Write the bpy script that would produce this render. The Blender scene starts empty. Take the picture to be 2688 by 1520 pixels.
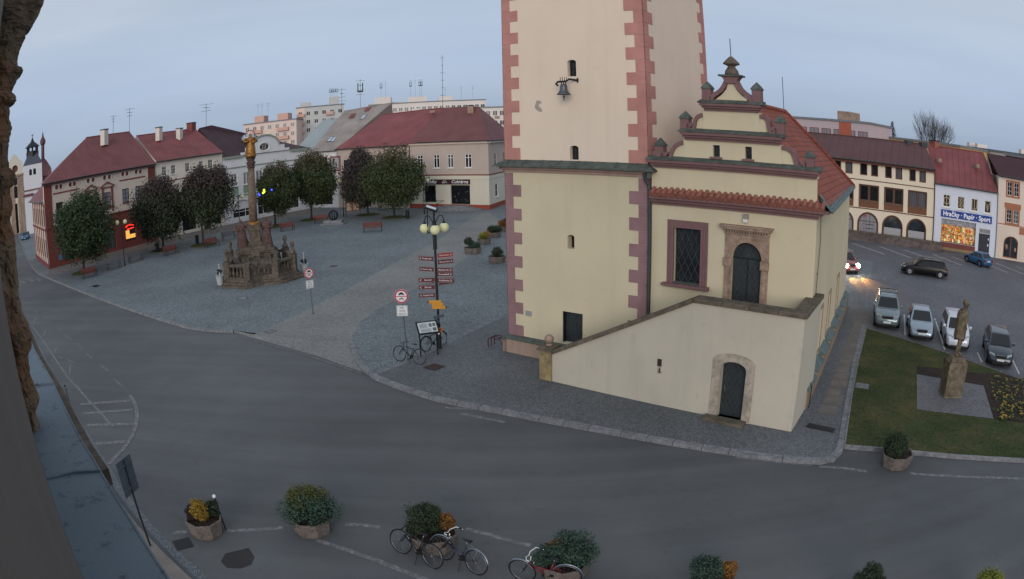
import bpy, math, random
from mathutils import Vector, Matrix
from mathutils.geometry import tessellate_polygon
R = math.radians
PI = math.pi
rnd = random.Random(7)
SC = bpy.context.scene
COL = SC.collection

# ---------------------------------------------------------------- camera model (wide webcam lens)
CF, CA, PITCH, ROLL, H = 1.3672, .111, .2304, -.021, 10.6
EYE = Vector((0, 0, H))

def ray(px, py):
    x = (px - 1344) / 1344; y = (760 - py) / 1344
    r = max(math.hypot(x, y), 1e-9); th = r / CF * (1 + CA * r * r)
    dx, dy, f = math.sin(th) * x / r, math.sin(th) * y / r, math.cos(th)
    c, s = math.cos(ROLL), math.sin(ROLL)
    dx, dy = c * dx - s * dy, s * dx + c * dy
    cp, sp = math.cos(PITCH), math.sin(PITCH)
    return Vector((dx, f * cp + dy * sp, -f * sp + dy * cp))

def G(px, py, z=0.0):
    "ground point (at height z) seen at that place of the survey photo"
    d = ray(px, py); t = (z - H) / d.z
    return Vector((d.x * t, d.y * t, z))

class Wall:
    "vertical plane: origin, direction (degrees); s runs along it, d outwards (towards the right-hand side of s)"
    def __init__(self, o, az):
        self.o = Vector((o[0], o[1])); a = R(az)
        self.u = Vector((math.cos(a), math.sin(a))); self.n = Vector((self.u.y, -self.u.x)); self.az = az
    def P(self, s, z, d=0.0):
        q = self.o + self.u * s + self.n * d
        return Vector((q.x, q.y, z))
    def sz(self, p, off=0.0):
        d = ray(*p); o = self.o + self.n * off
        t = o.dot(self.n) / Vector((d.x, d.y)).dot(self.n)
        q = Vector((d.x * t, d.y * t)) - o
        return q.dot(self.u), H + d.z * t
    def rect(self, x0, y0, x1, y1, off=0.0):
        xm, ym = (x0 + x1) / 2, (y0 + y1) / 2
        a = self.sz((x0, ym), off)[0]; b = self.sz((x1, ym), off)[0]
        c = self.sz((xm, y1), off)[1]; d = self.sz((xm, y0), off)[1]
        return (min(a, b), min(c, d), max(a, b), max(c, d))

def zoomed(ox, oy, k):
    return lambda x, y: (ox + x / k, oy + y / k)

# ---------------------------------------------------------------- objects
def tag(o, label=None, cat=None, group=None, kind=None):
    if label: o['label'] = label
    if cat: o['category'] = cat
    if group: o['group'] = group
    if kind: o['kind'] = kind
    return o

def empty(name, loc=(0, 0, 0), rz=0.0, label=None, cat=None, group=None):
    o = bpy.data.objects.new(name, None); COL.objects.link(o)
    o.location = loc; o.rotation_euler = (0, 0, rz); o.empty_display_size = .2
    return tag(o, label, cat, group)

def kids(o):
    return [c for c in bpy.data.objects if c.parent == o]

def copy_tree(o, parent=None):
    c = o.copy(); COL.objects.link(c)
    if parent is not None: c.parent = parent
    for k in kids(o): copy_tree(k, c)
    return c

def worldloc(o):
    v = Vector((0, 0, 0))
    while o is not None:
        v += Vector(o.location); o = o.parent
    return v

class MB:
    "collects polygons in world (or model) coordinates and links them as one mesh object"
    def __init__(self):
        self.v = []; self.f = []; self.m = []; self.cm = 0
    def idx(self, p):
        self.v.append((p[0], p[1], p[2])); return len(self.v) - 1
    def poly(self, pts):
        self.f.append([self.idx(p) for p in pts]); self.m.append(self.cm)
    def faces(self, vs, fs):
        b = len(self.v); self.v += [(p[0], p[1], p[2]) for p in vs]
        for f in fs: self.f.append([b + i for i in f]); self.m.append(self.cm)
    def hexa(self, p):  # 4 bottom, 4 top
        self.faces(p, [(3, 2, 1, 0), (4, 5, 6, 7), (0, 1, 5, 4), (1, 2, 6, 5), (2, 3, 7, 6), (3, 0, 4, 7)])
    def box(self, x0, y0, z0, x1, y1, z1, M=None):
        p = [Vector(q) for q in ((x0, y0, z0), (x1, y0, z0), (x1, y1, z0), (x0, y1, z0), (x0, y0, z1), (x1, y0, z1), (x1, y1, z1), (x0, y1, z1))]
        if M is not None: p = [M @ q for q in p]
        self.hexa(p)
    def wbox(self, W, s0, z0, d0, s1, z1, d1):
        P = W.P
        self.hexa([P(s0, z0, d1), P(s1, z0, d1), P(s1, z0, d0), P(s0, z0, d0), P(s0, z1, d1), P(s1, z1, d1), P(s1, z1, d0), P(s0, z1, d0)])
    def prism(self, pts, off):
        "pts: planar outline; off: extrusion vector; both caps tessellated"
        n = len(pts); pts = [Vector(p) for p in pts]; off = Vector(off)
        tr = tessellate_polygon([pts])
        b = len(self.v)
        self.v += [tuple(p) for p in pts] + [tuple(p + off) for p in pts]
        for t in tr:
            self.f.append([b + t[0], b + t[1], b + t[2]]); self.m.append(self.cm)
            self.f.append([b + n + t[2], b + n + t[1], b + n + t[0]]); self.m.append(self.cm)
        for i in range(n):
            j = (i + 1) % n
            self.f.append([b + i, b + j, b + n + j, b + n + i]); self.m.append(self.cm)
    def sheet(self, loops):
        "flat area with holes"
        loops = [[Vector(p) for p in l] for l in loops]
        flat = [p for l in loops for p in l]
        b = len(self.v); self.v += [tuple(p) for p in flat]
        for t in tessellate_polygon(loops):
            self.f.append([b + t[0], b + t[1], b + t[2]]); self.m.append(self.cm)
    def tube(self, pts, r, n=6, closed=False, cap=True):
        pts = [Vector(p) for p in pts]; m = len(pts)
        rs = r if isinstance(r, (list, tuple)) else [r] * m
        b = len(self.v); up = None
        for i, p in enumerate(pts):
            a = pts[(i - 1) % m] if (closed or i > 0) else p
            c = pts[(i + 1) % m] if (closed or i < m - 1) else p
            t = (c - a).normalized() if (c - a).length > 1e-9 else Vector((0, 0, 1))
            if up is None: up = Vector((0, 0, 1)) if abs(t.z) < .9 else Vector((1, 0, 0))
            x = up.cross(t)
            if x.length < 1e-5: x = Vector((0, 1, 0)).cross(t)
            x.normalize(); y = t.cross(x); up = y
            for k in range(n):
                q = p + (x * math.cos(2 * PI * k / n) + y * math.sin(2 * PI * k / n)) * rs[i]
                self.v.append(tuple(q))
        for i in range(m if closed else m - 1):
            j = (i + 1) % m
            for k in range(n):
                l = (k + 1) % n
                self.f.append([b + i * n + k, b + i * n + l, b + j * n + l, b + j * n + k]); self.m.append(self.cm)
        if cap and not closed:
            self.f.append([b + k for k in range(n)][::-1]); self.m.append(self.cm)
            self.f.append([b + (m - 1) * n + k for k in range(n)]); self.m.append(self.cm)
    def lathe(self, prof, c=(0, 0, 0), n=12, sx=1, sy=1, rot=0.0):
        "prof: (r, z) from bottom to top"
        b = len(self.v)
        for r, z in prof:
            for k in range(n):
                a = 2 * PI * k / n + rot
                self.v.append((c[0] + r * sx * math.cos(a), c[1] + r * sy * math.sin(a), c[2] + z))
        for i in range(len(prof) - 1):
            for k in range(n):
                l = (k + 1) % n
                self.f.append([b + i * n + k, b + i * n + l, b + (i + 1) * n + l, b + (i + 1) * n + k]); self.m.append(self.cm)
        self.f.append([b + k for k in range(n)][::-1]); self.m.append(self.cm)
        e = b + (len(prof) - 1) * n
        self.f.append([e + k for k in range(n)]); self.m.append(self.cm)
    def ball(self, c, r, n=12, sz=1.0, sx=1.0, sy=1.0):
        prof = [(max(r * math.sin(PI * i / n), 1e-4), -r * sz * math.cos(PI * i / n)) for i in range(n + 1)]
        self.lathe(prof, c, n + 2, sx, sy)
    def strip(self, pts, w, z0, z1, side=0):
        "a kerb-like strip along a polyline; side -1/0/1 puts it left/centred/right"
        pts = [Vector((p[0], p[1])) for p in pts]; L = []; Rr = []
        for i, p in enumerate(pts):
            a = pts[max(i - 1, 0)]; c = pts[min(i + 1, len(pts) - 1)]
            t = (c - a).normalized(); n = Vector((t.y, -t.x))
            o = {0: (-.5, .5), 1: (0, 1), -1: (-1, 0)}[side]
            L.append(p + n * w * o[0]); Rr.append(p + n * w * o[1])
        for i in range(len(pts) - 1):
            q = [L[i], Rr[i], Rr[i + 1], L[i + 1]]
            self.hexa([(v.x, v.y, z0) for v in q] + [(v.x, v.y, z1) for v in q])
    def line(self, pts, w, z):
        pts = [Vector((p[0], p[1])) for p in pts]; L = []; Rr = []
        for i, p in enumerate(pts):
            a = pts[max(i - 1, 0)]; c = pts[min(i + 1, len(pts) - 1)]
            t = (c - a).normalized(); n = Vector((t.y, -t.x))
            L.append(p + n * w * .5); Rr.append(p - n * w * .5)
        for i in range(len(pts) - 1):
            self.poly([(q.x, q.y, z) for q in (L[i], Rr[i], Rr[i + 1], L[i + 1])])
    def build(self, name, mats, parent=None, smooth=False, bevel=0.0, origin=None, uv=True):
        me = bpy.data.meshes.new(name)
        off = worldloc(parent) if parent is not None else Vector(origin or (0, 0, 0))
        me.from_pydata([(v[0] - off.x, v[1] - off.y, v[2] - off.z) for v in self.v], [], self.f)
        if not isinstance(mats, (list, tuple)): mats = [mats]
        for m in mats: me.materials.append(m)
        if len(mats) > 1:
            me.polygons.foreach_set('material_index', self.m)
        if smooth: me.polygons.foreach_set('use_smooth', [True] * len(me.polygons))
        me.update()
        if uv:
            lay = me.uv_layers.new(name='UVMap'); data = [0.0] * (2 * len(me.loops))
            V = me.vertices
            for p in me.polygons:
                n = p.normal
                t = Vector((-n.y, n.x, 0)) if abs(n.z) < .98 else Vector((1, 0, 0))
                if t.length < 1e-6: t = Vector((1, 0, 0))
                t.normalize(); b = n.cross(t)
                for li in p.loop_indices:
                    c = V[me.loops[li].vertex_index].co + off
                    data[2 * li] = c.dot(t); data[2 * li + 1] = c.dot(b)
            lay.data.foreach_set('uv', data)
        o = bpy.data.objects.new(name, me); COL.objects.link(o)
        if parent is not None: o.parent = parent
        else: o.location = off
        if bevel:
            b = o.modifiers.new('Bevel', 'BEVEL'); b.width = bevel; b.segments = 2; b.limit_method = 'ANGLE'; b.angle_limit = R(40)
        return o

def one(name, mats, parent=None, fn=None, **k):
    m = MB(); fn(m); return m.build(name, mats, parent, **k)

# ---------------------------------------------------------------- materials
def srgb(h):
    if isinstance(h, str):
        h = h.lstrip('#'); c = [int(h[i:i + 2], 16) / 255 for i in (0, 2, 4)]
        return tuple(x / 12.92 if x <= .04045 else ((x + .055) / 1.055) ** 2.4 for x in c)
    return tuple(h)

class NT:
    def __init__(self, name):
        self.m = bpy.data.materials.new(name); self.m.use_nodes = True
        self.t = self.m.node_tree; self.b = self.t.nodes['Principled BSDF']
        self.N = self.t.nodes; self.L = self.t.links
    def n(self, ty, **k):
        x = self.N.new(ty)
        for a, v in k.items():
            if a in x.inputs: x.inputs[a].default_value = v
            else: setattr(x, a, v)
        return x
    def l(self, a, b): self.L.new(a, b)
    def math(self, op, a, b=None, c=None):
        x = self.N.new('ShaderNodeMath'); x.operation = op
        for i, v in enumerate((a, b, c)):
            if v is None: continue
            if isinstance(v, (int, float)): x.inputs[i].default_value = v
            else: self.l(v, x.inputs[i])
        return x.outputs[0]
    def coord(self, kind='Object', scale=None):
        tc = self.N.new('ShaderNodeTexCoord'); o = tc.outputs[kind]
        if scale is not None:
            mp = self.N.new('ShaderNodeMapping'); mp.inputs['Scale'].default_value = scale
            self.l(o, mp.inputs['Vector']); o = mp.outputs[0]
        return o
    def noise(self, vec, scale, detail=3, rough=.55):
        x = self.N.new('ShaderNodeTexNoise'); x.inputs['Scale'].default_value = scale
        x.inputs['Detail'].default_value = detail; x.inputs['Roughness'].default_value = rough
        self.l(vec, x.inputs['Vector']); return x.outputs['Fac']
    def ramp(self, fac, stops):
        x = self.N.new('ShaderNodeValToRGB'); e = x.color_ramp.elements
        while len(e) < len(stops): e.new(.5)
        for i, (p, c) in enumerate(stops):
            e[i].position = p; e[i].color = (*c, 1) if len(c) == 3 else c
        self.l(fac, x.inputs[0]); return x.outputs[0]
    def mix(self, fac, a, b, mode='MIX'):
        x = self.N.new('ShaderNodeMix'); x.data_type = 'RGBA'; x.blend_type = mode
        for i, v in ((0, fac), (6, a), (7, b)):
            if isinstance(v, (int, float)): x.inputs[i].default_value = v
            elif isinstance(v, (tuple, list)): x.inputs[i].default_value = (*v[:3], 1)
            else: self.l(v, x.inputs[i])
        return x.outputs[2]
    def col(self, c):
        if isinstance(c, (tuple, list)): self.b.inputs['Base Color'].default_value = (*c[:3], 1)
        else: self.l(c, self.b.inputs['Base Color'])
    def bump(self, h, strength=.3, dist=.01):
        x = self.N.new('ShaderNodeBump'); x.inputs['Strength'].default_value = strength
        x.inputs['Distance'].default_value = dist; self.l(h, x.inputs['Height']); self.l(x.outputs[0], self.b.inputs['Normal'])

def g3(v): return (v, v, v)

def mat(name, c, rough=.8, metal=0.0, var=.12, scale=2.0, bump=0.0, bs=40.0, spec=.3, emit=0.0, ecol=None):
    k = NT(name); c = srgb(c); k.b.inputs['Roughness'].default_value = rough; k.b.inputs['Metallic'].default_value = metal
    k.b.inputs['Specular IOR Level'].default_value = spec
    if var:
        v = k.coord(); f = k.noise(v, scale, 5, .6)
        lo = tuple(x * (1 - var) for x in c); hi = tuple(min(1, x * (1 + var)) for x in c)
        k.col(k.ramp(f, [(.3, lo), (.7, hi)]))
        if bump: k.bump(k.noise(v, bs, 4), bump, .01)
    else: k.col(c)
    if emit:
        k.b.inputs['Emission Color'].default_value = (*(srgb(ecol) if ecol else c), 1); k.b.inputs['Emission Strength'].default_value = emit
    return k.m

def plaster(name, c, stain=.18, low=None):
    "painted render: faint blotches, fine grain, streaks running down, dirt"
    k = NT(name); c = srgb(c); v = k.coord()
    big = k.noise(v, .35, 4, .6)
    col = k.ramp(big, [(.3, tuple(x * (1 - stain * .5) for x in c)), (.7, tuple(min(1, x * (1 + stain * .25)) for x in c))])
    sv = k.coord('Object', (1.6, 1.6, .10)); st = k.noise(sv, 1.3, 4, .6)
    col = k.mix(k.ramp(st, [(.52, g3(0)), (.80, g3(.35))]), col, tuple(x * (1 - stain * 1.6) for x in c))
    dirt = k.noise(v, 1.7, 6, .7)
    col = k.mix(k.ramp(dirt, [(.58, g3(0)), (.78, g3(.6))]), col, tuple(x * (1 - stain * 1.6) for x in c))
    k.col(col); k.b.inputs['Roughness'].default_value = .9; k.b.inputs['Specular IOR Level'].default_value = .15
    k.bump(k.noise(v, 22, 5, .7), .25, .008)
    return k.m

def glass(name, c='#1a1d22', rough=.12, curtain=None):
    k = NT(name); c = srgb(c)
    v = k.coord()
    if curtain is not None:
        wv = k.coord('Object', (9, 9, .25)); f = k.noise(wv, 1.0, 2)
        k.col(k.ramp(f, [(.35, tuple(x * .6 for x in srgb(curtain))), (.65, srgb(curtain))]))
    else:
        f = k.noise(v, .9, 2); k.col(k.ramp(f, [(.35, tuple(x * .5 for x in c)), (.7, tuple(x * 1.5 for x in c))]))
    k.b.inputs['Roughness'].default_value = rough; k.b.inputs['Specular IOR Level'].default_value = .5
    return k.m

def cobble(name, c1, c2, joint, d=.115, w=1.5, arc=.62):
    "small setts laid in segmental arcs"
    k = NT(name); v = k.coord(); sp = k.N.new('ShaderNodeSeparateXYZ'); k.l(v, sp.inputs[0])
    ca, sa = math.cos(R(-37)), math.sin(R(-37))
    X = k.math('ADD', k.math('MULTIPLY', sp.outputs[0], ca), k.math('MULTIPLY', sp.outputs[1], sa))
    Y = k.math('ADD', k.math('MULTIPLY', sp.outputs[0], -sa), k.math('MULTIPLY', sp.outputs[1], ca))
    wob = k.noise(v, 1.2, 2)
    p = k.math('SUBTRACT', k.math('FRACT', k.math('DIVIDE', X, w)), .5)
    cell = k.math('FLOOR', k.math('DIVIDE', X, w))
    q = k.math('MULTIPLY', k.math('MULTIPLY', p, p), arc * w * 2.4)
    row = k.math('DIVIDE', k.math('ADD', k.math('ADD', Y, q), k.math('MULTIPLY', wob, .12)), d)
    ri = k.math('FLOOR', row); rf = k.math('FRACT', row)
    colx = k.math('ADD', k.math('DIVIDE', k.math('MULTIPLY', p, w), d), k.math('MULTIPLY', k.math('FRACT', k.math('MULTIPLY', ri, .37)), 1.7))
    ci = k.math('FLOOR', colx); cf = k.math('FRACT', colx)
    cb = k.N.new('ShaderNodeCombineXYZ'); k.l(ri, cb.inputs[0]); k.l(ci, cb.inputs[1]); k.l(cell, cb.inputs[2])
    wn = k.N.new('ShaderNodeTexWhiteNoise'); wn.noise_dimensions = '3D'; k.l(cb.outputs[0], wn.inputs['Vector'])
    ex = k.math('MINIMUM', k.math('MINIMUM', rf, k.math('SUBTRACT', 1, rf)), k.math('MINIMUM', cf, k.math('SUBTRACT', 1, cf)))
    edge = k.ramp(ex, [(.04, g3(0)), (.16, g3(1))])
    stone = k.ramp(wn.outputs['Value'], [(0, srgb(c1)), (1, srgb(c2))])
    big = k.noise(v, .16, 5, .6); stone = k.mix(1.0, stone, k.ramp(big, [(.3, g3(.74)), (.7, g3(1.16))]), 'MULTIPLY')
    spot = k.noise(v, 2.6, 4, .7); stone = k.mix(k.ramp(spot, [(.62, g3(0)), (.75, g3(.5))]), stone, srgb(joint))
    k.col(k.mix(edge, srgb(joint), stone)); k.b.inputs['Roughness'].default_value = .62
    k.b.inputs['Specular IOR Level'].default_value = .35
    k.bump(edge, .6, .012)
    return k.m

def asphalt(name, c='#676a6c', dark='#4f5255'):
    k = NT(name); v = k.coord(); c = srgb(c); dk = srgb(dark)
    big = k.noise(v, .09, 5, .6); col = k.ramp(big, [(.3, dk), (.72, c)])
    ca, sa = math.cos(R(-37)), math.sin(R(-37))
    mp = k.N.new('ShaderNodeMapping'); mp.inputs['Rotation'].default_value = (0, 0, R(33)); mp.inputs['Scale'].default_value = (.06, 1.0, 1)
    k.l(v, mp.inputs['Vector']); tr = k.noise(mp.outputs[0], .9, 3)
    col = k.mix(1.0, col, k.ramp(tr, [(.3, g3(.86)), (.7, g3(1.1))]), 'MULTIPLY')
    fine = k.noise(v, 60, 3, .8); col = k.mix(1.0, col, k.ramp(fine, [(.3, g3(.66)), (.7, g3(1.34))]), 'MULTIPLY')
    st = k.noise(v, .8, 6, .72); col = k.mix(k.ramp(st, [(.60, g3(0)), (.70, g3(.45))]), col, dk)
    sp = k.noise(v, 2.1, 6, .8); col = k.mix(k.ramp(sp, [(.70, g3(0)), (.74, g3(.5))]), col, tuple(x * 1.7 for x in c))
    vo = k.N.new('ShaderNodeTexVoronoi'); vo.feature = 'DISTANCE_TO_EDGE'; vo.inputs['Scale'].default_value = .16
    wv = k.N.new('ShaderNodeVectorMath'); wv.operation = 'ADD'
    nz = k.N.new('ShaderNodeTexNoise'); nz.inputs['Scale'].default_value = .9; nz.inputs['Detail'].default_value = 5; k.l(v, nz.inputs['Vector'])
    sc = k.N.new('ShaderNodeVectorMath'); sc.operation = 'SCALE'; sc.inputs['Scale'].default_value = 2.2; k.l(nz.outputs['Color'], sc.inputs[0])
    k.l(v, wv.inputs[0]); k.l(sc.outputs[0], wv.inputs[1]); k.l(wv.outputs[0], vo.inputs['Vector'])
    cr = k.ramp(vo.outputs['Distance'], [(.001, g3(.28)), (.004, g3(0))])
    col = k.mix(cr, col, tuple(x * .55 for x in dk))
    k.col(col); k.b.inputs['Roughness'].default_value = .8; k.b.inputs['Specular IOR Level'].default_value = .25
    k.bump(fine, .35, .006)
    return k.m

def paint(name, c, under, wear=.5, sc=5.0):
    "road paint, worn through to what is under it"
    k = NT(name); v = k.coord(); f = k.noise(v, sc, 8, .8)
    k.col(k.mix(k.ramp(f, [(wear - .06, g3(0)), (wear + .06, g3(1))]), srgb(under), srgb(c)))
    k.b.inputs['Roughness'].default_value = .8
    return k.m

def tiles(name, c, c2, ux=.22, uy=.34, big=True):
    k = NT(name); v = k.coord('UV')
    br = k.N.new('ShaderNodeTexBrick'); k.l(v, br.inputs['Vector'])
    br.inputs['Color1'].default_value = (*srgb(c), 1); br.inputs['Color2'].default_value = (*srgb(c2), 1)
    br.inputs['Mortar'].default_value = (*[x * .35 for x in srgb(c)], 1)
    br.inputs['Scale'].default_value = 1; br.inputs['Mortar Size'].default_value = .018
    br.inputs['Brick Width'].default_value = ux; br.inputs['Row Height'].default_value = uy
    ob = k.coord(); f = k.noise(ob, .5, 5, .65)
    col = k.mix(1.0, br.outputs['Color'], k.ramp(f, [(.3, g3(.75)), (.7, g3(1.2))]), 'MULTIPLY')
    k.col(col); k.b.inputs['Roughness'].default_value = .75; k.b.inputs['Specular IOR Level'].default_value = .2
    sp = k.N.new('ShaderNodeSeparateXYZ'); k.l(v, sp.inputs[0])
    saw = k.math('FRACT', k.math('DIVIDE', sp.outputs[1], uy)); k.bump(k.math('SUBTRACT', 1, saw), .7, .03)
    return k.m

def stone(name, c, c2, scale=3.0, bump=.5, rough=.9):
    k = NT(name); v = k.coord(); f = k.noise(v, scale, 7, .7); f2 = k.noise(v, scale * .25, 3)
    col = k.ramp(f, [(.3, srgb(c2)), (.62, srgb(c))])
    col = k.mix(1.0, col, k.ramp(f2, [(.3, g3(.75)), (.7, g3(1.15))]), 'MULTIPLY')
    k.col(col); k.b.inputs['Roughness'].default_value = rough; k.b.inputs['Specular IOR Level'].default_value = .2
    k.bump(k.noise(v, scale * 8, 6, .75), bump, .02)
    return k.m

M = {}
def define():
    m = M
    m['asphalt'] = asphalt('asphalt')
    m['cobble_square'] = cobble('square cobbles', '#606a6e', '#8c969b', '#3b4145')
    m['cobble_lane'] = cobble('lane cobbles', '#787a79', '#9a9b99', '#545656')
    m['cobble_walk'] = cobble('pavement setts', '#5a5f64', '#7b8085', '#3b3f43', d=.085, w=1.1)
    m['cobble_park'] = cobble('car park setts', '#5c5e64', '#7c7e86', '#414349', d=.12, w=1.4)
    m['slab'] = mat('flat paving slabs', '#6f6a66', .8, var=.2, scale=1.2, bump=.3)
    m['kerb'] = stone('granite kerb', '#85888c', '#65686c', 9, .3)
    m['white_line'] = paint('road paint', '#86888a', '#5f6163', .54)
    m['white_line2'] = paint('parking paint', '#c2c4c6', '#55575c', .38)
    m['faint_line'] = paint('faint road paint', '#787b7e', '#57595d', .55)
    m['grass'] = None
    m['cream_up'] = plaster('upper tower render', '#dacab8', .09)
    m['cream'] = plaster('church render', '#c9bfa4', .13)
    m['stair_wall'] = plaster('stair wall render', '#bbb5a6', .17)
    m['quoin_up'] = mat('upper quoin tone', '#b17f77', .85, var=.14, scale=1.1, bump=.2)  # quoins above the cornice, paler and pinker
    m['quoin'] = mat('lower quoin tone', '#8a6d70', .85, var=.16, scale=1.1, bump=.2)  # same quoins below the cornice, in a duller tone
    m['mauve'] = mat('mauve moulding paint', '#765a5b', .8, var=.10, scale=2.5, bump=.2)
    m['slate'] = stone('mossy cover slabs', '#5d645f', '#3f4844', 5, .5)
    m['copper'] = mat('green copper sheet', '#586a6b', .6, .2, var=.25, scale=2.5)
    m['coping'] = stone('weathered sandstone coping', '#6d6458', '#4d4840', 4, .5)
    m['sandstone'] = stone('sandstone', '#a58f7f', '#836f60', 5, .35)
    m['grey_stone'] = stone('light door stone', '#aaa193', '#8a8276', 5, .3)
    m['dark_stone'] = stone('sooty sandstone', '#6c635a', '#3f3a36', 4, .8)
    m['red_stone'] = stone('reddish sandstone', '#66504c', '#433836', 6, .8)
    m['statue'] = stone('mossy statue stone', '#7c705d', '#484136', 5, .8)
    m['pedestal'] = stone('lichen pedestal stone', '#7b7061', '#4d453b', 3, .7)
    m['iron'] = mat('dark iron', '#2a2e31', .55, .4, var=.2, scale=6)
    m['door_iron'] = mat('riveted iron door', '#333b3e', .6, .3, var=.3, scale=3, bump=.3)
    m['lattice'] = mat('iron lattice bars', '#4a5052', .5, .4, var=.2, scale=5)
    m['lead'] = mat('lead downpipe', '#4a5152', .5, .6, var=.2, scale=3)
    m['tile_red'] = tiles('plain clay tiles', '#96503f', '#824538', .2, .3)
    m['tile_cap'] = mat('clay barrel tiles', '#8a5a4e', .85, var=.3, scale=5, bump=.4)
    m['glass'] = glass('window glass')
    m['glass_b'] = glass('bluish window glass', '#2a3038')
    m['glass_d'] = glass('half curtained glass', curtain='#5a5c62', rough=.2)
    m['glass_c'] = glass('curtained glass', curtain='#8e9098', rough=.25)
    m['glass_p'] = glass('papered shop glass', curtain='#8f8f94', rough=.4)
    m['white'] = mat('white paint', '#d8d8d6', .6, var=.05)
    m['black'] = mat('black paint', '#17191c', .45, var=.1)
    m['plate'] = mat('number plate', '#c9cdd2', .5, var=0)
    m['gold'] = mat('gilding', '#8c6334', .5, .6, var=.5, scale=8, bump=.4)
    m['bronze'] = mat('bell bronze', '#5d6266', .4, .7, var=.3, scale=6)
    m['wood_red'] = mat('red-brown bench slats', '#663c38', .7, var=.2, scale=6)
    m['bark'] = stone('bark', '#4c4640', '#2c2825', 8, .9)
    m['globe'] = mat('opal lamp globe', '#cfcfa4', .3, var=.03, emit=.05, ecol='#e6e6b0')
    m['concrete'] = stone('exposed aggregate concrete', '#7b726c', '#56504b', 14, .8)
    m['soil'] = stone('dark soil', '#3d332d', '#28221f', 8, .8)
    m['tyre'] = mat('tyre rubber', '#1b1c1e', .85, var=.1)
    m['rim'] = mat('alloy rim', '#8b8f94', .35, .8, var=.1)
    m['chrome'] = mat('chrome', '#aab0b4', .2, .95, var=0)
    m['red_sign'] = mat('red signboard', '#8a3032', .5, var=.08)
    m['brown_sign'] = mat('brown-red signboard', '#56262a', .5, var=.08)
    m['sign_red'] = mat('prohibition red', '#b32b38', .45, var=.05)
    m['sign_white'] = mat('sign white', '#d5d7da', .45, var=.04)
    m['sign_back'] = mat('sign back', '#5d666e', .5, .4, var=.1)
    m['yellow_sign'] = mat('yellow signboard', '#c58a2a', .5, var=.1)
    m['ink'] = mat('sign ink', '#26282c', .6, var=0)
define()
D = 1.0439
def GD(x, y, z=0.0): return G(x * D, y * D, z)
def seq(pts, z=0.0): return [GD(x, y, z) for x, y in pts]
def xy(p, z): return (p[0], p[1], z)

def struct(name, mb, m, **k):
    return tag(mb.build(name, m, **k), kind='structure')

# base sheet: asphalt road surface out to the horizon
mb = MB(); mb.poly([(-2500, -600, 0), (2500, -600, 0), (2500, 3500, 0), (-2500, 3500, 0)])
struct('ground', mb, M['asphalt'])

ZS = .11   # level of the square above the road
kerbA = seq([(30, 560), (52, 605), (66, 645), (84, 676), (99, 690), (140, 708), (200, 733), (300, 771), (400, 804), (470, 825), (530, 834), (588, 836)])
far1 = kerbA[0] + (kerbA[0] - kerbA[1]).normalized() * 160
mouth = seq([(588, 836), (700, 868), (800, 897), (915, 937)])
kerbB = seq([(884, 868), (890, 885), (898, 905), (915, 928), (945, 952), (1000, 975), (1100, 1007), (1300, 1046), (1500, 1083), (1700, 1119), (1900, 1150), (2000, 1161), (2060, 1164), (2090, 1158), (2108, 1140), (2117, 1110), (2122, 1075), (2135, 1000), (2150, 915), (2172, 822)])
lawn_top = [G(2271, 863), G(2376, 893), G(2481, 927), G(2580, 962), G(2684, 1000)]
ltd = (lawn_top[-1] - lawn_top[0]).normalized(); lawn_far = lawn_top[-1] + ltd * 25
sq = [far1] + kerbA + kerbB + lawn_top + [lawn_far, Vector((260, 10, 0)), Vector((500, 3000, 0)), Vector((-900, 3000, 0)), Vector((-400, 300, 0))]
mb = MB(); mb.sheet([[xy(p, ZS) for p in sq]]); struct('square_paving', mb, M['cobble_square'])
mb = MB()
for L in (sq, ):
    for i in range(len(kerbA)):  # skirt hidden by the kerbs
        pass
mb.strip([far1] + kerbA, .26, 0, ZS + .03, 0)
struct('square_kerb', mb, M['kerb'])
mb = MB(); mb.strip(kerbB, .30, 0, ZS + .03, 0); struct('church_kerb', mb, M['kerb'])
mb = MB()
joint = mat('kerb joint', '#3c3e40', .9, var=0)
for L in (kerbA, kerbB):
    acc = 0.0
    for a, b in zip(L[:-1], L[1:]):
        l = (b - a).length; t = (1.0 - acc) if acc else 1.0
        d = (b - a).normalized(); n = Vector((d.y, -d.x, 0))
        while t < l:
            p = a + d * t
            mb.poly([xy(p + n * .152 - d * .012, ZS + .033), xy(p + n * .152 + d * .012, ZS + .033), xy(p - n * .152 + d * .012, ZS + .033), xy(p - n * .152 - d * .012, ZS + .033)])
            mb.poly([xy(p + n * .153 - d * .012, 0.01), xy(p + n * .153 + d * .012, 0.01), xy(p + n * .153 + d * .012, ZS + .03), xy(p + n * .153 - d * .012, ZS + .03)])
            t += 1.0
        acc = 0.0
struct('kerb_joint', mb, joint)

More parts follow.
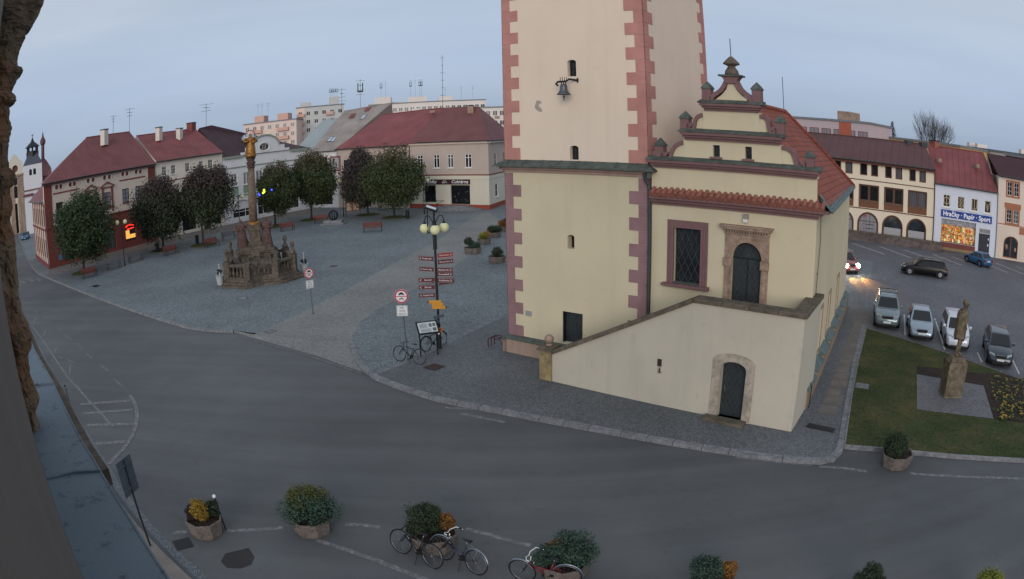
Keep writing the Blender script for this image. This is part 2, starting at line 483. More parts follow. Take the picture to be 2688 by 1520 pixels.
# lighter setts of the driving lane crossing the square; it runs down to the road at its mouth
laneL = seq([(640, 846), (740, 800), (860, 738), (980, 672), (1075, 622), (1165, 565), (1225, 533)])
laneR = seq([(884, 868), (888, 846), (905, 815), (950, 782), (1010, 748), (1085, 708), (1150, 668), (1205, 627), (1245, 590), (1262, 560)])
mb = MB()
mb.sheet([[xy(p, ZS + .004) for p in laneL] + [xy(p, ZS + .004) for p in laneR[::-1]]])
top = [xy(laneL[0], ZS + .004)] + [xy(laneR[0].lerp(laneL[0], t), ZS + .004) for t in (.7, .35)] + [xy(laneR[0], ZS + .004)]
struct('cobbled_lane', mb, M['cobble_lane'])
mb = MB()
a0, a1 = mouth[0], mouth[-1]
for i in range(3):
    t0, t1 = i / 3, (i + 1) / 3
    q0, q1 = laneL[0].lerp(laneR[0], t0), laneL[0].lerp(laneR[0], t1)
    b0, b1 = mouth[i] , mouth[i + 1]
    mb.poly([xy(b0, .012), xy(b1, .012), xy(q1, ZS + .006), xy(q0, ZS + .006)])
mb.poly([xy(mouth[0], .012), xy(laneL[0], ZS + .006), xy(kerbA[-1], ZS + .006)])
mb.poly([xy(mouth[0] + Vector((-.6, .2, 0)), .008), xy(mouth[0], .012), xy(kerbA[-1], ZS)])
struct('lane_ramp', mb, M['cobble_lane'])

# pavement in front of the church (finer setts) and its border line
brd = [G(1318, 835), G(1240, 872), G(1150, 918), G(1050, 962), G(985, 985)]
pav = [p for p in kerbB[5:20]]
hiddenback = [Vector((22.5, 40, 0)), Vector((6, 38, 0)), Vector((1.5, 36, 0))]
mb = MB(); mb.sheet([[xy(p, ZS + .004) for p in [brd[-1]] + kerbB[5:20] + [kerbB[19] + Vector((9, 15, 0))] + hiddenback + [brd[0]] + brd[1:-1]]])
struct('church_pavement', mb, M['cobble_walk'])
mb = MB(); mb.line([G(975, 990), G(1050, 962), G(1150, 918), G(1240, 872), G(1318, 835), G(1318, 835) + Vector((3.0, 4.2, 0))], .32, ZS + .009)
struct('pavement_border', mb, M['kerb'])
# row of flat slabs beside the plinth of the church side wall
cs = Vector((11.9, 22.4, 0)); dsd = Vector((math.cos(R(55.5)), math.sin(R(55.5)), 0)); nsd = Vector((dsd.y, -dsd.x, 0))
mb = MB()
for i in range(17):
    w = .75 + .12 * math.sin(i * 2.3)
    a = cs + dsd * (i * 1.05) + nsd * .05; b = a + dsd * 1.0
    mb.poly([xy(a, ZS + .010), xy(a + nsd * w, ZS + .010), xy(b + nsd * w, ZS + .010), xy(b, ZS + .010)])
struct('slab_path', mb, M['slab'])

# car park right of the church
park = [kerbB[-1], kerbB[-1] + Vector((12, 19, 0)), Vector((26, 62, 0)), Vector((38, 70, 0)), Vector((150, -20, 0)), Vector((90, -30, 0)), lawn_far] + lawn_top[::-1]
mb = MB(); mb.sheet([[xy(p, ZS + .008) for p in park]]); struct('car_park', mb, M['cobble_park'])
zh = zoomed(2180, 640, 4.045)
mb = MB()
for x0, y0, x1, y1, w in [(230, 5, 575, 125, .13), (520, 40, 860, 165, .13), (780, 75, 990, 150, .13), (1080, 122, 1390, 240, .13), (1290, 150, 1640, 275, .13), (1700, 245, 1880, 318, .13), (1750, 215, 2055, 338, .13), (1965, 250, 2055, 285, .12), (150, 50, 240, 90, .12),
                          (780, 770, 790, 990, .10), (1115, 840, 1210, 1145, .10), (1555, 1175, 1605, 1280, .10), (1925, 1250, 2000, 1405, .10)]:
    mb.line([G(*zh(x0, y0), 0), G(*zh(x1, y1), 0)], w, ZS + .013)
struct('parking_lines', mb, M['white_line2'])

# lawn
lawn = [GD(2122, 1128), GD(2130, 1075), GD(2141, 1000), GD(2157, 915), GD(2178, 830)] + [G(2271, 866), G(2376, 897), G(2481, 931), G(2684, 1004)]
lawn += [G(2684, 1004) + ltd * 22, GD(2575, 1163) + Vector((20, -14, 0)), GD(2575, 1163), GD(2400, 1153), GD(2250, 1139)]
gm = NT('lawn'); v = gm.coord(); f = gm.noise(v, .45, 5, .65); f2 = gm.noise(v, 9, 5, .8)
col = gm.ramp(f, [(.32, srgb('#3d4831')), (.5, srgb('#485037')), (.68, srgb('#5d583d'))])
col = gm.mix(1.0, col, gm.ramp(f2, [(.3, g3(.6)), (.7, g3(1.3))]), 'MULTIPLY')
f3 = gm.noise(v, .9, 6, .8); col = gm.mix(gm.ramp(f3, [(.62, g3(0)), (.72, g3(.6))]), col, srgb('#4d4236'))
gm.col(col); gm.b.inputs['Roughness'].default_value = 1; gm.b.inputs['Specular IOR Level'].default_value = .05; gm.bump(f2, .8, .04)
M['grass'] = gm.m
ZL = ZS + .03
mb = MB(); mb.sheet([[xy(p, ZL) for p in lawn]])
b = len(mb.v)
struct('lawn', mb, M['grass'])
mb = MB(); mb.strip(lawn[:5], .07, 0, ZL + .03, 0); mb.strip(lawn[4:9], .10, 0, ZL + .02, 0); mb.strip(lawn[9:] + [lawn[0]], .08, 0, ZL + .03, 0)
struct('lawn_edging', mb, M['kerb'])

def inside(p, poly):
    c = False; n = len(poly); j = n - 1
    for i in range(n):
        a, q = poly[i], poly[j]
        if (a.y > p[1]) != (q.y > p[1]) and p[0] < (q.x - a.x) * (p[1] - a.y) / (q.y - a.y) + a.x: c = not c
        j = i
    return c
bed = [G(2405, 968), G(2480, 975), G(2560, 985), G(2640, 990), G(2684, 1000), G(2684, 1000) + Vector((2.5, -1.5, 0)), G(2684, 1118) + Vector((1, -.8, 0)), G(2684, 1118), G(2600, 1108), G(2500, 1095), G(2405, 1080)]
mb = MB(); mb.sheet([[xy(p, ZL + .006) for p in bed]]); struct('flower_bed', mb, M['soil'])
cob = [G(2405, 990), G(2580, 1020), G(2606, 1108), G(2405, 1083)]
k = NT('grey block paving'); v = k.coord(); mp = k.N.new('ShaderNodeMapping'); mp.inputs['Rotation'].default_value = (0, 0, R(20)); k.l(v, mp.inputs['Vector'])
br = k.N.new('ShaderNodeTexBrick'); k.l(mp.outputs[0], br.inputs['Vector']); br.inputs['Scale'].default_value = 1; br.inputs['Brick Width'].default_value = .17; br.inputs['Row Height'].default_value = .12; br.inputs['Mortar Size'].default_value = .014
br.inputs['Color1'].default_value = (*srgb('#66686d'), 1); br.inputs['Color2'].default_value = (*srgb('#7c7e83'), 1); br.inputs['Mortar'].default_value = (*srgb('#2e2d2c'), 1)
k.col(br.outputs['Color']); k.bump(br.outputs['Fac'], -.5, .01); k.b.inputs['Roughness'].default_value = .8
mb = MB(); mb.sheet([[xy(p, ZL + .011) for p in cob]]); struct('statue_paving', mb, k.m)
mb = MB()
rg = random.Random(3); n = 0
bx = [p.x for p in lawn]; by = [p.y for p in lawn]
while n < 16000:
    x, y = rg.uniform(10.5, 27), rg.uniform(12, 37)
    if not inside((x, y), lawn) or inside((x, y), bed): continue
    a = rg.uniform(0, PI); h = rg.uniform(.02, .055); w = .012 + rg.random() * .012
    dx, dy = math.cos(a) * w, math.sin(a) * w; lx, ly = rg.uniform(-.03, .03), rg.uniform(-.03, .03)
    mb.poly([(x - dx, y - dy, ZL), (x + dx, y + dy, ZL), (x + lx, y + ly, ZL + h)]); n += 1
tag(mb.build('grass', M['grass'], uv=False), 'short patchy grass of the lawn right of the church', 'grass', kind='stuff')
# flowers: yellow pansies with leaves
ml = MB(); mf = MB(); rg = random.Random(5)
for i in range(230):
    u = rg.random(); q = G(rg.uniform(2618, 2700), 1000 + 115 * u)
    if i % 5 == 0: q = G(rg.uniform(2600, 2640), 1000 + 110 * u)
    for j in range(5):
        a = rg.uniform(0, 2 * PI); r = rg.uniform(.05, .13); c = q + Vector((math.cos(a) * r, math.sin(a) * r, ZL + .03 + rg.random() * .05))
        ml.poly([c + Vector((.04, 0, 0)), c + Vector((0, .045, .03)), c + Vector((-.04, 0, 0)), c + Vector((0, -.045, .02))])
    if rg.random() < .55:
        for j in range(2):
            c = q + Vector((rg.uniform(-.07, .07), rg.uniform(-.07, .07), ZL + .12)); t = rg.uniform(0, PI)
            mf.poly([c + Vector((math.cos(t + kk * PI / 2.5) * .045, math.sin(t + kk * PI / 2.5) * .045, .02 * (kk % 2))) for kk in range(5)])
fl = empty('pansy_bed', (24, 20, ZL), 0, 'bed of low yellow pansies in dark soil beside the statue paving', 'flowers'); fl['kind'] = 'stuff'
ml.build('leaves', mat('pansy leaves', '#3a4a30', .8, var=.3), fl, uv=False); mf.build('petals', mat('yellow petals', '#a98a34', .6, var=.2), fl, uv=False)
# grass rings under the square's trees are made with the trees

# tree side pavement (left), smoother, along the houses
mb = MB(); w0 = [Vector((-53.2, 59.9, 0)), Vector((-45.5, 77.2, 0)), Vector((-31.3, 101.6, 0))]
mb.sheet([[xy(p, ZS + .004) for p in w0 + [Vector((-26.5, 98.2, 0)), Vector((-40.5, 74.8, 0)), Vector((-49.6, 55, 0))]]])
struct('house_pavement', mb, M['slab'])

# ---- markings on the road
zl = zoomed(0, 700, 3.4665); zb = zoomed(0, 1000, 2.8)
mb = MB()
mb.line([G(*zl(x, y)) for x, y in [(290, 540), (380, 655), (490, 820), (550, 910), (620, 1010), (710, 1105), (800, 1210), (900, 1310), (1010, 1440)]], .13, .005)
for x0, y0, x1, y1 in [(330, 455, 300, 530), (325, 505, 372, 525), (418, 580, 388, 640), (515, 735, 497, 780), (525, 818, 565, 835), (600, 840, 668, 872), (640, 890, 635, 975), (470, 860, 480, 835)]:
    mb.line([G(*zl(x0, y0)), G(*zl(x1, y1))], .09, .005)
struct('edge_line', mb, M['white_line'])
mb = MB()
for x0, y0, x1, y1 in [(310, 400, 345, 420), (385, 450, 425, 470), (528, 560, 560, 588), (590, 622, 655, 668), (700, 700, 755, 757), (785, 792, 845, 837), (915, 897, 985, 952), (1035, 1018, 1120, 1098)]:
    mb.line([G(*zl(x0, y0)), G(*zl(x1, y1))], .16, .009)
struct('lane_dashes', mb, M['faint_line'])
mb = MB()
for x0, y0, x1, y1 in [(590, 172, 958, 145), (610, 240, 975, 212), (635, 326, 985, 316), (700, 462, 925, 444)]:
    mb.line([G(*zb(x0, y0)), G(*zb(x1, y1))], .28, .009)
mb.line([G(*zb(x, y)) for x, y in [(955, 105), (985, 150), (1003, 200), (1008, 260), (1000, 330), (975, 400), (940, 455), (905, 505), (850, 560), (805, 615)]], .20, .013)
struct('hatched_island_marking', mb, M['white_line'])
mb = MB()
for x, y in [(210, 142), (282, 125), (352, 117), (160, 160)]:
    mb.line([G(*zl(x - 22, y - 10)), G(*zl(x + 22, y + 10))], .5, .005)
struct('crossing_marking', mb, M['white_line'])
mb = MB()
for L in ([(435, 1340), (470, 1337)], [(572, 1335), (640, 1332), (712, 1327)], [(868, 1318), (910, 1320), (955, 1326)], [(1170, 1330), (1230, 1344), (1290, 1362), (1335, 1372)], [(795, 1358), (880, 1385), (950, 1410), (1030, 1442), (1130, 1478)],
          [(2290, 1191), (2400, 1198), (2500, 1201), (2640, 1206)], [(2060, 1173), (2130, 1178), (2180, 1186)], [(1120, 1025), (1190, 1030)], [(1160, 1040), (1270, 1062)], [(1850, 1150), (2040, 1170)]):
    mb.line([GD(*p) for p in L], .17, .005)
struct('sett_lines', mb, M['white_line'])
mb = MB(); mb.line([GD(600, 846), GD(760, 890), GD(910, 940)], .14, .016); struct('drain_line', mb, M['faint_line'])
# narrow gutter pavement at the foot of our own building
gut = seq([(60, 800), (95, 870), (160, 1000), (240, 1130), (300, 1230), (370, 1320), (450, 1400), (540, 1480), (640, 1560)])
mb = MB(); mb.line(gut, .32, .006); struct('gutter_setts', mb, M['cobble_walk'])
mb = MB(); g2 = [p + Vector((-.9, -1.0, 0)) for p in gut]; mb.line(g2, 2.0, .10)
struct('house_walk', mb, M['slab'])
# patched asphalt spots, covers and gratings
def patch(name, pts, m, z, label=None, cat=None):
    mb = MB(); mb.sheet([[xy(p, z) for p in pts]]); o = mb.build(name, m)
    return o
pm = asphalt('asphalt patch', '#3c3a3c', '#2c2b2d')
struct('asphalt_patch', (lambda m: (m.sheet([[xy(GD(x, y), .007) for x, y in [(598, 1385), (625, 1378), (640, 1400), (632, 1420), (605, 1430), (570, 1428), (556, 1412), (566, 1392)]]]), m)[1])(MB()), pm)

def cover(name, c, r, z, m, label, cat, square=False, ang=0.0, ry=None):
    e = empty(name, (c.x, c.y, z), ang, label, cat)
    a = MB(); b = MB()
    if square:
        ry = ry or r
        a.box(-r - .06, -ry - .06, .001, r + .06, ry + .06, .006); n = max(3, int(2 * r / .06))
        for i in range(n):
            x = -r + (i + .5) * 2 * r / n; b.box(x - .016, -ry, .007, x + .016, ry, .014)
        a.build('frame', M['black'], None).parent = e; b.build('grating', m, None).parent = e
    else:
        a.lathe([(r + .07, .001), (r + .07, .008), (r, .010)], n=20); b.lathe([(r, .0105), (r, .016), (r * .6, .018)], n=20)
        a.build('frame', M['iron'], None).parent = e; b.build('lid', m, None).parent = e
    return e
cov = mat('rusty cast iron', '#5b4642', .7, .3, var=.25, scale=8, bump=.3); covl = mat('pale manhole concrete', '#80858a', .8, var=.15, scale=6)
def edge_cov():
    cover('manhole_cover', G(637, 788), .34, ZS, covl, 'round pale manhole cover in the cobbles before the column', 'manhole cover')
    cover('manhole_cover', G(876, 702), .30, ZS, cov, 'small dark round manhole cover right of the column steps', 'manhole cover')
    cover('manhole_cover', G(1140, 970), .32, ZS + .01, cov, 'reddish square iron manhole cover on the pavement near the signpost', 'manhole cover', True, R(-37))
    cover('drain_grate', G(252, 754), .30, ZS, M['iron'], 'dark oblong drain grate near the kerb by the leftmost tree', 'drain grate', True, R(58), .5)
    cover('drain_grate', GD(2063, 1083), .55, ZS + .01, M['iron'], 'dark grating in the pavement by the chapel corner', 'drain grate', True, R(-42), .16)
    cover('drain_grate', GD(460, 1368), .24, .002, M['iron'], 'iron gully grate at the gutter left of the first planter', 'drain grate', True, R(40))
    cover('manhole_cover', GD(2167, 978), .33, ZL, covl, 'square light grey hatch set in the lawn beside the kerb', 'hatch', True, R(55))
    cover('manhole_cover', GD(680, 838), .28, ZS, covl, 'pale square cover at the mouth of the cobbled lane', 'manhole cover', True, R(-37))
edge_cov()
# ---------------------------------------------------------------- wall helpers
def wall_panel(mb, W, outline, holes=(), d=0.0, depth=.14):
    "a wall face with openings and their reveals; outline and holes are lists of (s, z)"
    mb.sheet([[W.P(s, z, d) for s, z in outline]] + [[W.P(s, z, d) for s, z in h] for h in holes])
    for h in holes:
        n = len(h)
        for i in range(n):
            a, b = h[i], h[(i + 1) % n]
            mb.poly([W.P(a[0], a[1], d), W.P(b[0], b[1], d), W.P(b[0], b[1], d - depth), W.P(a[0], a[1], d - depth)])

def rect_pts(r): return [(r[0], r[1]), (r[2], r[1]), (r[2], r[3]), (r[0], r[3])]
def arch_pts(s0, z0, s1, z1, rise, n=12):
    "opening with an arched head: springing at z1-rise"
    pts = [(s0, z0), (s1, z0)]; c = (s0 + s1) / 2; hw = (s1 - s0) / 2
    for i in range(n + 1):
        a = PI * i / n; pts.append((c + hw * math.cos(a), z1 - rise + rise * math.sin(a)))
    return pts

def wband(mb, W, pts, w, d0, d1, closed=False):
    "flat moulding following a line on the wall"
    n = len(pts); L = []; Q = []
    for i, p in enumerate(pts):
        a = pts[i - 1] if (i > 0 or closed) else p; c = pts[(i + 1) % n] if (i < n - 1 or closed) else p
        tx, tz = c[0] - a[0], c[1] - a[1]; l = math.hypot(tx, tz) or 1; nx, nz = -tz / l, tx / l
        L.append((p[0] + nx * w / 2, p[1] + nz * w / 2)); Q.append((p[0] - nx * w / 2, p[1] - nz * w / 2))
    for i in range(n if closed else n - 1):
        j = (i + 1) % n
        q = [L[i], Q[i], Q[j], L[j]]
        mb.hexa([W.P(s, z, d0) for s, z in q] + [W.P(s, z, d1) for s, z in q])

def window(parent, W, r, frame='white', gl='glass', nv=2, nh=2, rec=.12, fw=.07, mw=.045, sill=None, arch=0.0, surround=None, sw=.12, d=0.0, name='window', handle=False):
    s0, z0, s1, z1 = r; mb = MB(); fd = d - rec
    if arch:
        wband(mb, W, [(a, b) for a, b in arch_pts(s0 + fw / 2, z0 + fw / 2, s1 - fw / 2, z1 - fw / 2, arch)], fw, fd, fd + .05, True)
    else:
        mb.wbox(W, s0, z0, fd, s0 + fw, z1, fd + .05); mb.wbox(W, s1 - fw, z0, fd, s1, z1, fd + .05)
        mb.wbox(W, s0 + fw, z0, fd, s1 - fw, z0 + fw, fd + .05); mb.wbox(W, s0 + fw, z1 - fw, fd, s1 - fw, z1, fd + .05)
    zt = z1 - (arch * .6 if arch else fw)
    for i in range(1, nv):
        s = s0 + (s1 - s0) * i / nv; mb.wbox(W, s - mw / 2, z0 + fw, fd, s + mw / 2, (z1 - fw) if (arch and nv == 2) else zt, fd + .045)
    for i in range(1, nh):
        z = z0 + (z1 - z0) * i / nh; mb.wbox(W, s0 + fw, z - mw * .45, fd, s1 - fw, z + mw * .45, fd + .04)
    if surround:
        m2 = MB()
        if arch: wband(m2, W, arch_pts(s0 - sw / 2, z0, s1 + sw / 2, z1 + sw / 2, arch)[1:], sw, d, d + .04)
        else:
            m2.wbox(W, s0 - sw, z0 - (sw if not sill else 0), d, s0, z1 + sw, d + .04); m2.wbox(W, s1, z0 - (sw if not sill else 0), d, s1 + sw, z1 + sw, d + .04); m2.wbox(W, s0, z1, d, s1, z1 + sw, d + .04)
            if not sill: m2.wbox(W, s0, z0 - sw, d, s1, z0, d + .04)
    o = mb.build(name, M[frame] if isinstance(frame, str) else frame, parent)
    if gl == 'glass' and rnd.random() < .45: gl = rnd.choice(['glass_b', 'glass_d'])
    p = MB()
    if arch: p.sheet([[W.P(a, b, fd + .012) for a, b in arch_pts(s0 + .02, z0 + .02, s1 - .02, z1 - .02, arch)]])
    else: p.poly([W.P(s0, z0, fd + .012), W.P(s1, z0, fd + .012), W.P(s1, z1, fd + .012), W.P(s0, z1, fd + .012)])
    p.build('pane', M[gl] if isinstance(gl, str) else gl, o)
    if sill:
        q = MB(); q.wbox(W, s0 - .1, z0 - .09, d - rec + .01, s1 + .1, z0 - .002, d + .12); q.build('sill', M[sill] if isinstance(sill, str) else sill, o)
    if surround: m2.build('surround', M[surround] if isinstance(surround, str) else surround, o)
    return o

# ---------------------------------------------------------------- church tower
T = Wall((-.45, 32.1), -37)
V2 = Vector((-T.n.x, -T.n.y, 0))
TS0, TS1, TD, TH = .32, 7.56, 7.3, 24.0
ze = zoomed(1300, 0, 3.166); zf = zoomed(1300, 420, 2.696)
tower = empty('church_tower', T.P((TS0 + TS1) / 2, 0, -TD / 2), 0, 'tall square cream church tower with dark red corner quoins', 'tower')
TL_ = Wall(T.P(TS0, 0).xy - T.n * TD, -37 - 90)     # left face, runs towards the viewer
TR_ = Wall(T.P(TS1, 0).xy, 53)                        # right face
ZC = 8.95
w1 = T.rect(*ze(600, 497), *ze(672, 635)); w2 = T.rect(*ze(622, 1210), *ze(693, 1352)); w3 = T.rect(*zf(512, 530), *zf(560, 628))
dr = T.rect(*zf(478, 1080), *zf(618, 1300))
w2 = (w2[0], ZC + .32, w2[2], w2[3])
up = MB()
wall_panel(up, T, [(TS0, ZC), (TS1, ZC), (TS1, TH), (TS0, TH)], [arch_pts(*w1, .10), arch_pts(*w2, .12)], 0, .3)
for Wd, L in ((TL_, TD), (TR_, TD)): wall_panel(up, Wd, [(0, ZC), (L, ZC), (L, TH), (0, TH)], [], 0)
up.poly([T.P(TS0, TH, 0), T.P(TS1, TH, 0), T.P(TS1, TH, -TD), T.P(TS0, TH, -TD)])
up.poly([T.P(TS1, ZC, -TD), T.P(TS0, ZC, -TD), T.P(TS0, TH, -TD), T.P(TS1, TH, -TD)])
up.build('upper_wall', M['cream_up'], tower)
lo = MB()
wall_panel(lo, T, [(TS0, 0), (TS1, 0), (TS1, ZC), (TS0, ZC)], [arch_pts(*w3, .10), rect_pts(dr)], 0, .35)
for Wd, L in ((TL_, TD), (TR_, TD)): wall_panel(lo, Wd, [(0, 0), (L, 0), (L, ZC), (0, ZC)], [], 0)
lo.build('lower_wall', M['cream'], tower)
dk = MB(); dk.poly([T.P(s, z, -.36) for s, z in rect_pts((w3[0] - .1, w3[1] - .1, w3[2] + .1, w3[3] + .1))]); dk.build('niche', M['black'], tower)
sg = MB(); sg.wbox(T, w3[0] + .2, w3[3] - .42, -.30, w3[0] + .42, w3[3] - .18, -.24); sg.build('floodlight', M['white'], tower)
for w_, a_ in ((w1, .10), (w2, .12)):
    window(tower, T, w_, 'iron', 'glass_b', 2, 2, .26, .06, .05, arch=a_)
# iron lattice door
def lattice_door(parent, W, r, d, arch=0.0, rise_top=False, mname='door_iron', handle=True, two=False, name='door'):
    s0, z0, s1, z1 = r; mb = MB()
    out = arch_pts(s0, z0, s1, z1, arch) if arch else rect_pts(r)
    mb.prism([W.P(a, b, d - .05) for a, b in out], W.P(0, 0, d) - W.P(0, 0, d - .05))
    o = mb.build(name, M[mname], parent)
    l = MB(); sp = .21; wdt = s1 - s0; ht = z1 - z0
    def clip(s, z): return s0 + .03 <= s <= s1 - .03 and z0 + .03 <= z <= (z1 - .03 - (arch * (1 - math.sqrt(max(0, 1 - ((s - (s0 + s1) / 2) / (wdt / 2)) ** 2))) if arch else 0))
    for sgn in (1, -1):
        c = -ht
        while c < wdt + ht:
            seg = []; t = 0
            while t <= ht:
                s = s0 + c + sgn * t * .6 if sgn > 0 else s0 + c + ht * .6 - t * .6
                if clip(s, z0 + t): seg.append((s, z0 + t))
                t += .05
            if len(seg) > 2: wband(l, W, [seg[0], seg[-1]], .022, d, d + .014)
            c += sp
    l.build('iron_lattice', M['lattice'], o)
    if two:
        q = MB(); q.wbox(W, (s0 + s1) / 2 - .02, z0, d, (s0 + s1) / 2 + .02, z1 - arch, d + .03); q.wbox(W, s0, z1 - arch - .03, d, s1, z1 - arch + .03, d + .035); q.build('rail', M['iron'], o)
    if handle:
        q = MB(); hx = (s0 + s1) / 2 - .08 if two else s0 + .14; q.wbox(W, hx - .02, z0 + .95, d + .01, hx + .02, z0 + 1.2, d + .04); q.wbox(W, hx - .01, z0 + 1.08, d + .04, hx + .14, z0 + 1.11, d + .07); q.build('handle', M['chrome'], o)
    return o
lattice_door(tower, T, dr, -.22, handle=False)
jm = MB(); jm.wbox(T, dr[0], dr[1], -.20, dr[0] + .05, dr[3], -.02); jm.build('door_hinge', M['iron'], tower)
pq = T.rect(*zf(216, 1068), *zf(258, 1103)); pl_ = MB(); pl_.wbox(T, pq[0], pq[1], 0, pq[2], pq[3], .03); pl_.build('plaque', mat('grey plaque', '#8c8f92', .5, var=.1), tower)
pa = [T.sz(ze(x, y)) for x, y in [(345, 835), (375, 838), (388, 858), (368, 862), (360, 880), (375, 895), (390, 912), (388, 932), (362, 926), (340, 912), (328, 890), (335, 862)]]
pt = MB(); pt.sheet([[T.P(s, z, .003) for s, z in pa]]); pt.build('plaster_patch', mat('bare mortar', '#9d948d', .95, var=.12, scale=6), tower)
# quoins
def quoins(parent, W, s, sgn, z0, z1, mname, start, wide=.90, nar=.46, h=.548, other=None, d=.022):
    mb = MB(); z = z0; i = start
    while z < z1 - .05:
        wd = wide if i % 2 == 0 else nar; zt = min(z + h - .012, z1)
        a, b = (s, s + wd) if sgn > 0 else (s - wd, s)
        mb.wbox(W, a, z, -.01, b, zt, d)
        z += h; i += 1
    return mb
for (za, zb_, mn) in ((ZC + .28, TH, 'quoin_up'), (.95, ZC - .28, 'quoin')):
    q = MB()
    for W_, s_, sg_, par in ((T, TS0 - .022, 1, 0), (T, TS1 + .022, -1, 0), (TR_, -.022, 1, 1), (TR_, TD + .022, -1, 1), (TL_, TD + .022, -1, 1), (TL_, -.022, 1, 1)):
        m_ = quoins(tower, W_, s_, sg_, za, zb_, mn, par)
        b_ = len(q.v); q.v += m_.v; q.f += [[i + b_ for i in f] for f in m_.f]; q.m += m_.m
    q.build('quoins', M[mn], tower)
# cornice slab with sloping cover slabs
cn = MB(); cs_ = MB()
for W_, a, b in ((T, TS0, TS1), (TL_, 0, TD), (TR_, 0, TD)):
    for (dz0, dz1, do) in ((-.28, -.16, .10), (-.158, -.04, .2)):
        cn.wbox(W_, a - do, ZC + dz0, -.02, b + do, ZC + dz1, do)
    P = W_.P; e = .42
    cs_.hexa([P(a - e, ZC - .038, e), P(b + e, ZC - .038, e), P(b + .01, ZC - .038, -.01), P(a - .01, ZC - .038, -.01), P(a - e, ZC + .03, e), P(b + e, ZC + .03, e), P(b, ZC + .27, 0), P(a, ZC + .27, 0)])
cn.build('cornice', mat('weathered cornice render', '#9a8378', .9, var=.15, bump=.3), tower)
rb = cs_
for W_, a, b in ((T, TS0, TS1), (TL_, 0, TD)):
    s = a + .3
    while s < b:
        P = W_.P; rb.hexa([P(s, ZC + .03, .42), P(s + .03, ZC + .03, .42), P(s + .03, ZC + .27, 0), P(s, ZC + .27, 0), P(s, ZC + .05, .43), P(s + .03, ZC + .05, .43), P(s + .03, ZC + .29, 0), P(s, ZC + .29, 0)]); s += .92
cs_.build('cornice_cover', M['slate'], tower)
# plinth
ph = MB(); pc = MB()
for W_, a, b in ((T, TS0, TS1), (TL_, 0, TD)):
    ph.wbox(W_, a - .22, 0, -.02, b + (.0 if W_ is T else .22), .78, .22)
    P = W_.P; pc.hexa([P(a - .26, .782, .27), P(b, .782, .27), P(b, .782, 0), P(a - .26, .782, 0), P(a - .26, .84, .27), P(b, .84, .27), P(b, .98, 0), P(a - .0, .98, 0)])
ph.build('plinth', plaster('stained pink plinth', '#a08c7e', .3), tower); pc.build('plinth_cover', M['slate'], tower)

# bell on its bracket
bx0 = T.sz(ze(685, 668)); bc = T.sz(ze(568, 700), .55)
bell = empty('bell', T.P(bc[0], bc[1], .55), 0, 'small bronze bell hanging from an iron bracket on the tower front', 'bell')
b = MB(); c0 = T.P(bc[0], bc[1], .55)
b.lathe([(.02, .02), (.13, .0), (.15, -.10), (.17, -.25), (.22, -.36), (.30, -.44), (.30, -.47), (.24, -.45), (.10, -.2)], c0, 20); b.build('bell_body', M['bronze'], bell, smooth=True)
b = MB(); b.tube([c0 + Vector((0, 0, -.3)), c0 + Vector((0, 0, -.72))], .022, 8); b.ball(c0 + Vector((0, 0, -.56)), .045); b.build('clapper', M['iron'], bell)
b = MB()
for k in (-.10, 0, .10): b.tube([c0 + T.P(k, 0, 0) - T.P(0, 0, 0) + Vector((0, 0, -.02)), c0 + T.P(k * 1.3, 0, 0) - T.P(0, 0, 0) + Vector((0, 0, .13))], .025, 6)
o_ = T.P(0, 0, 0)
def tp(s, z, d): return T.P(s, z, d)
b.tube([tp(bx0[0], bx0[1], 0), tp(bx0[0] - .25, bx0[1] + .05, .28), tp(bc[0] + .12, bc[1] + .12, .55), tp(bc[0] - .28, bc[1] + .12, .55), tp(bc[0] - .42, bc[1] + .03, .5), tp(bc[0] - .36, bc[1] - .05, .42)], .045, 8)
b.tube([tp(bx0[0], bx0[1] + .1, 0), tp(bx0[0], bx0[1] - .1, 0)], .05, 6)
for k in range(4): b.tube([tp(bc[0] - .15 + .1 * k, bc[1] + .15, .55), tp(bc[0] - .17 + .11 * k, bc[1] + .32, .55)], .014, 5)
b.build('bracket', M['iron'], bell)

# ---------------------------------------------------------------- chapel
zq = zoomed(1640, 120, 3.034); zk = zoomed(1680, 440, 3.639)
CC = T.P(14.86, 0, 0); C = Wall(CC.xy, 56.4); CDEP = 17.6
chapel = empty('chapel', CC, 0, 'cream chapel with a stepped gable of scrolls and a red tiled roof beside the tower', 'church')
CL, CR, ZG = 7.72, 14.86, 9.12
kwin = T.rect(*zk(325, 580), *zk(582, 1110)); kd_l = T.sz(zk(872, 1000))[0]; kd_r = T.sz(zk(1158, 1000))[0]
dtop = T.sz(zk(1015, 716))[1]; dspr = T.sz(zk(885, 845))[1]
FL = 3.0
wa = T.rect(*zq(702, 792), *zq(757, 885)); wb = T.rect(*zq(958, 805), *zq(1012, 903))
door_o = arch_pts(kd_l, FL, kd_r, dtop, (kd_r - kd_l) / 2)
cw = MB()
wall_panel(cw, T, [(CL, 0), (CR, 0), (CR, ZG), (CL, ZG)], [rect_pts(kwin), door_o], 0, .30)
sidez = 7.85
C_w = [C.rect(2158, 855, 2166, 950), C.rect(2172, 826, 2180, 910), C.rect(2194, 772, 2200, 850)]
sw_ = [(3.3, 1.35, 4.2, 3.3), (6.6, 1.35, 7.5, 3.3), (11.0, 1.35, 11.9, 3.3)]
wall_panel(cw, C, [(0, 0), (CDEP, 0), (CDEP, sidez), (0, sidez)], [rect_pts(r) for r in sw_], 0, .35)
BK = Wall(C.P(CDEP, 0).xy, 143 - 0); bl = (T.P(CL, 0, -16.0) - C.P(CDEP, 0)).xy
BK = Wall(C.P(CDEP, 0).xy, math.degrees(math.atan2(bl.y, bl.x)))
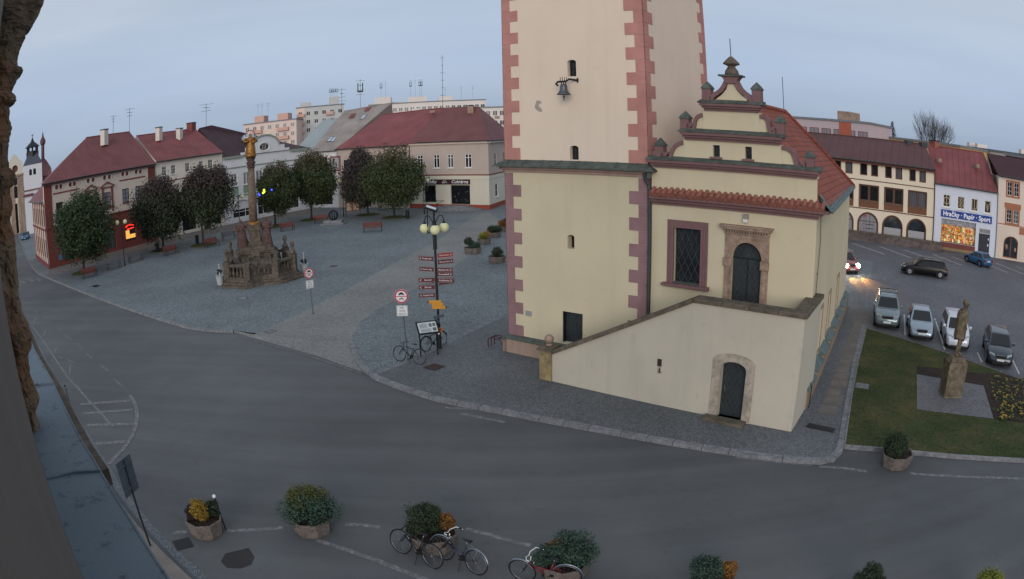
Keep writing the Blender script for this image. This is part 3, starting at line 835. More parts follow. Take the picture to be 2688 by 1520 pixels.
wall_panel(cw, BK, [(0, 0), (bl.length, 0), (bl.length, sidez), (0, sidez)], [], 0)
# gable tiers
def gz(pts): return [T.sz(zq(*p)) for p in pts]
zB = T.sz(zq(850, 765))[1]; zB1 = T.sz(zq(850, 722))[1]; zCc = T.sz(zq(850, 522))[1]; zC1 = T.sz(zq(850, 480))[1]
t2l, t2r = T.sz(zq(468, 850))[0], T.sz(zq(1250, 890))[0]; t3l, t3r = T.sz(zq(624, 610))[0], T.sz(zq(1075, 620))[0]
def gwall(pts, holes=(), d0=-.35, d=0.0):
    wall_panel(cw, T, pts, holes, d, .25)
    n = len(pts)
    for i in range(n):
        a, b2 = pts[i], pts[(i + 1) % n]
        cw.poly([T.P(a[0], a[1], d), T.P(b2[0], b2[1], d), T.P(b2[0], b2[1], d0), T.P(a[0], a[1], d0)])
    cw.sheet([[T.P(s, z, d0) for s, z in pts]])
ZG1 = ZG + .45
gwall([(CL, ZG), (CR, ZG), (CR, ZG1 - .1), (CL, ZG1 - .1)])
gwall([(t2l, ZG1 - .12), (t2r, ZG1 - .12), (t2r, zB), (t2l, zB)], [rect_pts(wa), rect_pts(wb)])
gwall([(t3l, zB), (t3r, zB), (t3r, zCc), (t3l, zCc)])
for pts in ([(468, 765), (420, 792), (390, 830), (372, 885), (345, 925), (470, 935)], [(1250, 800), (1300, 815), (1345, 850), (1365, 910), (1378, 975), (1250, 985)],
            [(622, 545), (585, 560), (564, 600), (557, 685), (625, 697)], [(1075, 550), (1120, 565), (1142, 605), (1150, 705), (1075, 717)],
            [(742, 460), (720, 428), (770, 390), (805, 350), (820, 300), (870, 300), (890, 350), (930, 395), (975, 430), (960, 465)]):
    p_ = gz(pts); gwall(p_, (), -.30, -.03)
cw.build('wall', M['cream'], chapel)
# cornices of the gable
def cornice(name, a, b, z0, z1, out=.34, parent=chapel):
    m = MB(); h = z1 - z0
    m.wbox(T, a, z0, -.02, b, z0 + h * .30, out * .35); m.wbox(T, a - .06, z0 + h * .302, -.02, b + .06, z0 + h * .62, out * .62); m.wbox(T, a - .12, z0 + h * .622, -.34, b + .12, z1, out * .9)
    o = m.build(name, M['mauve'], parent)
    s = MB(); P = T.P
    s.hexa([P(a - .2, z1 + .002, out), P(b + .2, z1 + .002, out), P(b + .2, z1 + .002, -.42), P(a - .2, z1 + .002, -.42), P(a - .2, z1 + .05, out), P(b + .2, z1 + .05, out), P(b + .16, z1 + .17, -.05), P(a - .16, z1 + .17, -.05)])
    s.wbox(T, a - .16, z1 + .01, -.42, b + .16, z1 + .165, -.052)
    s.build('cover_slabs', M['slate'], o)
cornice('cornice', CL + .08, CR - .02, ZG, ZG + .30)
cornice('cornice', T.sz(zq(462, 740))[0] + .12, T.sz(zq(1262, 770))[0] - .12, zB, zB + .30)
cornice('cornice', T.sz(zq(618, 500))[0] + .1, T.sz(zq(1092, 510))[0] - .1, zCc, zCc + .28)
# scrolls
def scroll(pts, w=.15):
    m = MB(); p = gz(pts)
    q = []
    for i in range(len(p) - 1):
        for t in range(3):
            u = t / 3; a0 = p[max(i - 1, 0)]; a1 = p[i]; a2 = p[i + 1]; a3 = p[min(i + 2, len(p) - 1)]
            q.append(tuple(.5 * ((2 * a1[k]) + (-a0[k] + a2[k]) * u + (2 * a0[k] - 5 * a1[k] + 4 * a2[k] - a3[k]) * u * u + (-a0[k] + 3 * a1[k] - 3 * a2[k] + a3[k]) * u ** 3) for k in (0, 1)))
    q.append(p[-1])
    wband(m, T, q, w, -.32, .07)
    m.build('scroll', M['mauve'], chapel)
scroll([(466, 772), (435, 780), (405, 800), (380, 838), (368, 880), (355, 912), (330, 918), (306, 900), (305, 870), (320, 860), (338, 872)])
scroll([(1252, 812), (1290, 818), (1330, 842), (1352, 885), (1366, 935), (1382, 972), (1408, 985), (1432, 970), (1438, 942), (1425, 928), (1408, 938)])
scroll([(621, 552), (588, 562), (565, 592), (556, 640), (542, 672), (518, 668), (508, 643), (520, 628), (536, 638)])
scroll([(1078, 562), (1120, 570), (1142, 605), (1150, 655), (1163, 695), (1188, 705), (1202, 680), (1188, 660), (1172, 672)])
scroll([(742, 440), (722, 452), (697, 440), (693, 415), (718, 390), (762, 360), (790, 322), (806, 288)], .17)
scroll([(950, 455), (985, 462), (1006, 442), (998, 415), (958, 385), (920, 350), (896, 312), (884, 288)], .17)
cp_ = MB(); cp_.prism([T.P(s, z, -.33) for s, z in gz([(772, 243), (925, 243), (903, 268), (888, 300), (802, 300), (790, 266)])], T.P(0, 0, .10) - T.P(0, 0, -.33)); cp_.build('gable_cap', M['mauve'], chapel)
sl = MB(); a_, b_ = T.sz(zq(752, 238)), T.sz(zq(936, 240)); sl.wbox(T, a_[0], a_[1] - .03, -.4, b_[0], a_[1] + .04, .18); sl.build('cap_slab', M['slate'], chapel)
# finials
def finial(px, py, hpx_top, w=.38, cap=True):
    s, z = T.sz(zq(px, py)); z2 = T.sz(zq(px, hpx_top))[1]; c = T.P(s, 0, -.12)
    m = MB(); h = z2 - z; hp = h * .70
    m.wbox(T, s - w / 2, z - .02, -.12 - w / 2, s + w / 2, z + hp, -.12 + w / 2)
    o = m.build('pinnacle', M['mauve'], chapel)
    k = MB(); k.lathe([(w * .84, z + hp), (w * .84, z + hp + .04), (w * .60, z + hp + .14), (w * .2, z2 + .02), (.03, z2 + .06)], (c.x, c.y, 0), 4, rot=R(-37 + 45)); k.build('pinnacle_cap', M['slate'], o)
finial(278, 925, 745); finial(480, 695, 532); finial(656, 455, 296); finial(1053, 470, 303); finial(1235, 728, 565); finial(1470, 1010, 843)
s_, z_ = T.sz(zq(846, 232)); zt_ = T.sz(zq(838, 84))[1]; hh = zt_ - z_; uc = T.P(s_, 0, -.12)
um = MB(); um.lathe([(r_, z_ + hh * t_) for r_, t_ in ((.27, 0), (.30, .04), (.27, .22), (.17, .40), (.15, .46), (.22, .52), (.35, .58), (.33, .66), (.18, .86), (.06, 1.0))], (uc.x, uc.y, 0), 14); um.build('urn_finial', M['coping'], chapel, smooth=True)
rd = MB(); rd.tube([(uc.x, uc.y, zt_ - .1), (uc.x, uc.y, zt_ + .75)], .018, 5); q_ = T.P(11.3, 0, -9.0); rd.tube([(q_.x, q_.y, 11.8), (q_.x, q_.y, 13.8)], .018, 5); rd.build('lightning_rod', M['iron'], chapel)
for w_ in (wa, wb):
    window(chapel, T, w_, 'iron', 'glass', 1, 1, .2, .04, sill='mauve')
# big framed window with lattice
o = window(chapel, T, kwin, 'iron', 'glass_b', 3, 4, .24, .05, .025)
lt = MB()
s0, z0, s1, z1 = kwin
for sgn in (1, -1):
    c = -2.4
    while c < 3.4:
        a = []; t = 0
        while t <= z1 - z0:
            s = s0 + c + (t * .5 if sgn > 0 else (1.2 - t * .5))
            if s0 + .04 < s < s1 - .04: a.append((s, z0 + t))
            t += .04
        if len(a) > 2: wband(lt, T, [a[0], a[-1]], .022, -.13, -.115)
        c += .30
lt.build('iron_lattice', M['lattice'], o)
fr = MB(); sx0, sz0, sx1, sz1 = kwin
for k_, (wd, d1) in enumerate(((.30, .035), (.20, .07), (.10, .10))):
    d0 = (0, .035, .07)[k_]
    fr.wbox(T, sx0 - wd, sz0 - .02, d0, sx0, sz1 + wd, d1); fr.wbox(T, sx1, sz0 - .02, d0, sx1 + wd, sz1 + wd, d1); fr.wbox(T, sx0, sz1, d0, sx1, sz1 + wd, d1)
fr.wbox(T, sx0 - .42, sz0 - .17, 0, sx1 + .42, sz0 - .022, .16); fr.wbox(T, sx0 - .46, sz0 - .13, .16, sx1 + .46, sz0 - .03, .26)
fr.build('window_surround', M['mauve'], chapel)
si = MB(); si.wbox(T, sx0 + .01, sz0 + .001, -.22, sx1 - .01, sz0 + .03, .09); si.build('window_ledge', M['slate'], chapel)
# portal
pr = MB(); cxs = (kd_l + kd_r) / 2; hw = (kd_r - kd_l) / 2; ptop = dtop + .30
wband(pr, T, [(cxs + (hw + .09) * math.cos(PI * i / 16), dspr_ + (hw + .09) * math.sin(PI * i / 16)) for dspr_ in (dtop - hw,) for i in range(17)], .16, .04, .10)
sides = [(kd_l - .30, kd_l), (kd_r, kd_r + .30)]
for a, b in sides:
    pr.wbox(T, a, FL, 0, b, dtop - hw - .35, .06); pr.wbox(T, a + .07, FL, .06, b - .07, dtop - hw - .37, .09); pr.wbox(T, a - .04, dtop - hw - .35, 0, b + .02, dtop - hw - .02, .11)
out = [(kd_l - .30, dtop - hw - .02), (kd_l - .17, dtop - hw - .02)] + [(cxs - (hw + .17) * math.cos(PI * i / 16), dtop - hw + (hw + .17) * math.sin(PI * i / 16)) for i in range(1, 16)] + [(kd_r + .17, dtop - hw - .02), (kd_r + .30, dtop - hw - .02), (kd_r + .30, ptop), (kd_l - .30, ptop)]
pr.prism([T.P(s, z, 0) for s, z in out], T.P(0, 0, .05) - T.P(0, 0, 0))
pr.wbox(T, kd_l - .32, ptop, 0, kd_r + .32, ptop + .06, .10)
n_ = 17
for i in range(n_):
    s = kd_l - .27 + (kd_r - kd_l + .54) * i / (n_ - 1); pr.wbox(T, s - .03, ptop + .062, 0, s + .03, ptop + .14, .15)
pr.wbox(T, kd_l - .34, ptop + .142, 0, kd_r + .34, ptop + .20, .16); pr.wbox(T, kd_l - .42, ptop + .202, 0, kd_r + .42, ptop + .30, .26); pr.wbox(T, kd_l - .48, ptop + .302, 0, kd_r + .48, ptop + .36, .32)
pr.build('portal', M['sandstone'], chapel)
lattice_door(chapel, T, (kd_l, FL, kd_r, dtop), -.18, arch=hw, two=True)
lb = T.rect(*zk(992, 442), *zk(1040, 520)); m = MB(); m.wbox(T, lb[0], lb[1] + .12, 0, lb[2], lb[3], .12); o = m.build('wall_lamp', mat('grey lamp housing', '#8d8c84', .5, var=.1), chapel, bevel=.015); m = MB(); m.wbox(T, lb[0] + .01, lb[1], .02, lb[2] - .01, lb[1] + .118, .16); m.build('lamp_glass', M['white'], o)
# tile-covered cornice
ZT = 7.72
mm = MB()
for z0, z1, do in ((ZT - .12, ZT, .08), (ZT + .002, ZT + .13, .20), (ZT + .132, ZT + .24, .34)):
    mm.wbox(T, CL + .02, z0, -.01, CR + do, z1, do)
    mm.hexa([C.P(-do, z0, do), C.P(1.6, z0, do), C.P(1.6, z0, -.01), C.P(-do, z0, -.01), C.P(-do, z1, do), C.P(1.6, z1, do), C.P(1.6, z1, -.01), C.P(-do, z1, -.01)]) if z0 > ZT else None
mm.build('eaves_moulding', M['mauve'], chapel)
tl = MB(); n = 29
for i in range(n):
    s = CL + .14 + (CR + .28 - CL - .14) * i / (n - 1)
    jz = .012 * math.sin(i * 5.1)
    tl.tube([T.P(s, ZT + .54 + jz, .0), T.P(s, ZT + .32 + jz, .40)], [.085, .10], 10)
    if i < n - 1:
        s2 = s + .13; tl.tube([T.P(s2, ZT + .46, .0), T.P(s2, ZT + .245, .38)], [.07, .075], 8)
tl.wbox(T, CL + .03, ZT + .242, 0, CR + .30, ZT + .26, .36)
tl.build('cornice_tiles', M['tile_cap'], chapel)
# main roof
rzt = 11.95
A = T.P(11.3, rzt, -.36); B_ = T.P(11.3, rzt, -9.3)
E0 = C.P(.15, 7.95, .55); E1 = C.P(CDEP - .9, 7.95, .36)
F0 = T.P(CL, 7.95, -.36); F1 = T.P(CL - .3, 7.95, -16.4)
E0b = T.P(14.9, 8.45, -.36)
rf = MB()
rf.poly([A, E0b, E0, E1, B_][::1]); rf.poly([B_, E1, F1]); rf.poly([A, B_, F1, F0])
rf.poly([A, F0, T.P(CR, 7.95, -.36), E0b])
rf.build('roof', M['tile_red'], chapel)
rr = MB(); rr.tube([A + Vector((0, 0, .03)), B_ + Vector((0, 0, .03))], .12, 8); rr.tube([B_ + Vector((0, 0, .03)), E1 + Vector((0, 0, .06))], .11, 8); rr.build('ridge_tiles', M['tile_red'], chapel)
gt = MB(); dirE = (E1 - E0).normalized(); nE = Vector((C.n.x, C.n.y, 0))
inn = (A - E0b); upv = Vector((-nE.x, -nE.y, .75)).normalized()
gt.poly([E0 + Vector((0, 0, .02)), E1 + Vector((0, 0, .02)), E1 + upv * .55 + Vector((0, 0, .05)), E0 + upv * .55 + Vector((0, 0, .05))])
L_e = (E1 - E0).length; i = 0
while i * .6 < L_e:
    p = E0 + dirE * (i * .6) + Vector((0, 0, .03)); gt.tube([p, p + upv * .55 + Vector((0, 0, .04))], .018, 5); i += 1
gt.tube([E0 + nE * .06 + Vector((0, 0, -.03)), E1 + nE * .06 + Vector((0, 0, -.03))], .075, 8)
gt.tube([E0 + nE * .06 + Vector((0, 0, -.03)), E0b + Vector((0, 0, .06))], .06, 6)
gt.build('eaves_gutter', M['copper'], chapel)
sf = MB(); sf.hexa([C.P(0, 7.80, 0), C.P(CDEP, 7.80, 0), C.P(CDEP - 1, 7.80, .3), C.P(.2, 7.80, .48), C.P(0, 7.9, 0), C.P(CDEP, 7.9, 0), C.P(CDEP - 1, 7.93, .34), C.P(.2, 7.93, .52)]); sf.build('soffit', M['mauve'], chapel)
# side wall: plinth with copper cover, windows, lightning cable
ph = MB(); pc = MB()
ph.wbox(C, -.25, 0, -.05, CDEP + .2, .70, .30); s = -.30
while s < CDEP: ph.wbox(C, s + .01, .701, -.04, min(s + 1.69, CDEP + .2), .92, .298); s += 2.4

ph.build('plinth', plaster('pink plinth render', '#94806f', .3), chapel)
i = 0; s = -.30
while s < CDEP:
    e = min(s + (1.7 if i % 2 == 0 else .7), CDEP + .25); P = C.P; k = .0 if i % 2 == 0 else -.20; i += 1
    pc.hexa([P(s, .922 + k, .36), P(e - .012, .922 + k, .36), P(e - .012, .922 + k, 0), P(s, .922 + k, 0), P(s, .95 + k, .36), P(e - .012, .95 + k, .36), P(e - .012, 1.20 + k, 0), P(s, 1.20 + k, 0)])
    s = e
pc.build('plinth_cover', M['copper'], chapel)
for r in sw_: window(chapel, C, r, 'iron', 'glass', 2, 3, .3, .05, surround='sandstone', sw=.13)
cb = MB(); cb.tube([C.P(1.0, 7.7, .05), C.P(1.1, 6.6, .05), C.P(.75, 5.4, .05), C.P(.55, 4.0, .05), C.P(.5, 2.2, .05), C.P(.28, 1.25, .1)], .014, 5); cb.tube([C.P(.28, 1.25, .1), C.P(.12, 1.0, .38), C.P(.05, .05, .38)], .02, 5)
for s_, z_ in ((.75, 5.4), (.55, 4.0)): cb.tube([C.P(s_ - .12, z_, 0), C.P(s_ + .05, z_, .06)], .012, 4)
cb.build('lightning_cable', M['iron'], chapel)
# downpipe between tower and chapel
dp = MB(); sdp = 7.66
dp.tube([T.P(sdp - .15, ZC - .1, .25), T.P(sdp - .12, ZC - .38, .2), T.P(sdp, ZC - .6, .12), T.P(sdp + .02, 6.0, .12), T.P(sdp + .02, 3.1, .12), T.P(sdp + .12, 2.75, .16), T.P(sdp + .12, .6, .16)], .075, 10)
for z in (7.3, 5.6, 4.2): dp.tube([T.P(sdp, z, .12), T.P(sdp, z + .05, .12)], .09, 10)
dp.box(-.1, -.1, 0, .1, .1, .22, Matrix.Translation(T.P(sdp, ZC - .3, .16)))
dp.build('downpipe', M['lead'], chapel)

# ---------------------------------------------------------------- covered stair with its parapet wall
S = Wall((1.617, 27.587), -38.0); SL = 10.77
zs = zoomed(1400, 750, 3.033)
stair = empty('stair_enclosure', S.P(SL / 2, 0, 0), 0, 'off-white stair wall with sloping stone coping and an iron door in front of the chapel', 'stair wall')
SD = Wall(S.P(SL, 0).xy, 53.5)
dl, drr = S.sz(zs(1480, 830))[0], S.sz(zs(1682, 830))[0]; dcr = S.sz(zs(1590, 605))[1]; dz0 = .16
sgn_ = S.rect(*zs(990, 583), *zs(1022, 640))
zl0, zl1, sk = 1.32, 4.42, S.sz(zs(1280, 115))[0]
def topz(s): return zl0 + (zl1 - zl0) * min(1, max(0, s / sk))
m = MB(); dopen = arch_pts(dl, dz0, drr, dcr, .28)
wall_panel(m, S, [(0, 0), (SL, 0), (SL, zl1), (sk, zl1), (0, zl0)], [dopen], 0, .35)
th = .45
m.poly([S.P(0, 0, -th), S.P(0, 0, 0), S.P(0, zl0, 0), S.P(0, zl0, -th)])
m.poly([S.P(0, 0, -th), S.P(0, zl0, -th), S.P(sk, zl1, -th), S.P(SL - th, zl1, -th), S.P(SL - th, 0, -th)])
sdl = 3.5
wall_panel(m, SD, [(0, 0), (sdl, 0), (sdl, zl1), (0, zl1)], [], 0)
m.poly([SD.P(th, 0, -th), SD.P(sdl, 0, -th), SD.P(sdl, zl1, -th), SD.P(th, zl1, -th)])
m.build('wall', M['stair_wall'], stair)
# coping
m = MB(); cw_ = .09; s = -.02
P = S.P
def cop(a, b, za, zb_):
    m.hexa([P(a, za, cw_), P(b, zb_, cw_), P(b, zb_, -th - cw_), P(a, za, -th - cw_), P(a, za + .17, cw_), P(b, zb_ + .17, cw_), P(b, zb_ + .17, -th - cw_), P(a, za + .17, -th - cw_)])
k = 6
for i in range(k):
    a = sk * i / k; b = sk * (i + 1) / k - .012; cop(a, b, topz(a) + .002, topz(b) + .002)
e_ = SL + cw_
for i in range(4):
    a = sk + (e_ - sk) * i / 4; b = sk + (e_ - sk) * (i + 1) / 4 - (.012 if i < 3 else 0); cop(a, b, zl1 + .002, zl1 + .002)
P = SD.P
for i in range(2):
    a = th + cw_ + .012 + (sdl - th - cw_) * i / 2; b = a + (sdl - th - cw_) / 2 - .012
    m.hexa([P(a, zl1 + .002, cw_), P(b, zl1 + .002, cw_), P(b, zl1 + .002, -th - cw_), P(a, zl1 + .002, -th - cw_), P(a, zl1 + .172, cw_), P(b, zl1 + .172, cw_), P(b, zl1 + .172, -th - cw_), P(a, zl1 + .172, -th - cw_)])
m.build('coping', M['coping'], stair, bevel=.02)
# steps and landing behind the wall
m = MB(); ns = 18
for i in range(ns):
    a = .35 + (sk - .5 - .35) * i / ns; b = .35 + (sk - .5 - .35) * (i + 1) / ns; z = FL * (i + 1) / ns
    m.hexa([S.P(a, 0, -th - .002), S.P(b - .002, 0, -th - .002), S.P(b - .002, 0, -2.1), S.P(a, 0, -2.1), S.P(a, z, -th - .002), S.P(b - .002, z, -th - .002), S.P(b - .002, z, -2.1), S.P(a, z, -2.1)])
m.hexa([S.P(sk - .15, 0, -th - .002), S.P(SL - th, 0, -th - .002), T.P(14.3, 0, .0), T.P(7.9, 0, .0), S.P(sk - .15, FL - .02, -th - .002), S.P(SL - th, FL - .02, -th - .002), T.P(14.3, FL - .02, .0), T.P(7.9, FL - .02, .0)])
m.build('steps', M['coping'], stair)
# end pillar with ball
m = MB(); m.wbox(S, -.62, 0, -.52, -.005, 1.42, .06); m.build('end_pillar', stone('yellowish sandstone blocks', '#9a8a63', '#6f6450', 4, .6), stair)
m = MB(); m.wbox(S, -.70, 1.422, -.60, .12, 1.50, .14); m.wbox(S, -.64, 1.502, -.54, .02, 1.60, .08); m.build('pillar_cap', M['coping'], stair)
m = MB(); c = S.P(-.31, 1.60, -.23); m.lathe([(.13, 0), (.15, .05), (.09, .10)], c, 14); m.ball(c + Vector((0, 0, .28)), .20, 14); m.build('stone_ball', M['sandstone'], stair, smooth=True)
# portal of the lower door
m = MB(); rise = .30; pw = .34
inner = arch_pts(dl, dz0, drr, dcr, .28); outer = arch_pts(dl - pw, 0, drr + pw, dcr + .30, .34)
ol = [(dl, 0), (dl, dz0)] + inner[2:][::-1] + [(drr, 0)]
ring = [(dl - pw, 0), (dl, 0)] + inner[2:][::-1][0:0]
pts = [(dl - pw, 0.0)] + outer[2:][::-1] + [(drr + pw, 0.0), (drr, 0.0)] + inner[2:] + [(dl, 0.0)]
m.prism([S.P(s, z, .001) for s, z in pts], S.P(0, 0, .05) - S.P(0, 0, 0)); m.build('door_surround', M['grey_stone'], stair)
lattice_door(stair, S, (dl, dz0, drr, dcr), -.26, arch=.28)
m = MB(); m.wbox(S, dl - pw - .1, 0, .052, drr + pw - .1, .11 + ZS, .55); m.wbox(S, dl - .01, 0, -.3, drr + .01, .16, .05); m.build('door_step', M['coping'], stair, bevel=.02)
m = MB(); m.wbox(S, sgn_[0], sgn_[1], 0, sgn_[2], sgn_[3], .03); m.build('notice', mat('dark notice', '#3a2d2b', .5, var=.1), stair)
m = MB(); m.wbox(S, sgn_[0] + .02, sgn_[1] - .30, 0, sgn_[2] - .04, sgn_[1] - .03, .02); m.build('small_notice', M['grey_stone'], stair)
m = MB(); m.wbox(S, sgn_[0] + .08, sgn_[1] - .25, .021, sgn_[0] + .14, sgn_[1] - .08, .024); m.wbox(S, sgn_[0] + .08, sgn_[1] - .25, .021, sgn_[0] + .2, sgn_[1] - .22, .025); m.build('notice_print', M['ink'], stair)
# waste bin / bench behind tower corner
bk = empty('bike_rack', G(1305, 915, ZS), R(-37), 'dark red curved iron rack by the left foot of the church tower', 'rack')
m = MB()
for i in range(3):
    y = .25 * i; m.tube([(-.55, y, 0), (-.55, y, .38), (-.4, y, .5), (.1, y, .5), (.3, y, .35), (.42, y, 0)], .025, 6)
m.tube([(-.4, 0, .5), (-.4, .5, .5)], .025, 6); m.tube([(.1, 0, .5), (.1, .5, .5)], .025, 6)
m.build('rail', mat('dark red iron', '#4a2b33', .5, .3, var=.2), None).parent = bk
# ---------------------------------------------------------------- helpers for houses
def text_on(parent, s, W, s0, z, d, size, m, name='lettering', align='CENTER', width=None, ext=.004, bold=0.0, slant=0.0):
    cu = bpy.data.curves.new(name, 'FONT'); cu.body = s; cu.size = size; cu.extrude = ext; cu.align_x = align; cu.align_y = 'CENTER'; cu.offset = bold; cu.shear = slant; cu.resolution_u = 2
    o = bpy.data.objects.new(name, cu); COL.objects.link(o)
    bpy.context.view_layer.update()
    me = bpy.data.meshes.new_from_object(o.evaluated_get(bpy.context.evaluated_depsgraph_get()))
    COL.objects.unlink(o); bpy.data.objects.remove(o)
    xs = [v.co.x for v in me.vertices]; k = 1.0
    if width and xs: k = width / max(1e-6, max(xs) - min(xs))
    u = Vector((W.u.x, W.u.y, 0)); n = Vector((W.n.x, W.n.y, 0)); o0 = W.P(s0, z, d) - (worldloc(parent) if parent is not None else Vector((0, 0, 0)))
    for v in me.vertices: v.co = o0 + u * (v.co.x * k) + Vector((0, 0, v.co.y)) + n * v.co.z
    me.materials.clear(); me.materials.append(m)
    q = bpy.data.objects.new(name, me); COL.objects.link(q); q.parent = parent
    return q

def roof(parent, W, e, r, m, over=.35, sb=None, tri=True, seams=0.0, gutter='lead', name='roof', back=True, gable=None, th=.10):
    "e = (s0, s1, z) eaves; r = (s0, s1, z, off) ridge lying off behind the wall"
    se0, se1, ez = e; sr0, sr1, rz, off = r[:4]; P = W.P
    rz2 = r[4] if len(r) > 4 else rz
    mb = MB(); A, B_, C_, D_ = P(se0, ez, over), P(se1, ez, over), P(sr1, rz2, -off), P(sr0, rz, -off)
    sb = sb or (se0, se1); b0, b1 = P(sb[0], ez, -2 * off - over), P(sb[1], ez, -2 * off - over)
    mb.poly([A, B_, C_, D_])
    if back: mb.poly([D_, C_, b1, b0])
    if gable is None and tri:
        mb.poly([A, D_, b0]); mb.poly([C_, B_, b1])
    t = Vector((0, 0, -th)); mb.poly([A + t, B_ + t, B_, A])
    o = mb.build(name, m, parent)
    if gable is not None:
        g = MB(); g.poly([A, D_, b0]); g.poly([C_, B_, b1]); g.build('gable_wall', gable, parent)
    if seams:
        s_ = MB(); s = min(se0, sr0) + seams * .5
        while s < max(se1, sr1):
            ts = [i / 24 for i in range(25) if se0 + (sr0 - se0) * i / 24 <= s <= se1 + (sr1 - se1) * i / 24]
            if len(ts) > 1:
                def pt(t): return P(s, ez + (rz + (rz2 - rz) * (s - sr0) / max(.1, sr1 - sr0) - ez) * t, over - (over + off) * t) + Vector((0, 0, .02))
                s_.tube([pt(ts[0]), pt(ts[-1])], .022, 4)
            s += seams
        s_.tube([D_ + Vector((0, 0, .03)), C_ + Vector((0, 0, .03))], .07, 6)
        s_.build('seams', m, o)
    if gutter:
        gq = MB(); gq.tube([P(se0, ez - .02, over + .06), P(se1, ez - .02, over + .06)], .07, 6); gq.build('gutter', M[gutter], parent)
    return o

def box_house(parent, W, s0, s1, ez, depth, holes, m, front_m=None, name='wall'):
    mb = MB(); wall_panel(mb, W, [(s0, 0), (s1, 0), (s1, ez), (s0, ez)], holes, 0, .16)
    P = W.P
    mb.poly([P(s0, 0, -depth), P(s0, 0, 0), P(s0, ez, 0), P(s0, ez, -depth)]); mb.poly([P(s1, 0, 0), P(s1, 0, -depth), P(s1, ez, -depth), P(s1, ez, 0)])
    mb.poly([P(s1, 0, -depth), P(s0, 0, -depth), P(s0, ez, -depth), P(s1, ez, -depth)])
    return mb.build(name, m, parent)

def chimney(parent, c, w, z0, z1, m, l=None):
    mb = MB(); l = l or w * 1.4
    mb.box(c.x - w / 2, c.y - l / 2, z0, c.x + w / 2, c.y + l / 2, z1 - .12); o = mb.build('chimney', m, parent)
    k = MB(); k.box(c.x - w / 2 - .06, c.y - l / 2 - .06, z1 - .118, c.x + w / 2 + .06, c.y + l / 2 + .06, z1); k.build('chimney_cap', M['iron'], o)

def antenna(parent, c, z0, h, bars=3, w=.9, panels=False):
    mb = MB(); mb.tube([(c.x, c.y, z0), (c.x, c.y, z0 + h)], .028, 5)
    for i in range(bars):
        z = z0 + h * (.95 - .14 * i); a = .5 + i * 1.1; dx, dy = math.cos(a) * w / 2, math.sin(a) * w / 2
        mb.tube([(c.x - dx, c.y - dy, z), (c.x + dx, c.y + dy, z)], .018, 4)
        for t in (-.8, -.3, .3, .8): mb.tube([(c.x + dx * t - dy * .3, c.y + dy * t + dx * .3, z), (c.x + dx * t + dy * .3, c.y + dy * t - dx * .3, z)], .012, 4)
    if panels:
        for dx in (-.4, .4): mb.box(c.x + dx - .07, c.y - .07, z0 + h * .6, c.x + dx + .07, c.y + .07, z0 + h * .88)
        mb.box(c.x - .4, c.y - .04, z0 + h * .6, c.x + .4, c.y + .04, z0 + h * .65)
    return mb.build('antenna', M['iron'], parent)

def ledge(parent, W, pts, m, w=.14, d=.07, name='string_course'):
    mb = MB(); wband(mb, W, pts, w, -.01, d); return mb.build(name, m, parent)

za = zoomed(0, 300, 3.4665); zbb = zoomed(400, 300, 3.4665); zc = zoomed(800, 200, 2.911); zr = zoomed(2000, 240, 3.1657)
red_roof = mat('dull red painted sheet roof', '#77494a', .6, .1, var=.14, scale=.6); red_roof2 = mat('red painted sheet roof', '#7f494b', .55, .15, var=.18, scale=.5)
brick_red = plaster('red painted render', '#79443f', .25)
cream1 = plaster('cream facade', '#d0c1b4', .14); cream2 = plaster('pale cream facade', '#d3cbc0', .12)
trim1 = mat('red-brown facade trim', '#7c4640', .8, var=.1)
white1 = plaster('white facade', '#d6d8db', .08)

# ---------------------------------------------------------------- red and cream corner house
W1 = Wall((-53.2, 59.9), 66)
h1 = empty('corner_house', W1.P(0, 0), 0, 'red and cream corner house with red hipped roof and round attic openings', 'town house', 'town houses round the square')
e1 = 10.05; L1 = 18.7; zb1 = 4.75
wins = [W1.rect(*za(512, 795), *za(575, 945)), W1.rect(*za(800, 705), *za(862, 850)), W1.rect(*za(948, 705), *za(1012, 845)), W1.rect(*za(1114, 678), *za(1178, 815)), W1.rect(*za(1234, 655), *za(1296, 790))]
zw0 = sum(w[1] for w in wins[1:4]) / 3; zw1 = sum(w[3] for w in wins[2:4]) / 2
wins = [(w[0], zw0, w[2], zw1) for w in wins]
circ = [W1.sz(za(x, y)) for x, y in ((516, 665), (554, 657), (640, 640), (678, 632), (803, 606), (848, 597), (952, 578), (996, 571), (1118, 546), (1157, 540), (1240, 524), (1278, 521))]
def disc(c, r, n=14): return [(c[0] + r * math.cos(2 * PI * i / n), c[1] + r * math.sin(2 * PI * i / n)) for i in range(n)]
archs = [(2.6, ZS, 4.6, 3.1), (6.0, ZS, 8.0, 3.1), (9.6, ZS, 11.4, 3.1)]
neon = (13.0, .9, 14.9, 3.0); shop2 = (16.0, .7, 17.8, 3.0)
up_h = [rect_pts(w) for w in wins] + [disc(c, .30) for c in circ]
mb = MB(); P = W1.P
wall_panel(mb, W1, [(0, zb1), (L1, zb1), (L1, e1), (0, e1)], up_h, 0, .18)
mb.poly([P(L1, 0, 0), P(L1, 0, -12), P(L1, e1, -12), P(L1, e1, 0)]); mb.build('upper_wall', cream1, h1)
mb = MB(); wall_panel(mb, W1, [(0, 0), (L1, 0), (L1, zb1), (0, zb1)], [arch_pts(*a, .9) for a in archs] + [rect_pts(neon), rect_pts(shop2)], .03, .3)
mb.wbox(W1, -.06, zb1 - .04, .03, L1, zb1 + .10, .14)
mb.wbox(W1, 0.0, zb1 + .10, .001, 1.25, e1 - .3, .05); mb.wbox(W1, L1 - 1.1, zb1 + .10, .001, L1, e1 - .3, .05)
mb.wbox(W1, .0, 0, .031, 12.6, .55, .09)
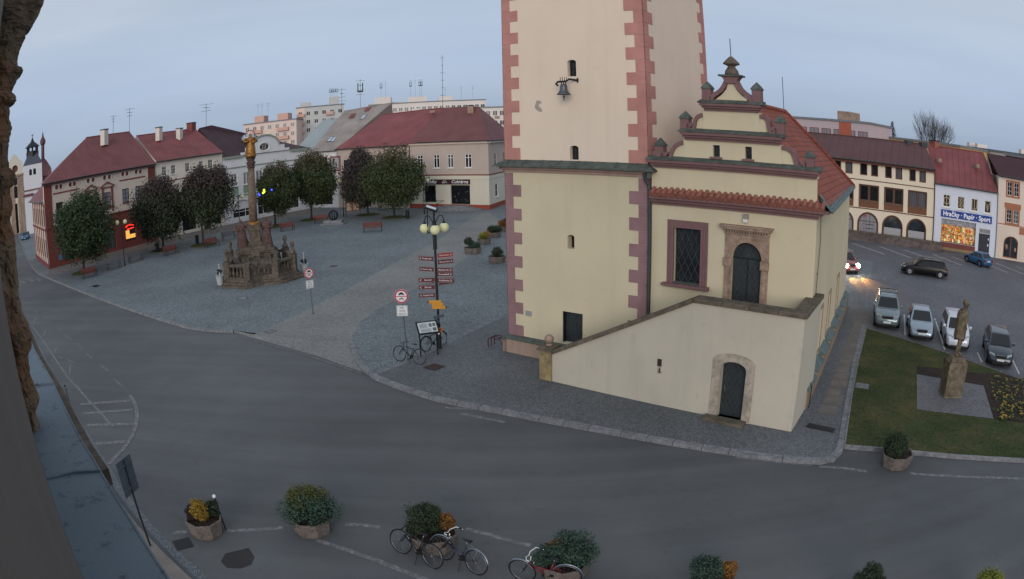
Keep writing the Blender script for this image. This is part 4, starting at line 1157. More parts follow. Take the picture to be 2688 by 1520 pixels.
mb.build('ground_floor_wall', brick_red, h1)
for a in archs: window(h1, W1, a, 'iron', 'glass', 2, 2, .28, .07, arch=.9, d=.03)
mb = MB(); neon_m = mat('red neon tube', '#ff3020', .4, var=0, emit=3, ecol='#ff2a18'); warm = mat('warm lit shop display', '#c8923c', .5, var=.4, scale=4, emit=.7, ecol='#ffc060')
sh = window(h1, W1, neon, 'black', 'glass', 2, 1, .22, .06, d=.03)
mb = MB()
mb.tube([W1.P(neon[0] + .25 + .35 * (1 - math.cos(t * .35)) * 2, neon[3] - .35 + .25 * math.sin(t * .35), -.05) for t in range(10)], .06, 6)
mb.tube([W1.P(neon[0] + .4, neon[3] - .62, -.05), W1.P(neon[2] - .3, neon[3] - .55, -.05)], .05, 6); mb.build('neon_sign', neon_m, sh)
mb = MB(); mb.wbox(W1, neon[0] + .15, neon[1] + .3, -.10, neon[0] + .8, neon[3] - .75, -.06); mb.wbox(W1, neon[0] + .75, neon[1] + .3, -.10, neon[2] - .1, neon[1] + .8, -.07); mb.build('lit_display', warm, sh)
window(h1, W1, shop2, 'black', 'glass', 2, 1, .22, .06, d=.03)
bs = MB(); q = W1.sz(za(545, 1297)); bs.wbox(W1, q[0] - .25, q[1] - .35, .1, q[0] + .3, q[1] + .35, .13); bs.build('blue_sign', mat('blue sign', '#4a7fa8', .5, var=.2, scale=9), h1)
for i, w in enumerate(wins):
    o = window(h1, W1, w, 'black', 'glass_c' if i > 1 else 'glass', 2, 3, .14, .07, .05, sill=trim1)
    if i in (1, 2):
        m = MB(); s0, z0, s1, z1 = w; c = (s0 + s1) / 2
        m.wbox(W1, s0 - .35, z0 - .05, .001, s0 - .02, z1 + .55, .08); m.wbox(W1, s1 + .02, z0 - .05, .001, s1 + .35, z1 + .55, .08)
        m.wbox(W1, s0 - .5, z1 + .55, .001, s1 + .5, z1 + .68, .18); wband(m, W1, [(s0 - .55, z1 + .72), (c, z1 + 1.25), (s1 + .55, z1 + .72)], .13, .0, .2)
        m.wbox(W1, s0 - .45, z0 - .28, .001, s1 + .45, z0 - .1, .16)
        for s in (s0 - .3, s1 + .12): m.wbox(W1, s, z0 - .75, .001, s + .16, z0 - .28, .12)
        m.build('window_surround', trim1, o)
rg_ = MB(); bk_ = MB()
for c in circ:
    wband(rg_, W1, disc(c, .36), .13, -.01, .05, True); bk_.sheet([[W1.P(s, z, -.12) for s, z in disc(c, .33)]])
rg_.build('round_frames', cream2, h1); bk_.build('round_panels', trim1, h1)
for a, b in ((W1.sz(za(482, 724)), W1.sz(za(716, 680))), (W1.sz(za(1086, 603)), W1.sz(za(1320, 566)))):
    ledge(h1, W1, [(a[0], (a[1] + b[1]) / 2), (b[0], (a[1] + b[1]) / 2)], trim1, .16)
ev = MB(); ev.wbox(W1, -.3, e1 - .28, 0, L1, e1 - .02, .34); ev.build('eaves_cornice', M['mauve'], h1)
rg1 = W1.sz(za(785, 225), -6); rg2 = W1.sz(za(1165, 150), -6)
roof(h1, W1, (-.45, L1, e1), (rg1[0], L1 - .3, (rg1[1] + rg2[1]) / 2, 6), red_roof, .5, (5.2, L1), True, .55)
cq = W1.sz(za(950, 260), -4); c = W1.P(cq[0], 0, -4); chimney(h1, c, .75, cq[1] - .3, W1.sz(za(950, 135), -4)[1], cream2)
aq = W1.sz(za(1178, 150), -6); antenna(h1, W1.P(aq[0], 0, -6), aq[1] - .1, 3.3, 3, 1.5); aq = W1.sz(za(1030, 175), -6); antenna(h1, W1.P(aq[0], 0, -6), aq[1] - .1, 2.6, 3, 1.0)
dp = MB(); dp.tube([W1.P(L1 - .02, e1, .4), W1.P(L1 - .02, e1 - .5, .12), W1.P(L1 - .02, .2, .12)], .06, 6); dp.build('downpipe', M['lead'], h1)
# side wing along the street on the left
fs = G(*za(310, 1290)); far_ = (fs.xy - W1.P(0, 0).xy); WS = Wall(W1.P(0, 0).xy + far_.normalized() * 15.5, math.degrees(math.atan2(-far_.y, -far_.x)))
es = 7.9; LW = 15.5
sw2 = [(LW - 2.2 - 2.3 * i, 5.0, LW - 1.2 - 2.3 * i, 7.0) for i in range(6)] + [(LW - 2.2 - 2.3 * i, 1.2, LW - 1.2 - 2.3 * i, 3.4) for i in range(6)]
mb = MB(); wall_panel(mb, WS, [(0, 0), (LW, 0), (LW, e1 - .3), (LW - .9, e1 - .3), (LW - .9, es), (0, es)], [rect_pts(w) for w in sw2], 0, .15); mb.build('side_wall', cream1, h1)
mb = MB()
for i in range(7): mb.wbox(WS, LW - 1.0 - 2.3 * i - .05, 0, .001, LW - .35 - 2.3 * i - .05, es - .2, .05)
mb.wbox(WS, 0, 4.5, .052, LW + .05, 4.7, .12); mb.wbox(WS, 0, 0, .052, LW + .05, .6, .09); mb.build('side_pilasters', brick_red, h1)
for w in sw2: window(h1, WS, w, 'black', 'glass', 2, 3, .12, .06)
roof(h1, WS, (-.3, LW - .75, es), (-.3, LW - 4.4, 12.5, 5.5), red_roof, .5, None, False, 0, back=False)
dp = MB(); dp.tube([WS.P(LW - .12, es, .5), WS.P(LW - .12, es - .5, .12), WS.P(LW - .12, .2, .12)], .06, 6); dp.build('downpipe', M['lead'], h1)

# ---------------------------------------------------------------- cream house with five small windows
W2 = Wall((-45.5, 77.2), 59.5)
h2 = empty('town_house', W2.P(0, 0), 0, 'cream house with plain red roof between red corner house and white gabled house', 'town house', 'town houses round the square')
e2 = 10.3; L2 = 11.85
w5 = [W2.rect(*zbb(x0, y0), *zbb(x1, y1)) for x0, y0, x1, y1 in ((88, 478, 128, 556), (172, 462, 213, 548), (300, 445, 340, 524), (425, 426, 463, 500), (508, 412, 548, 488))]
a0 = sum(w[1] for w in w5) / 5; a1 = sum(w[3] for w in w5) / 5; w5 = [(w[0], a0, w[2], a1) for w in w5]
lowh = [(1.0, .5, 3.2, 3.2), (4.2, .5, 6.6, 3.2), (8.0, ZS, 9.2, 3.0), (9.9, .5, 11.2, 3.2)]
midw = [(w[0], 4.9, w[2], 6.4) for w in w5]
box_house(h2, W2, 0, L2, e2, 12, [rect_pts(w) for w in w5 + lowh + midw], cream2)
for w in w5 + midw: window(h2, W2, w, 'white', 'glass_b', 3, 3, .12, .05, .035, sill='white')
for w in lowh: window(h2, W2, w, 'black', 'glass', 2, 1, .15, .07)
ledge(h2, W2, [(0, 7.55), (L2, 7.55)], trim1, .12); ledge(h2, W2, [(0, 4.0), (L2, 4.0)], trim1, .2)
roof(h2, W2, (0, L2 - .02, e2), (.3, L2 - .6, 14.35, 6.5), red_roof2, .4, seams=.55, gable=cream2)
for x, y0, y1 in ((60, 115, 215), (247, 125, 235)):
    q0 = W2.sz(zbb(x, y1), -4.5); q1 = W2.sz(zbb(x, y0), -4.5); chimney(h2, W2.P(q0[0], 0, -4.5), .7, q0[1] - .4, q1[1], cream2)
q0 = W2.sz(zbb(354, 125), -6.5); chimney(h2, W2.P(q0[0], 0, -6.5), 1.0, q0[1] - .6, W2.sz(zbb(354, 75), -6.5)[1], trim1)
ws_ = MB(); q = W2.sz(zbb(340, 1070)); ws_.wbox(W2, 6.0, 2.4, .05, 7.8, 2.9, .12); ws_.build('shop_sign', M['sign_white'], h2)

# ---------------------------------------------------------------- white gabled house
h3 = empty('town_house', W2.P(12, 0), 0, 'white house with an arched gable, oval window and dark plum roof behind the column', 'town house', 'town houses round the square')
e3 = 9.45; S3, E3 = 11.95, 29.2
gx0, gx1 = W2.sz(zbb(905, 300))[0], W2.sz(zbb(1150, 330))[0]; gtop = W2.sz(zbb(1030, 188))[1]
w3_ = [W2.rect(*zbb(717, 542), *zbb(773, 652)), W2.rect(*zbb(830, 527), *zbb(884, 640))]
zz0, zz1 = (w3_[0][1] + w3_[1][1]) / 2, (w3_[0][3] + w3_[1][3]) / 2; dw = 2.15
w3_ = [(w3_[0][0], zz0, w3_[0][2], zz1), (w3_[1][0], zz0, w3_[1][2], zz1)] + [(s, zz0, s + 1.25, zz1) for s in (18.2, 20.7, 23.2, 25.9)]
arch3 = (W2.sz(zbb(735, 870))[0], .75, W2.sz(zbb(908, 860))[0], 3.15)
low3 = [arch3, (18.3, .6, 21.5, 3.1), (23.2, .6, 26.8, 3.1)]
ov = W2.sz(zbb(1020, 296)); ovp = [(ov[0] + .95 * math.cos(2 * PI * i / 18), ov[1] + .55 * math.sin(2 * PI * i / 18)) for i in range(18)]
gh = [(S3, 0), (E3, 0), (E3, e3), (gx1 + 2.2, e3), (gx1 + 2.2, e3 + .5), (gx1 + 1.2, e3 + .5), (gx1 + 1.2, e3 + 1.1), (gx1 + .1, e3 + 1.1)]
cx_ = (gx0 + gx1) / 2; hw_ = (gx1 - gx0) / 2 + .1; base = e3 + 1.1
gh += [(cx_ + hw_ * math.cos(PI * i / 14), base + (gtop - base) * math.sin(PI * i / 14)) for i in range(1, 14)]
gh += [(gx0 - .1, e3 + 1.1), (gx0 - 1.0, e3 + 1.1), (gx0 - 1.0, e3 + .5), (gx0 - 1.9, e3 + .5), (gx0 - 1.9, e3), (S3, e3)]
mb = MB(); wall_panel(mb, W2, gh, [rect_pts(w) for w in w3_] + [arch_pts(*low3[0], 1.3), arch_pts(*low3[1], 1.0), arch_pts(*low3[2], 1.0), ovp], 0, .2)
n = len(gh)
for i in range(n):
    a, b = gh[i], gh[(i + 1) % n]; mb.poly([W2.P(a[0], a[1], 0), W2.P(b[0], b[1], 0), W2.P(b[0], b[1], -.4), W2.P(a[0], a[1], -.4)])
mb.sheet([[W2.P(s, z, -.4) for s, z in gh[2:]]])
mb.poly([W2.P(E3, 0, 0), W2.P(E3, 0, -14), W2.P(E3, e3, -14), W2.P(E3, e3, 0)])
mb.build('wall', white1, h3)
gm_ = mat('grey-green trim', '#8b9689', .8, var=.08); grn = plaster('green panel render', '#7f9c82', .1)
mb = MB(); wband(mb, W2, gh[7:23], .22, -.1, .14); mb.build('gable_moulding', gm_, h3)
for s0, s1 in ((S3, gx0 - 1.9), (gx1 + 2.2, E3)): ledge(h3, W2, [(s0, e3 - .02), (s1, e3 - .02)], gm_, .3, .3, 'eaves_cornice')
ledge(h3, W2, [(S3, 7.95), (E3, 7.95)], gm_, .16, .1); ledge(h3, W2, [(S3, 3.9), (E3, 3.9)], gm_, .14, .1)
mb = MB()
for w in w3_: mb.wbox(W2, w[0] - .12, 4.1, .001, w[2] + .12, w[1] - .15, .02)
mb.build('green_panels', grn, h3)
for w in w3_: window(h3, W2, w, 'white', 'glass_c', 2, 1, .12, .09, .12, sill='white')
o = window(h3, W2, arch3, 'white', 'glass_b', 3, 3, .16, .09, .09, arch=1.3); mb = MB(); mb.sheet([[W2.P(s, z, -.1) for s, z in arch_pts(arch3[0] + .1, arch3[3] - 1.25, arch3[2] - .1, arch3[3] - .1, 1.1)]]); mb.build('arch_board', white1, o)
ws3 = MB(); wband(ws3, W2, arch_pts(arch3[0] - .15, 1.9, arch3[2] + .15, arch3[3] + .15, 1.35)[1:], .22, 0, .07); ws3.build('arch_moulding', M['white'], h3)
for w in low3[1:]: window(h3, W2, w, 'white', 'glass_b', 3, 2, .16, .09, .09, arch=1.0)
mb = MB(); mb.sheet([[W2.P(s, z, -.15) for s, z in ovp]]); o = mb.build('oval_window', M['glass_b'], h3)
mb = MB(); wband(mb, W2, ovp, .09, -.14, -.05, True); wband(mb, W2, [(a * 1.0 + (a - ov[0]) * .15, b + (b - ov[1]) * .2) for a, b in ovp], .14, 0, .06, True)
for t in (-.35, 0, .35): mb.wbox(W2, ov[0] + t - .02, ov[1] - .45, -.14, ov[0] + t + .02, ov[1] + .45, -.09)
mb.build('oval_frame', M['white'], o)
mb = MB()
for x, y in ((740, 445), (862, 428), (1195, 385)):
    q = W2.sz(zbb(x, y)); wband(mb, W2, rect_pts((q[0] - .55, 8.35, q[0] + .55, 8.85)), .07, 0, .03, True)
mb.build('attic_frames', white1, h3)
plum = mat('dark plum roof tiles', '#46343a', .8, var=.2, scale=.7, bump=.2)
P = W2.P; mb = MB(); r0 = P(12.0, 14.4, -6); r1 = P(14.4, 14.65, -8); r2 = P(29.2, 10.9, -6.5)
mb.poly([P(S3, e3 + .1, .3), P(gx1 + 1, e3 + .1, -.38), P(E3, e3 + .1, .3), r2, r1, r0]) if False else mb.sheet([[P(S3, e3 + .1, .2), P(E3, e3 + .1, .2), P(E3, 10.9, -6.5), P(14.4, 14.65, -6.5), P(12.0, 14.4, -6.5)]])
mb.poly([P(12.0, 14.4, -6.5), P(14.4, 14.65, -6.5), P(14.4, 9, -14), P(12, 9, -14)]); mb.poly([P(14.4, 14.65, -6.5), P(E3, 10.9, -6.5), P(E3, 9, -14), P(14.4, 9, -14)])
mb.poly([P(S3, e3, .2), P(12, 14.4, -6.5), P(12, 9, -14)])
mb.build('roof', plum, h3)
q = W2.sz(zbb(490, 108), -6.5); antenna(h3, P(q[0], 0, -6.5), q[1] - .1, 3.6, 3, 2.4)
gc = MB(); gc.lathe([(1.25, 0), (1.2, .5), (.8, .9), (.3, 1.05)], P(cx_ + .2, gtop - .5, -4.5), 14); gc.build('zinc_dormer', mat('pale zinc', '#aab4bb', .5, .4, var=.1), h3, smooth=True)

# ---------------------------------------------------------------- north row
uN = Vector((math.cos(R(-24)), math.sin(R(-24)))); N = Wall(Vector((-2.7, 90.8)) - uN * 31, -24)
grey_roof = mat('patchy grey and rust sheet roof', '#8f8783', .7, .1, var=.22, scale=.5)
pale_roof = mat('pale zinc sheet roof', '#9aa4a8', .6, .2, var=.1, scale=.4)
beige = plaster('beige grey render', '#b7aaa0', .12); lowcream = plaster('cream ground floor render', '#cdc8b8', .1)
h4 = empty('town_house', N.P(3, 0), 0, 'narrow white house with red window trim under a rusty grey roof with skylights', 'town house', 'town houses round the square')
w4 = N.rect(*zc(205, 622), *zc(266, 715)); e4 = 8.8
box_house(h4, N, 0.9, 5.85, e4, 16, [rect_pts(w4), rect_pts((w4[0] - 2.6, w4[1], w4[0] - 1.1, w4[3])), rect_pts((1.6, .6, 4.6, 3.0))], white1)
for w in (w4, (w4[0] - 2.6, w4[1], w4[0] - 1.1, w4[3])): window(h4, N, w, 'white', 'glass', 2, 1, .12, .1, .12, surround=mat('red window trim', '#7d2a34', .7, var=.1), sw=.2)
window(h4, N, (1.6, .6, 4.6, 3.0), 'black', 'glass', 3, 1, .15, .08)
roof(h4, N, (.7, 5.9, e4), (1.1, 10.7, 15.1, 8, 15.7), grey_roof, .4, seams=.6, gable=beige)
def skylight(par, W, px, py, off, n=1):
    for i in range(n):
        q = W.sz(zc(px + i * 26, py), -off); m = MB(); a = W.P(q[0], q[1] + .10, -off)
        up_ = (W.P(0, 6.3, -8.4) - W.P(0, 0, 0)).normalized(); u_ = Vector((W.u.x, W.u.y, 0))
        nn = u_.cross(up_).normalized(); nn = nn if nn.z > 0 else -nn
        p0 = a - u_ * .4 - up_ * .6; m.hexa([p0, p0 + u_ * .8, p0 + u_ * .8 + up_ * 1.2, p0 + up_ * 1.2] + [v_ + nn * .1 for v_ in (p0, p0 + u_ * .8, p0 + u_ * .8 + up_ * 1.2, p0 + up_ * 1.2)])
        o = m.build('skylight', M['iron'], par); m = MB(); p1 = p0 + nn * .105 + u_ * .08 + up_ * .08; m.poly([p1, p1 + u_ * .64, p1 + u_ * .64 + up_ * 1.04, p1 + up_ * 1.04]); m.build('pane', glass_sky, o)
glass_sky = mat('skylight glass', '#9fb0bd', .1, var=.1, spec=.8)
skylight(h4, N, 195, 490, 1.8, 2); skylight(h4, N, 450, 318, 5.8); skylight(h4, N, 520, 305, 6.0); skylight(h4, N, 360, 468, 2.2)
rp = MB()
for x, y, off in ((330, 322, 5.6), (480, 318, 5.8), (450, 270, 6.8)):
    q = N.sz(zc(x, y), -off); a = N.P(q[0], q[1] + .06, -off); up_ = (N.P(0, 6.3, -8.4) - N.P(0, 0, 0)).normalized(); u_ = Vector((N.u.x, N.u.y, 0)); rp.poly([a, a + u_ * .9, a + u_ * .9 + up_ * 1.2, a + up_ * 1.2])
rp.build('red_roof_sheets', red_roof2, h4)
for x, y, h in ((283, 262, 4.6), (425, 240, 5.6)):
    q = N.sz(zc(x, y), -8); antenna(h4, N.P(q[0], 0, -8), q[1] - .8, h, 4, 1.6, x == 425)
h4b = empty('town_house', N.P(-3, 0), 0, 'low house with a plain pale zinc roof in the far corner of the square', 'town house', 'town houses round the square')
box_house(h4b, N, -4.2, .85, 8.3, 14, [rect_pts((-3.4, 4.6, -2.2, 6.4)), rect_pts((-1.4, 4.6, -.2, 6.4)), rect_pts((-3.4, .6, -.4, 3.0))], white1)
for w in ((-3.4, 4.6, -2.2, 6.4), (-1.4, 4.6, -.2, 6.4)): window(h4b, N, w, 'white', 'glass', 2, 2)
window(h4b, N, (-3.4, .6, -.4, 3.0), 'white', 'glass', 3, 1)
roof(h4b, N, (-4.2, .8, 8.3), (-3.4, 1.0, 14.0, 8), pale_roof, .4, seams=.6, gable=white1)

h5 = empty('town_house', N.P(12, 0), 0, 'brown-beige house with a long ribbed red metal roof behind the purple tree', 'town house', 'town houses round the square')
e5 = 9.0; w5_ = [(6.9 + 2.4 * i, 5.5, 8.0 + 2.4 * i, 7.4) for i in range(5)]; g5 = [(7.0, .7, 9.4, 3.2), (10.6, ZS, 12.0, 3.0), (13.2, .7, 16.6, 3.2)]
box_house(h5, N, 5.9, 18.7, e5, 12, [rect_pts(w) for w in w5_ + g5], beige)
for w in w5_: window(h5, N, w, 'white', 'glass', 2, 2, .12, .09, .09, sill='white')
for w in g5: window(h5, N, w, 'white', 'glass', 3, 1)
roof(h5, N, (5.7, 18.75, e5), (10.4, 21.0, 13.85, 6, 14.2), red_roof2, .45, seams=.5, gable=beige)
h6 = empty('corner_house', N.P(31, 0), 0, 'beige corner house with dark red hipped roof and ground-floor confectioner shop', 'town house', 'town houses round the square')
e6 = 9.3
w6 = [N.rect(*zc(x0, y0), *zc(x1, y1)) for x0, y0, x1, y1 in ((860, 607, 904, 706), (984, 600, 1030, 704), (1090, 594, 1137, 700), (1224, 588, 1275, 697))]
b0_, b1_ = sum(w[1] for w in w6) / 4, sum(w[3] for w in w6) / 4; w6 = [(w[0], b0_, w[2], b1_) for w in w6]
zsp = 4.7
dg = (N.sz(zc(1117, 905))[0], .72, N.sz(zc(1263, 905))[0], 3.3); dg1 = (N.sz(zc(915, 905))[0], .95, N.sz(zc(1002, 905))[0], 3.3)
mb = MB(); P = N.P; D6 = 12
wall_panel(mb, N, [(18.7, zsp), (31, zsp), (31, e6), (18.7, e6)], [rect_pts(w) for w in w6], 0, .15)
NS = Wall((-2.7, 90.8), 73)
sw6 = NS.rect(*zc(1450, 580), *zc(1467, 688)); sg6 = NS.rect(*zc(1456, 810), *zc(1478, 920)); sw6 = (sw6[0], b0_, max(sw6[2], sw6[0] + .8), b1_)
wall_panel(mb, NS, [(0, zsp), (D6, zsp), (D6, e6), (0, e6)], [rect_pts(sw6), rect_pts((sw6[0] + 4, b0_, sw6[2] + 4, b1_))], 0, .15); mb.build('upper_wall', beige, h6)
mb = MB(); wall_panel(mb, N, [(18.7, .7), (31, .7), (31, zsp), (18.7, zsp)], [rect_pts(dg), rect_pts(dg1)], 0, .25); sg6 = (sg6[0], 1.5, max(sg6[2], sg6[0] + .9), 3.3)
wall_panel(mb, NS, [(0, .7), (D6, .7), (D6, zsp), (0, zsp)], [rect_pts(sg6)], 0, .15); mb.build('lower_wall', lowcream, h6)
mb = MB(); op = mat('orange-red plinth', '#8d4636', .8, var=.12, scale=2); mb.wbox(N, 18.7, 0, -.1, 31.04, .70, .05)
Q = NS.P; mb.hexa([Q(.0, 0, .05), Q(D6, 0, .05), Q(D6, 0, -.1), Q(.0, 0, -.1), Q(.0, .70, .05), Q(D6, .70, .05), Q(D6, .70, -.1), Q(.0, .70, -.1)]); mb.build('plinth', op, h6)
for w_, l in ((N, (18.7, 31.06)), (NS, (-.06, D6))):
    ledge(h6, w_, [(l[0], zsp), (l[1], zsp)], trim1, .14, .09); ledge(h6, w_, [(l[0], zsp - .35), (l[1], zsp - .35)], lowcream, .5, .05); ledge(h6, w_, [(l[0], e6 - .2), (l[1], e6 - .2)], cream1, .35, .3, 'eaves_cornice')
for w in w6: window(h6, N, w, 'white', 'glass', 2, 1, .12, .10, .12, sill='white'); 
mbb = MB()
for w in w6: mbb.wbox(N, w[0] + .1, w[3] - .55, -.10, w[2] - .1, w[3] - .47, -.03)
mbb.build('transoms', M['white'], h6)
window(h6, NS, sw6, 'white', 'glass', 1, 2, .12, .1, sill='white'); window(h6, NS, (sw6[0] + 4, b0_, sw6[2] + 4, b1_), 'white', 'glass', 1, 2, .12, .1, sill='white'); window(h6, NS, sg6, 'white', 'glass', 1, 2, .12, .12, sill='white')
window(h6, N, dg, 'black', 'glass', 3, 1, .22, .08, .06); window(h6, N, dg1, 'black', 'glass', 2, 1, .22, .08, .06)
sb = N.rect(*zc(872, 787), *zc(1265, 822)); sb = (sb[0], 3.42, sb[2], 4.08); mb = MB(); mb.wbox(N, sb[0], sb[1], .052, sb[2], sb[3], .12); sbo = mb.build('shop_sign', mat('dark maroon signboard', '#3d2327', .5, var=.08), h6)
text_on(sbo, 'Cukrárna', N, N.sz(zc(1185, 802))[0], 3.76, .125, .62, M['sign_white'], width=2.5, bold=.012, slant=.3)
text_on(sbo, 'Lahůdky', N, N.sz(zc(955, 805))[0], 3.76, .125, .62, M['sign_white'], width=2.3, bold=.012, slant=.3)
mb = MB(); q = N.sz(zc(1070, 802)); wband(mb, N, [(q[0] - .35, 3.62), (q[0] - .15, 3.9), (q[0] + .15, 3.9), (q[0] + .3, 3.7), (q[0] + .4, 3.6)], .07, .12, .13); wband(mb, N, [(q[0] - .3, 3.62), (q[0] + .1, 3.66)], .08, .12, .13); mb.build('cake_mark', M['sign_white'], sbo)
rgd = random.Random(4); mb = MB()
for i in range(9):
    s = rgd.uniform(dg[0] + .2, dg[2] - .4); z = rgd.uniform(.9, 2.6); mb.wbox(N, s, z, -.20, s + rgd.uniform(.12, .3), z + rgd.uniform(.12, .35), -.19)
mb.build('window_stickers', M['lead'], h6)
st = MB(); c = N.P((dg[0] + dg[2]) / 2 - .6, 0, 0)
for i, (r_, z0, z1) in enumerate(((2.9, ZS, .26), (2.2, .262, .42), (1.5, .422, .60))):
    st.prism([N.P((dg[0] + dg[2]) / 2 - .6 + r_ * 1.35 * math.cos(PI * k / 12), z0, .06 + r_ * math.sin(PI * k / 12)) for k in range(13)], (0, 0, z1 - z0))
st.build('entrance_steps', M['kerb'], h6)
rl = MB()
for s in (dg[0] - 2.9, dg[0] - 1.3): rl.tube([N.P(s, .2, 1.6), N.P(s, 1.35, 1.6)], .03, 5)
rl.tube([N.P(dg[0] - 3.6, 1.35, 1.6), N.P(dg[0] - .2, 1.35, 1.6)], .03, 5); rl.tube([N.P(dg[0] - 1.5, .8, 1.6), N.P(dg[0] - .2, 1.35, 1.6)], .03, 5); rl.build('handrail', M['iron'], h6)
P = N.P; mb = MB(); Rr = mat('dark red roof', '#6f4748', .65, .1, var=.14, scale=.5)
A, B_, C_, D_ = P(18.75, e6, .5), P(31.4, e6, .5), P(26.7, 14.18, -6), P(21.05, 14.26, -6)
Eb = NS.P(D6, e6, .4); Bk = P(18.7, e6, -12.5)
mb.poly([A, B_, C_, D_]); mb.poly([B_, Eb, C_]); mb.poly([D_, C_, Eb, Bk]); mb.poly([A, D_, Bk]); t = Vector((0, 0, -.12)); mb.poly([A + t, B_ + t, B_, A]); mb.poly([B_ + t, Eb + t, Eb, B_])
mb.build('roof', Rr, h6)
for x, y in ((1010, 425), (540, 392), (1470, 312), (975, 268)):
    q = N.sz(zc(x, y), -2.5 if y > 400 else -4.5); c = P(q[0], q[1], -2.5 if y > 400 else -4.5); m = MB(); m.box(c.x - .35, c.y - .3, c.z - .25, c.x + .35, c.y + .3, c.z + .12); m.build('roof_vent', M['sandstone'], h6 if x > 900 else h5)
q = N.sz(zc(1268, 270), -5); chimney(h6, P(q[0], 0, -5), .8, q[1] - .3, N.sz(zc(1268, 222), -5)[1], M['sandstone'])
q = N.sz(zc(1055, 240), -6); antenna(h6, P(q[0], 0, -6), q[1] - .2, 8.2, 6, .7)
dp = MB(); dp.tube([P(18.85, e6 - .1, .45), P(18.9, e6 - .6, .1), P(18.9, .3, .1)], .06, 6); dp.tube([P(18.1, e6 - .2, .45), P(18.3, e6 - .7, .1), P(18.3, .3, .1)], .06, 6); dp.build('downpipe', M['lead'], h6)
sg2 = MB(); sg2.tube([P(20.5, e6 - .02, .56), P(31.4, e6 - .02, .56)], .07, 6); sg2.tube([NS.P(0, e6 - .02, .5), NS.P(D6, e6 - .02, .5)], .07, 6); sg2.build('gutter', M['lead'], h6)

# ---------------------------------------------------------------- right row
RW = Wall((46.9, 60.0), -37)
bank = empty('arcade_house', RW.P(-8, 0), 0, 'long cream building with brown-framed windows, round arches and a brown metal roof', 'town house', 'houses above the car park')
brown = mat('brown painted trim', '#5b3f36', .7, var=.1); cream3 = plaster('warm cream facade', '#dccfba', .1); brpan = mat('brown wall panel', '#6f4c38', .8, var=.1)
RS0, RS1 = -30.0, -.72; eR = 8.85
uw = []
for x0, x1, y0, y1 in ((605, 655, 577, 670), (698, 750, 585, 680), (820, 872, 598, 693), (912, 962, 607, 703), (1028, 1076, 620, 715), (1115, 1163, 630, 725), (1230, 1275, 645, 740), (1313, 1360, 655, 748)):
    r = RW.rect(*zr(x0, y0), *zr(x1, y1)); uw.append(r)
zu0, zu1 = 6.95 + .15, 8.15
uw = [(r[0], r[1], r[2], r[3]) for r in uw]; av0 = sum(r[1] for r in uw) / 8; av1 = sum(r[3] for r in uw) / 8; uw = [(r[0], av0, r[2], av1) for r in uw]
pitch = uw[-1][0] - uw[-3][0]
for k in range(1, 5): uw += [(uw[1][0] - pitch * k, av0, uw[1][2] - pitch * k, av1), (uw[1][0] - pitch * k - (uw[1][0] - uw[0][0]), av0, uw[1][2] - pitch * k - (uw[1][0] - uw[0][0]), av1)]
mw_ = [RW.rect(*zr(x0, y0), *zr(x1, y1)) for x0, x1, y0, y1 in ((812, 967, 785, 912), (1022, 1170, 810, 938), (1220, 1366, 832, 960))]
m0, m1 = sum(r[1] for r in mw_) / 3, sum(r[3] for r in mw_) / 3; mw_ = [(r[0], m0, r[2], m1) for r in mw_]
mp_ = mw_[1][0] - mw_[0][0]; mw_ += [(mw_[0][0] - mp_ * k, m0, mw_[0][2] - mp_ * k, m1) for k in range(1, 6)]
ar = [RW.rect(*zr(x0, y0), *zr(x1, y1)) for x0, x1, y0, y1 in ((800, 960, 1015, 1222), (1005, 1162, 1038, 1245), (1207, 1358, 1060, 1268))]
q1 = sum(r[3] for r in ar) / 3; ar = [(r[0], .55, r[2], q1) for r in ar]; apit = (ar[2][0] - ar[0][0]) / 2; ar += [(ar[0][0] - apit * k, .55, ar[0][2] - apit * k, q1) for k in range(1, 6)]
mb = MB(); wall_panel(mb, RW, [(RS0, 0), (RS1, 0), (RS1, eR), (RS0, eR)], [rect_pts(w) for w in uw + mw_ if w[0] > RS0 + .1] + [arch_pts(*w, (w[2] - w[0]) / 2) for w in ar if w[0] > RS0 + .1], 0, .2)
P = RW.P; mb.poly([P(RS0, 0, -12), P(RS0, 0, 0), P(RS0, eR, 0), P(RS0, eR, -12)]); mb.poly([P(RS1, 0, 0), P(RS1, 0, -12), P(RS1, eR, -12), P(RS1, eR, 0)]); mb.build('wall', cream3, bank)
for w in uw:
    if w[0] > RS0: window(bank, RW, w, brown, 'glass', 1, 1, .14, .06, surround=brown, sw=.05)
for w in mw_:
    if w[0] > RS0:
        o = window(bank, RW, w, brown, 'glass', 2, 1, .14, .10, .28, sill=brown, surround=brown, sw=.10)
        m = MB(); m.wbox(RW, w[0] - .1, 3.62, .001, w[2] + .1, w[1] - .12, .03); m.build('panel', brpan, o)
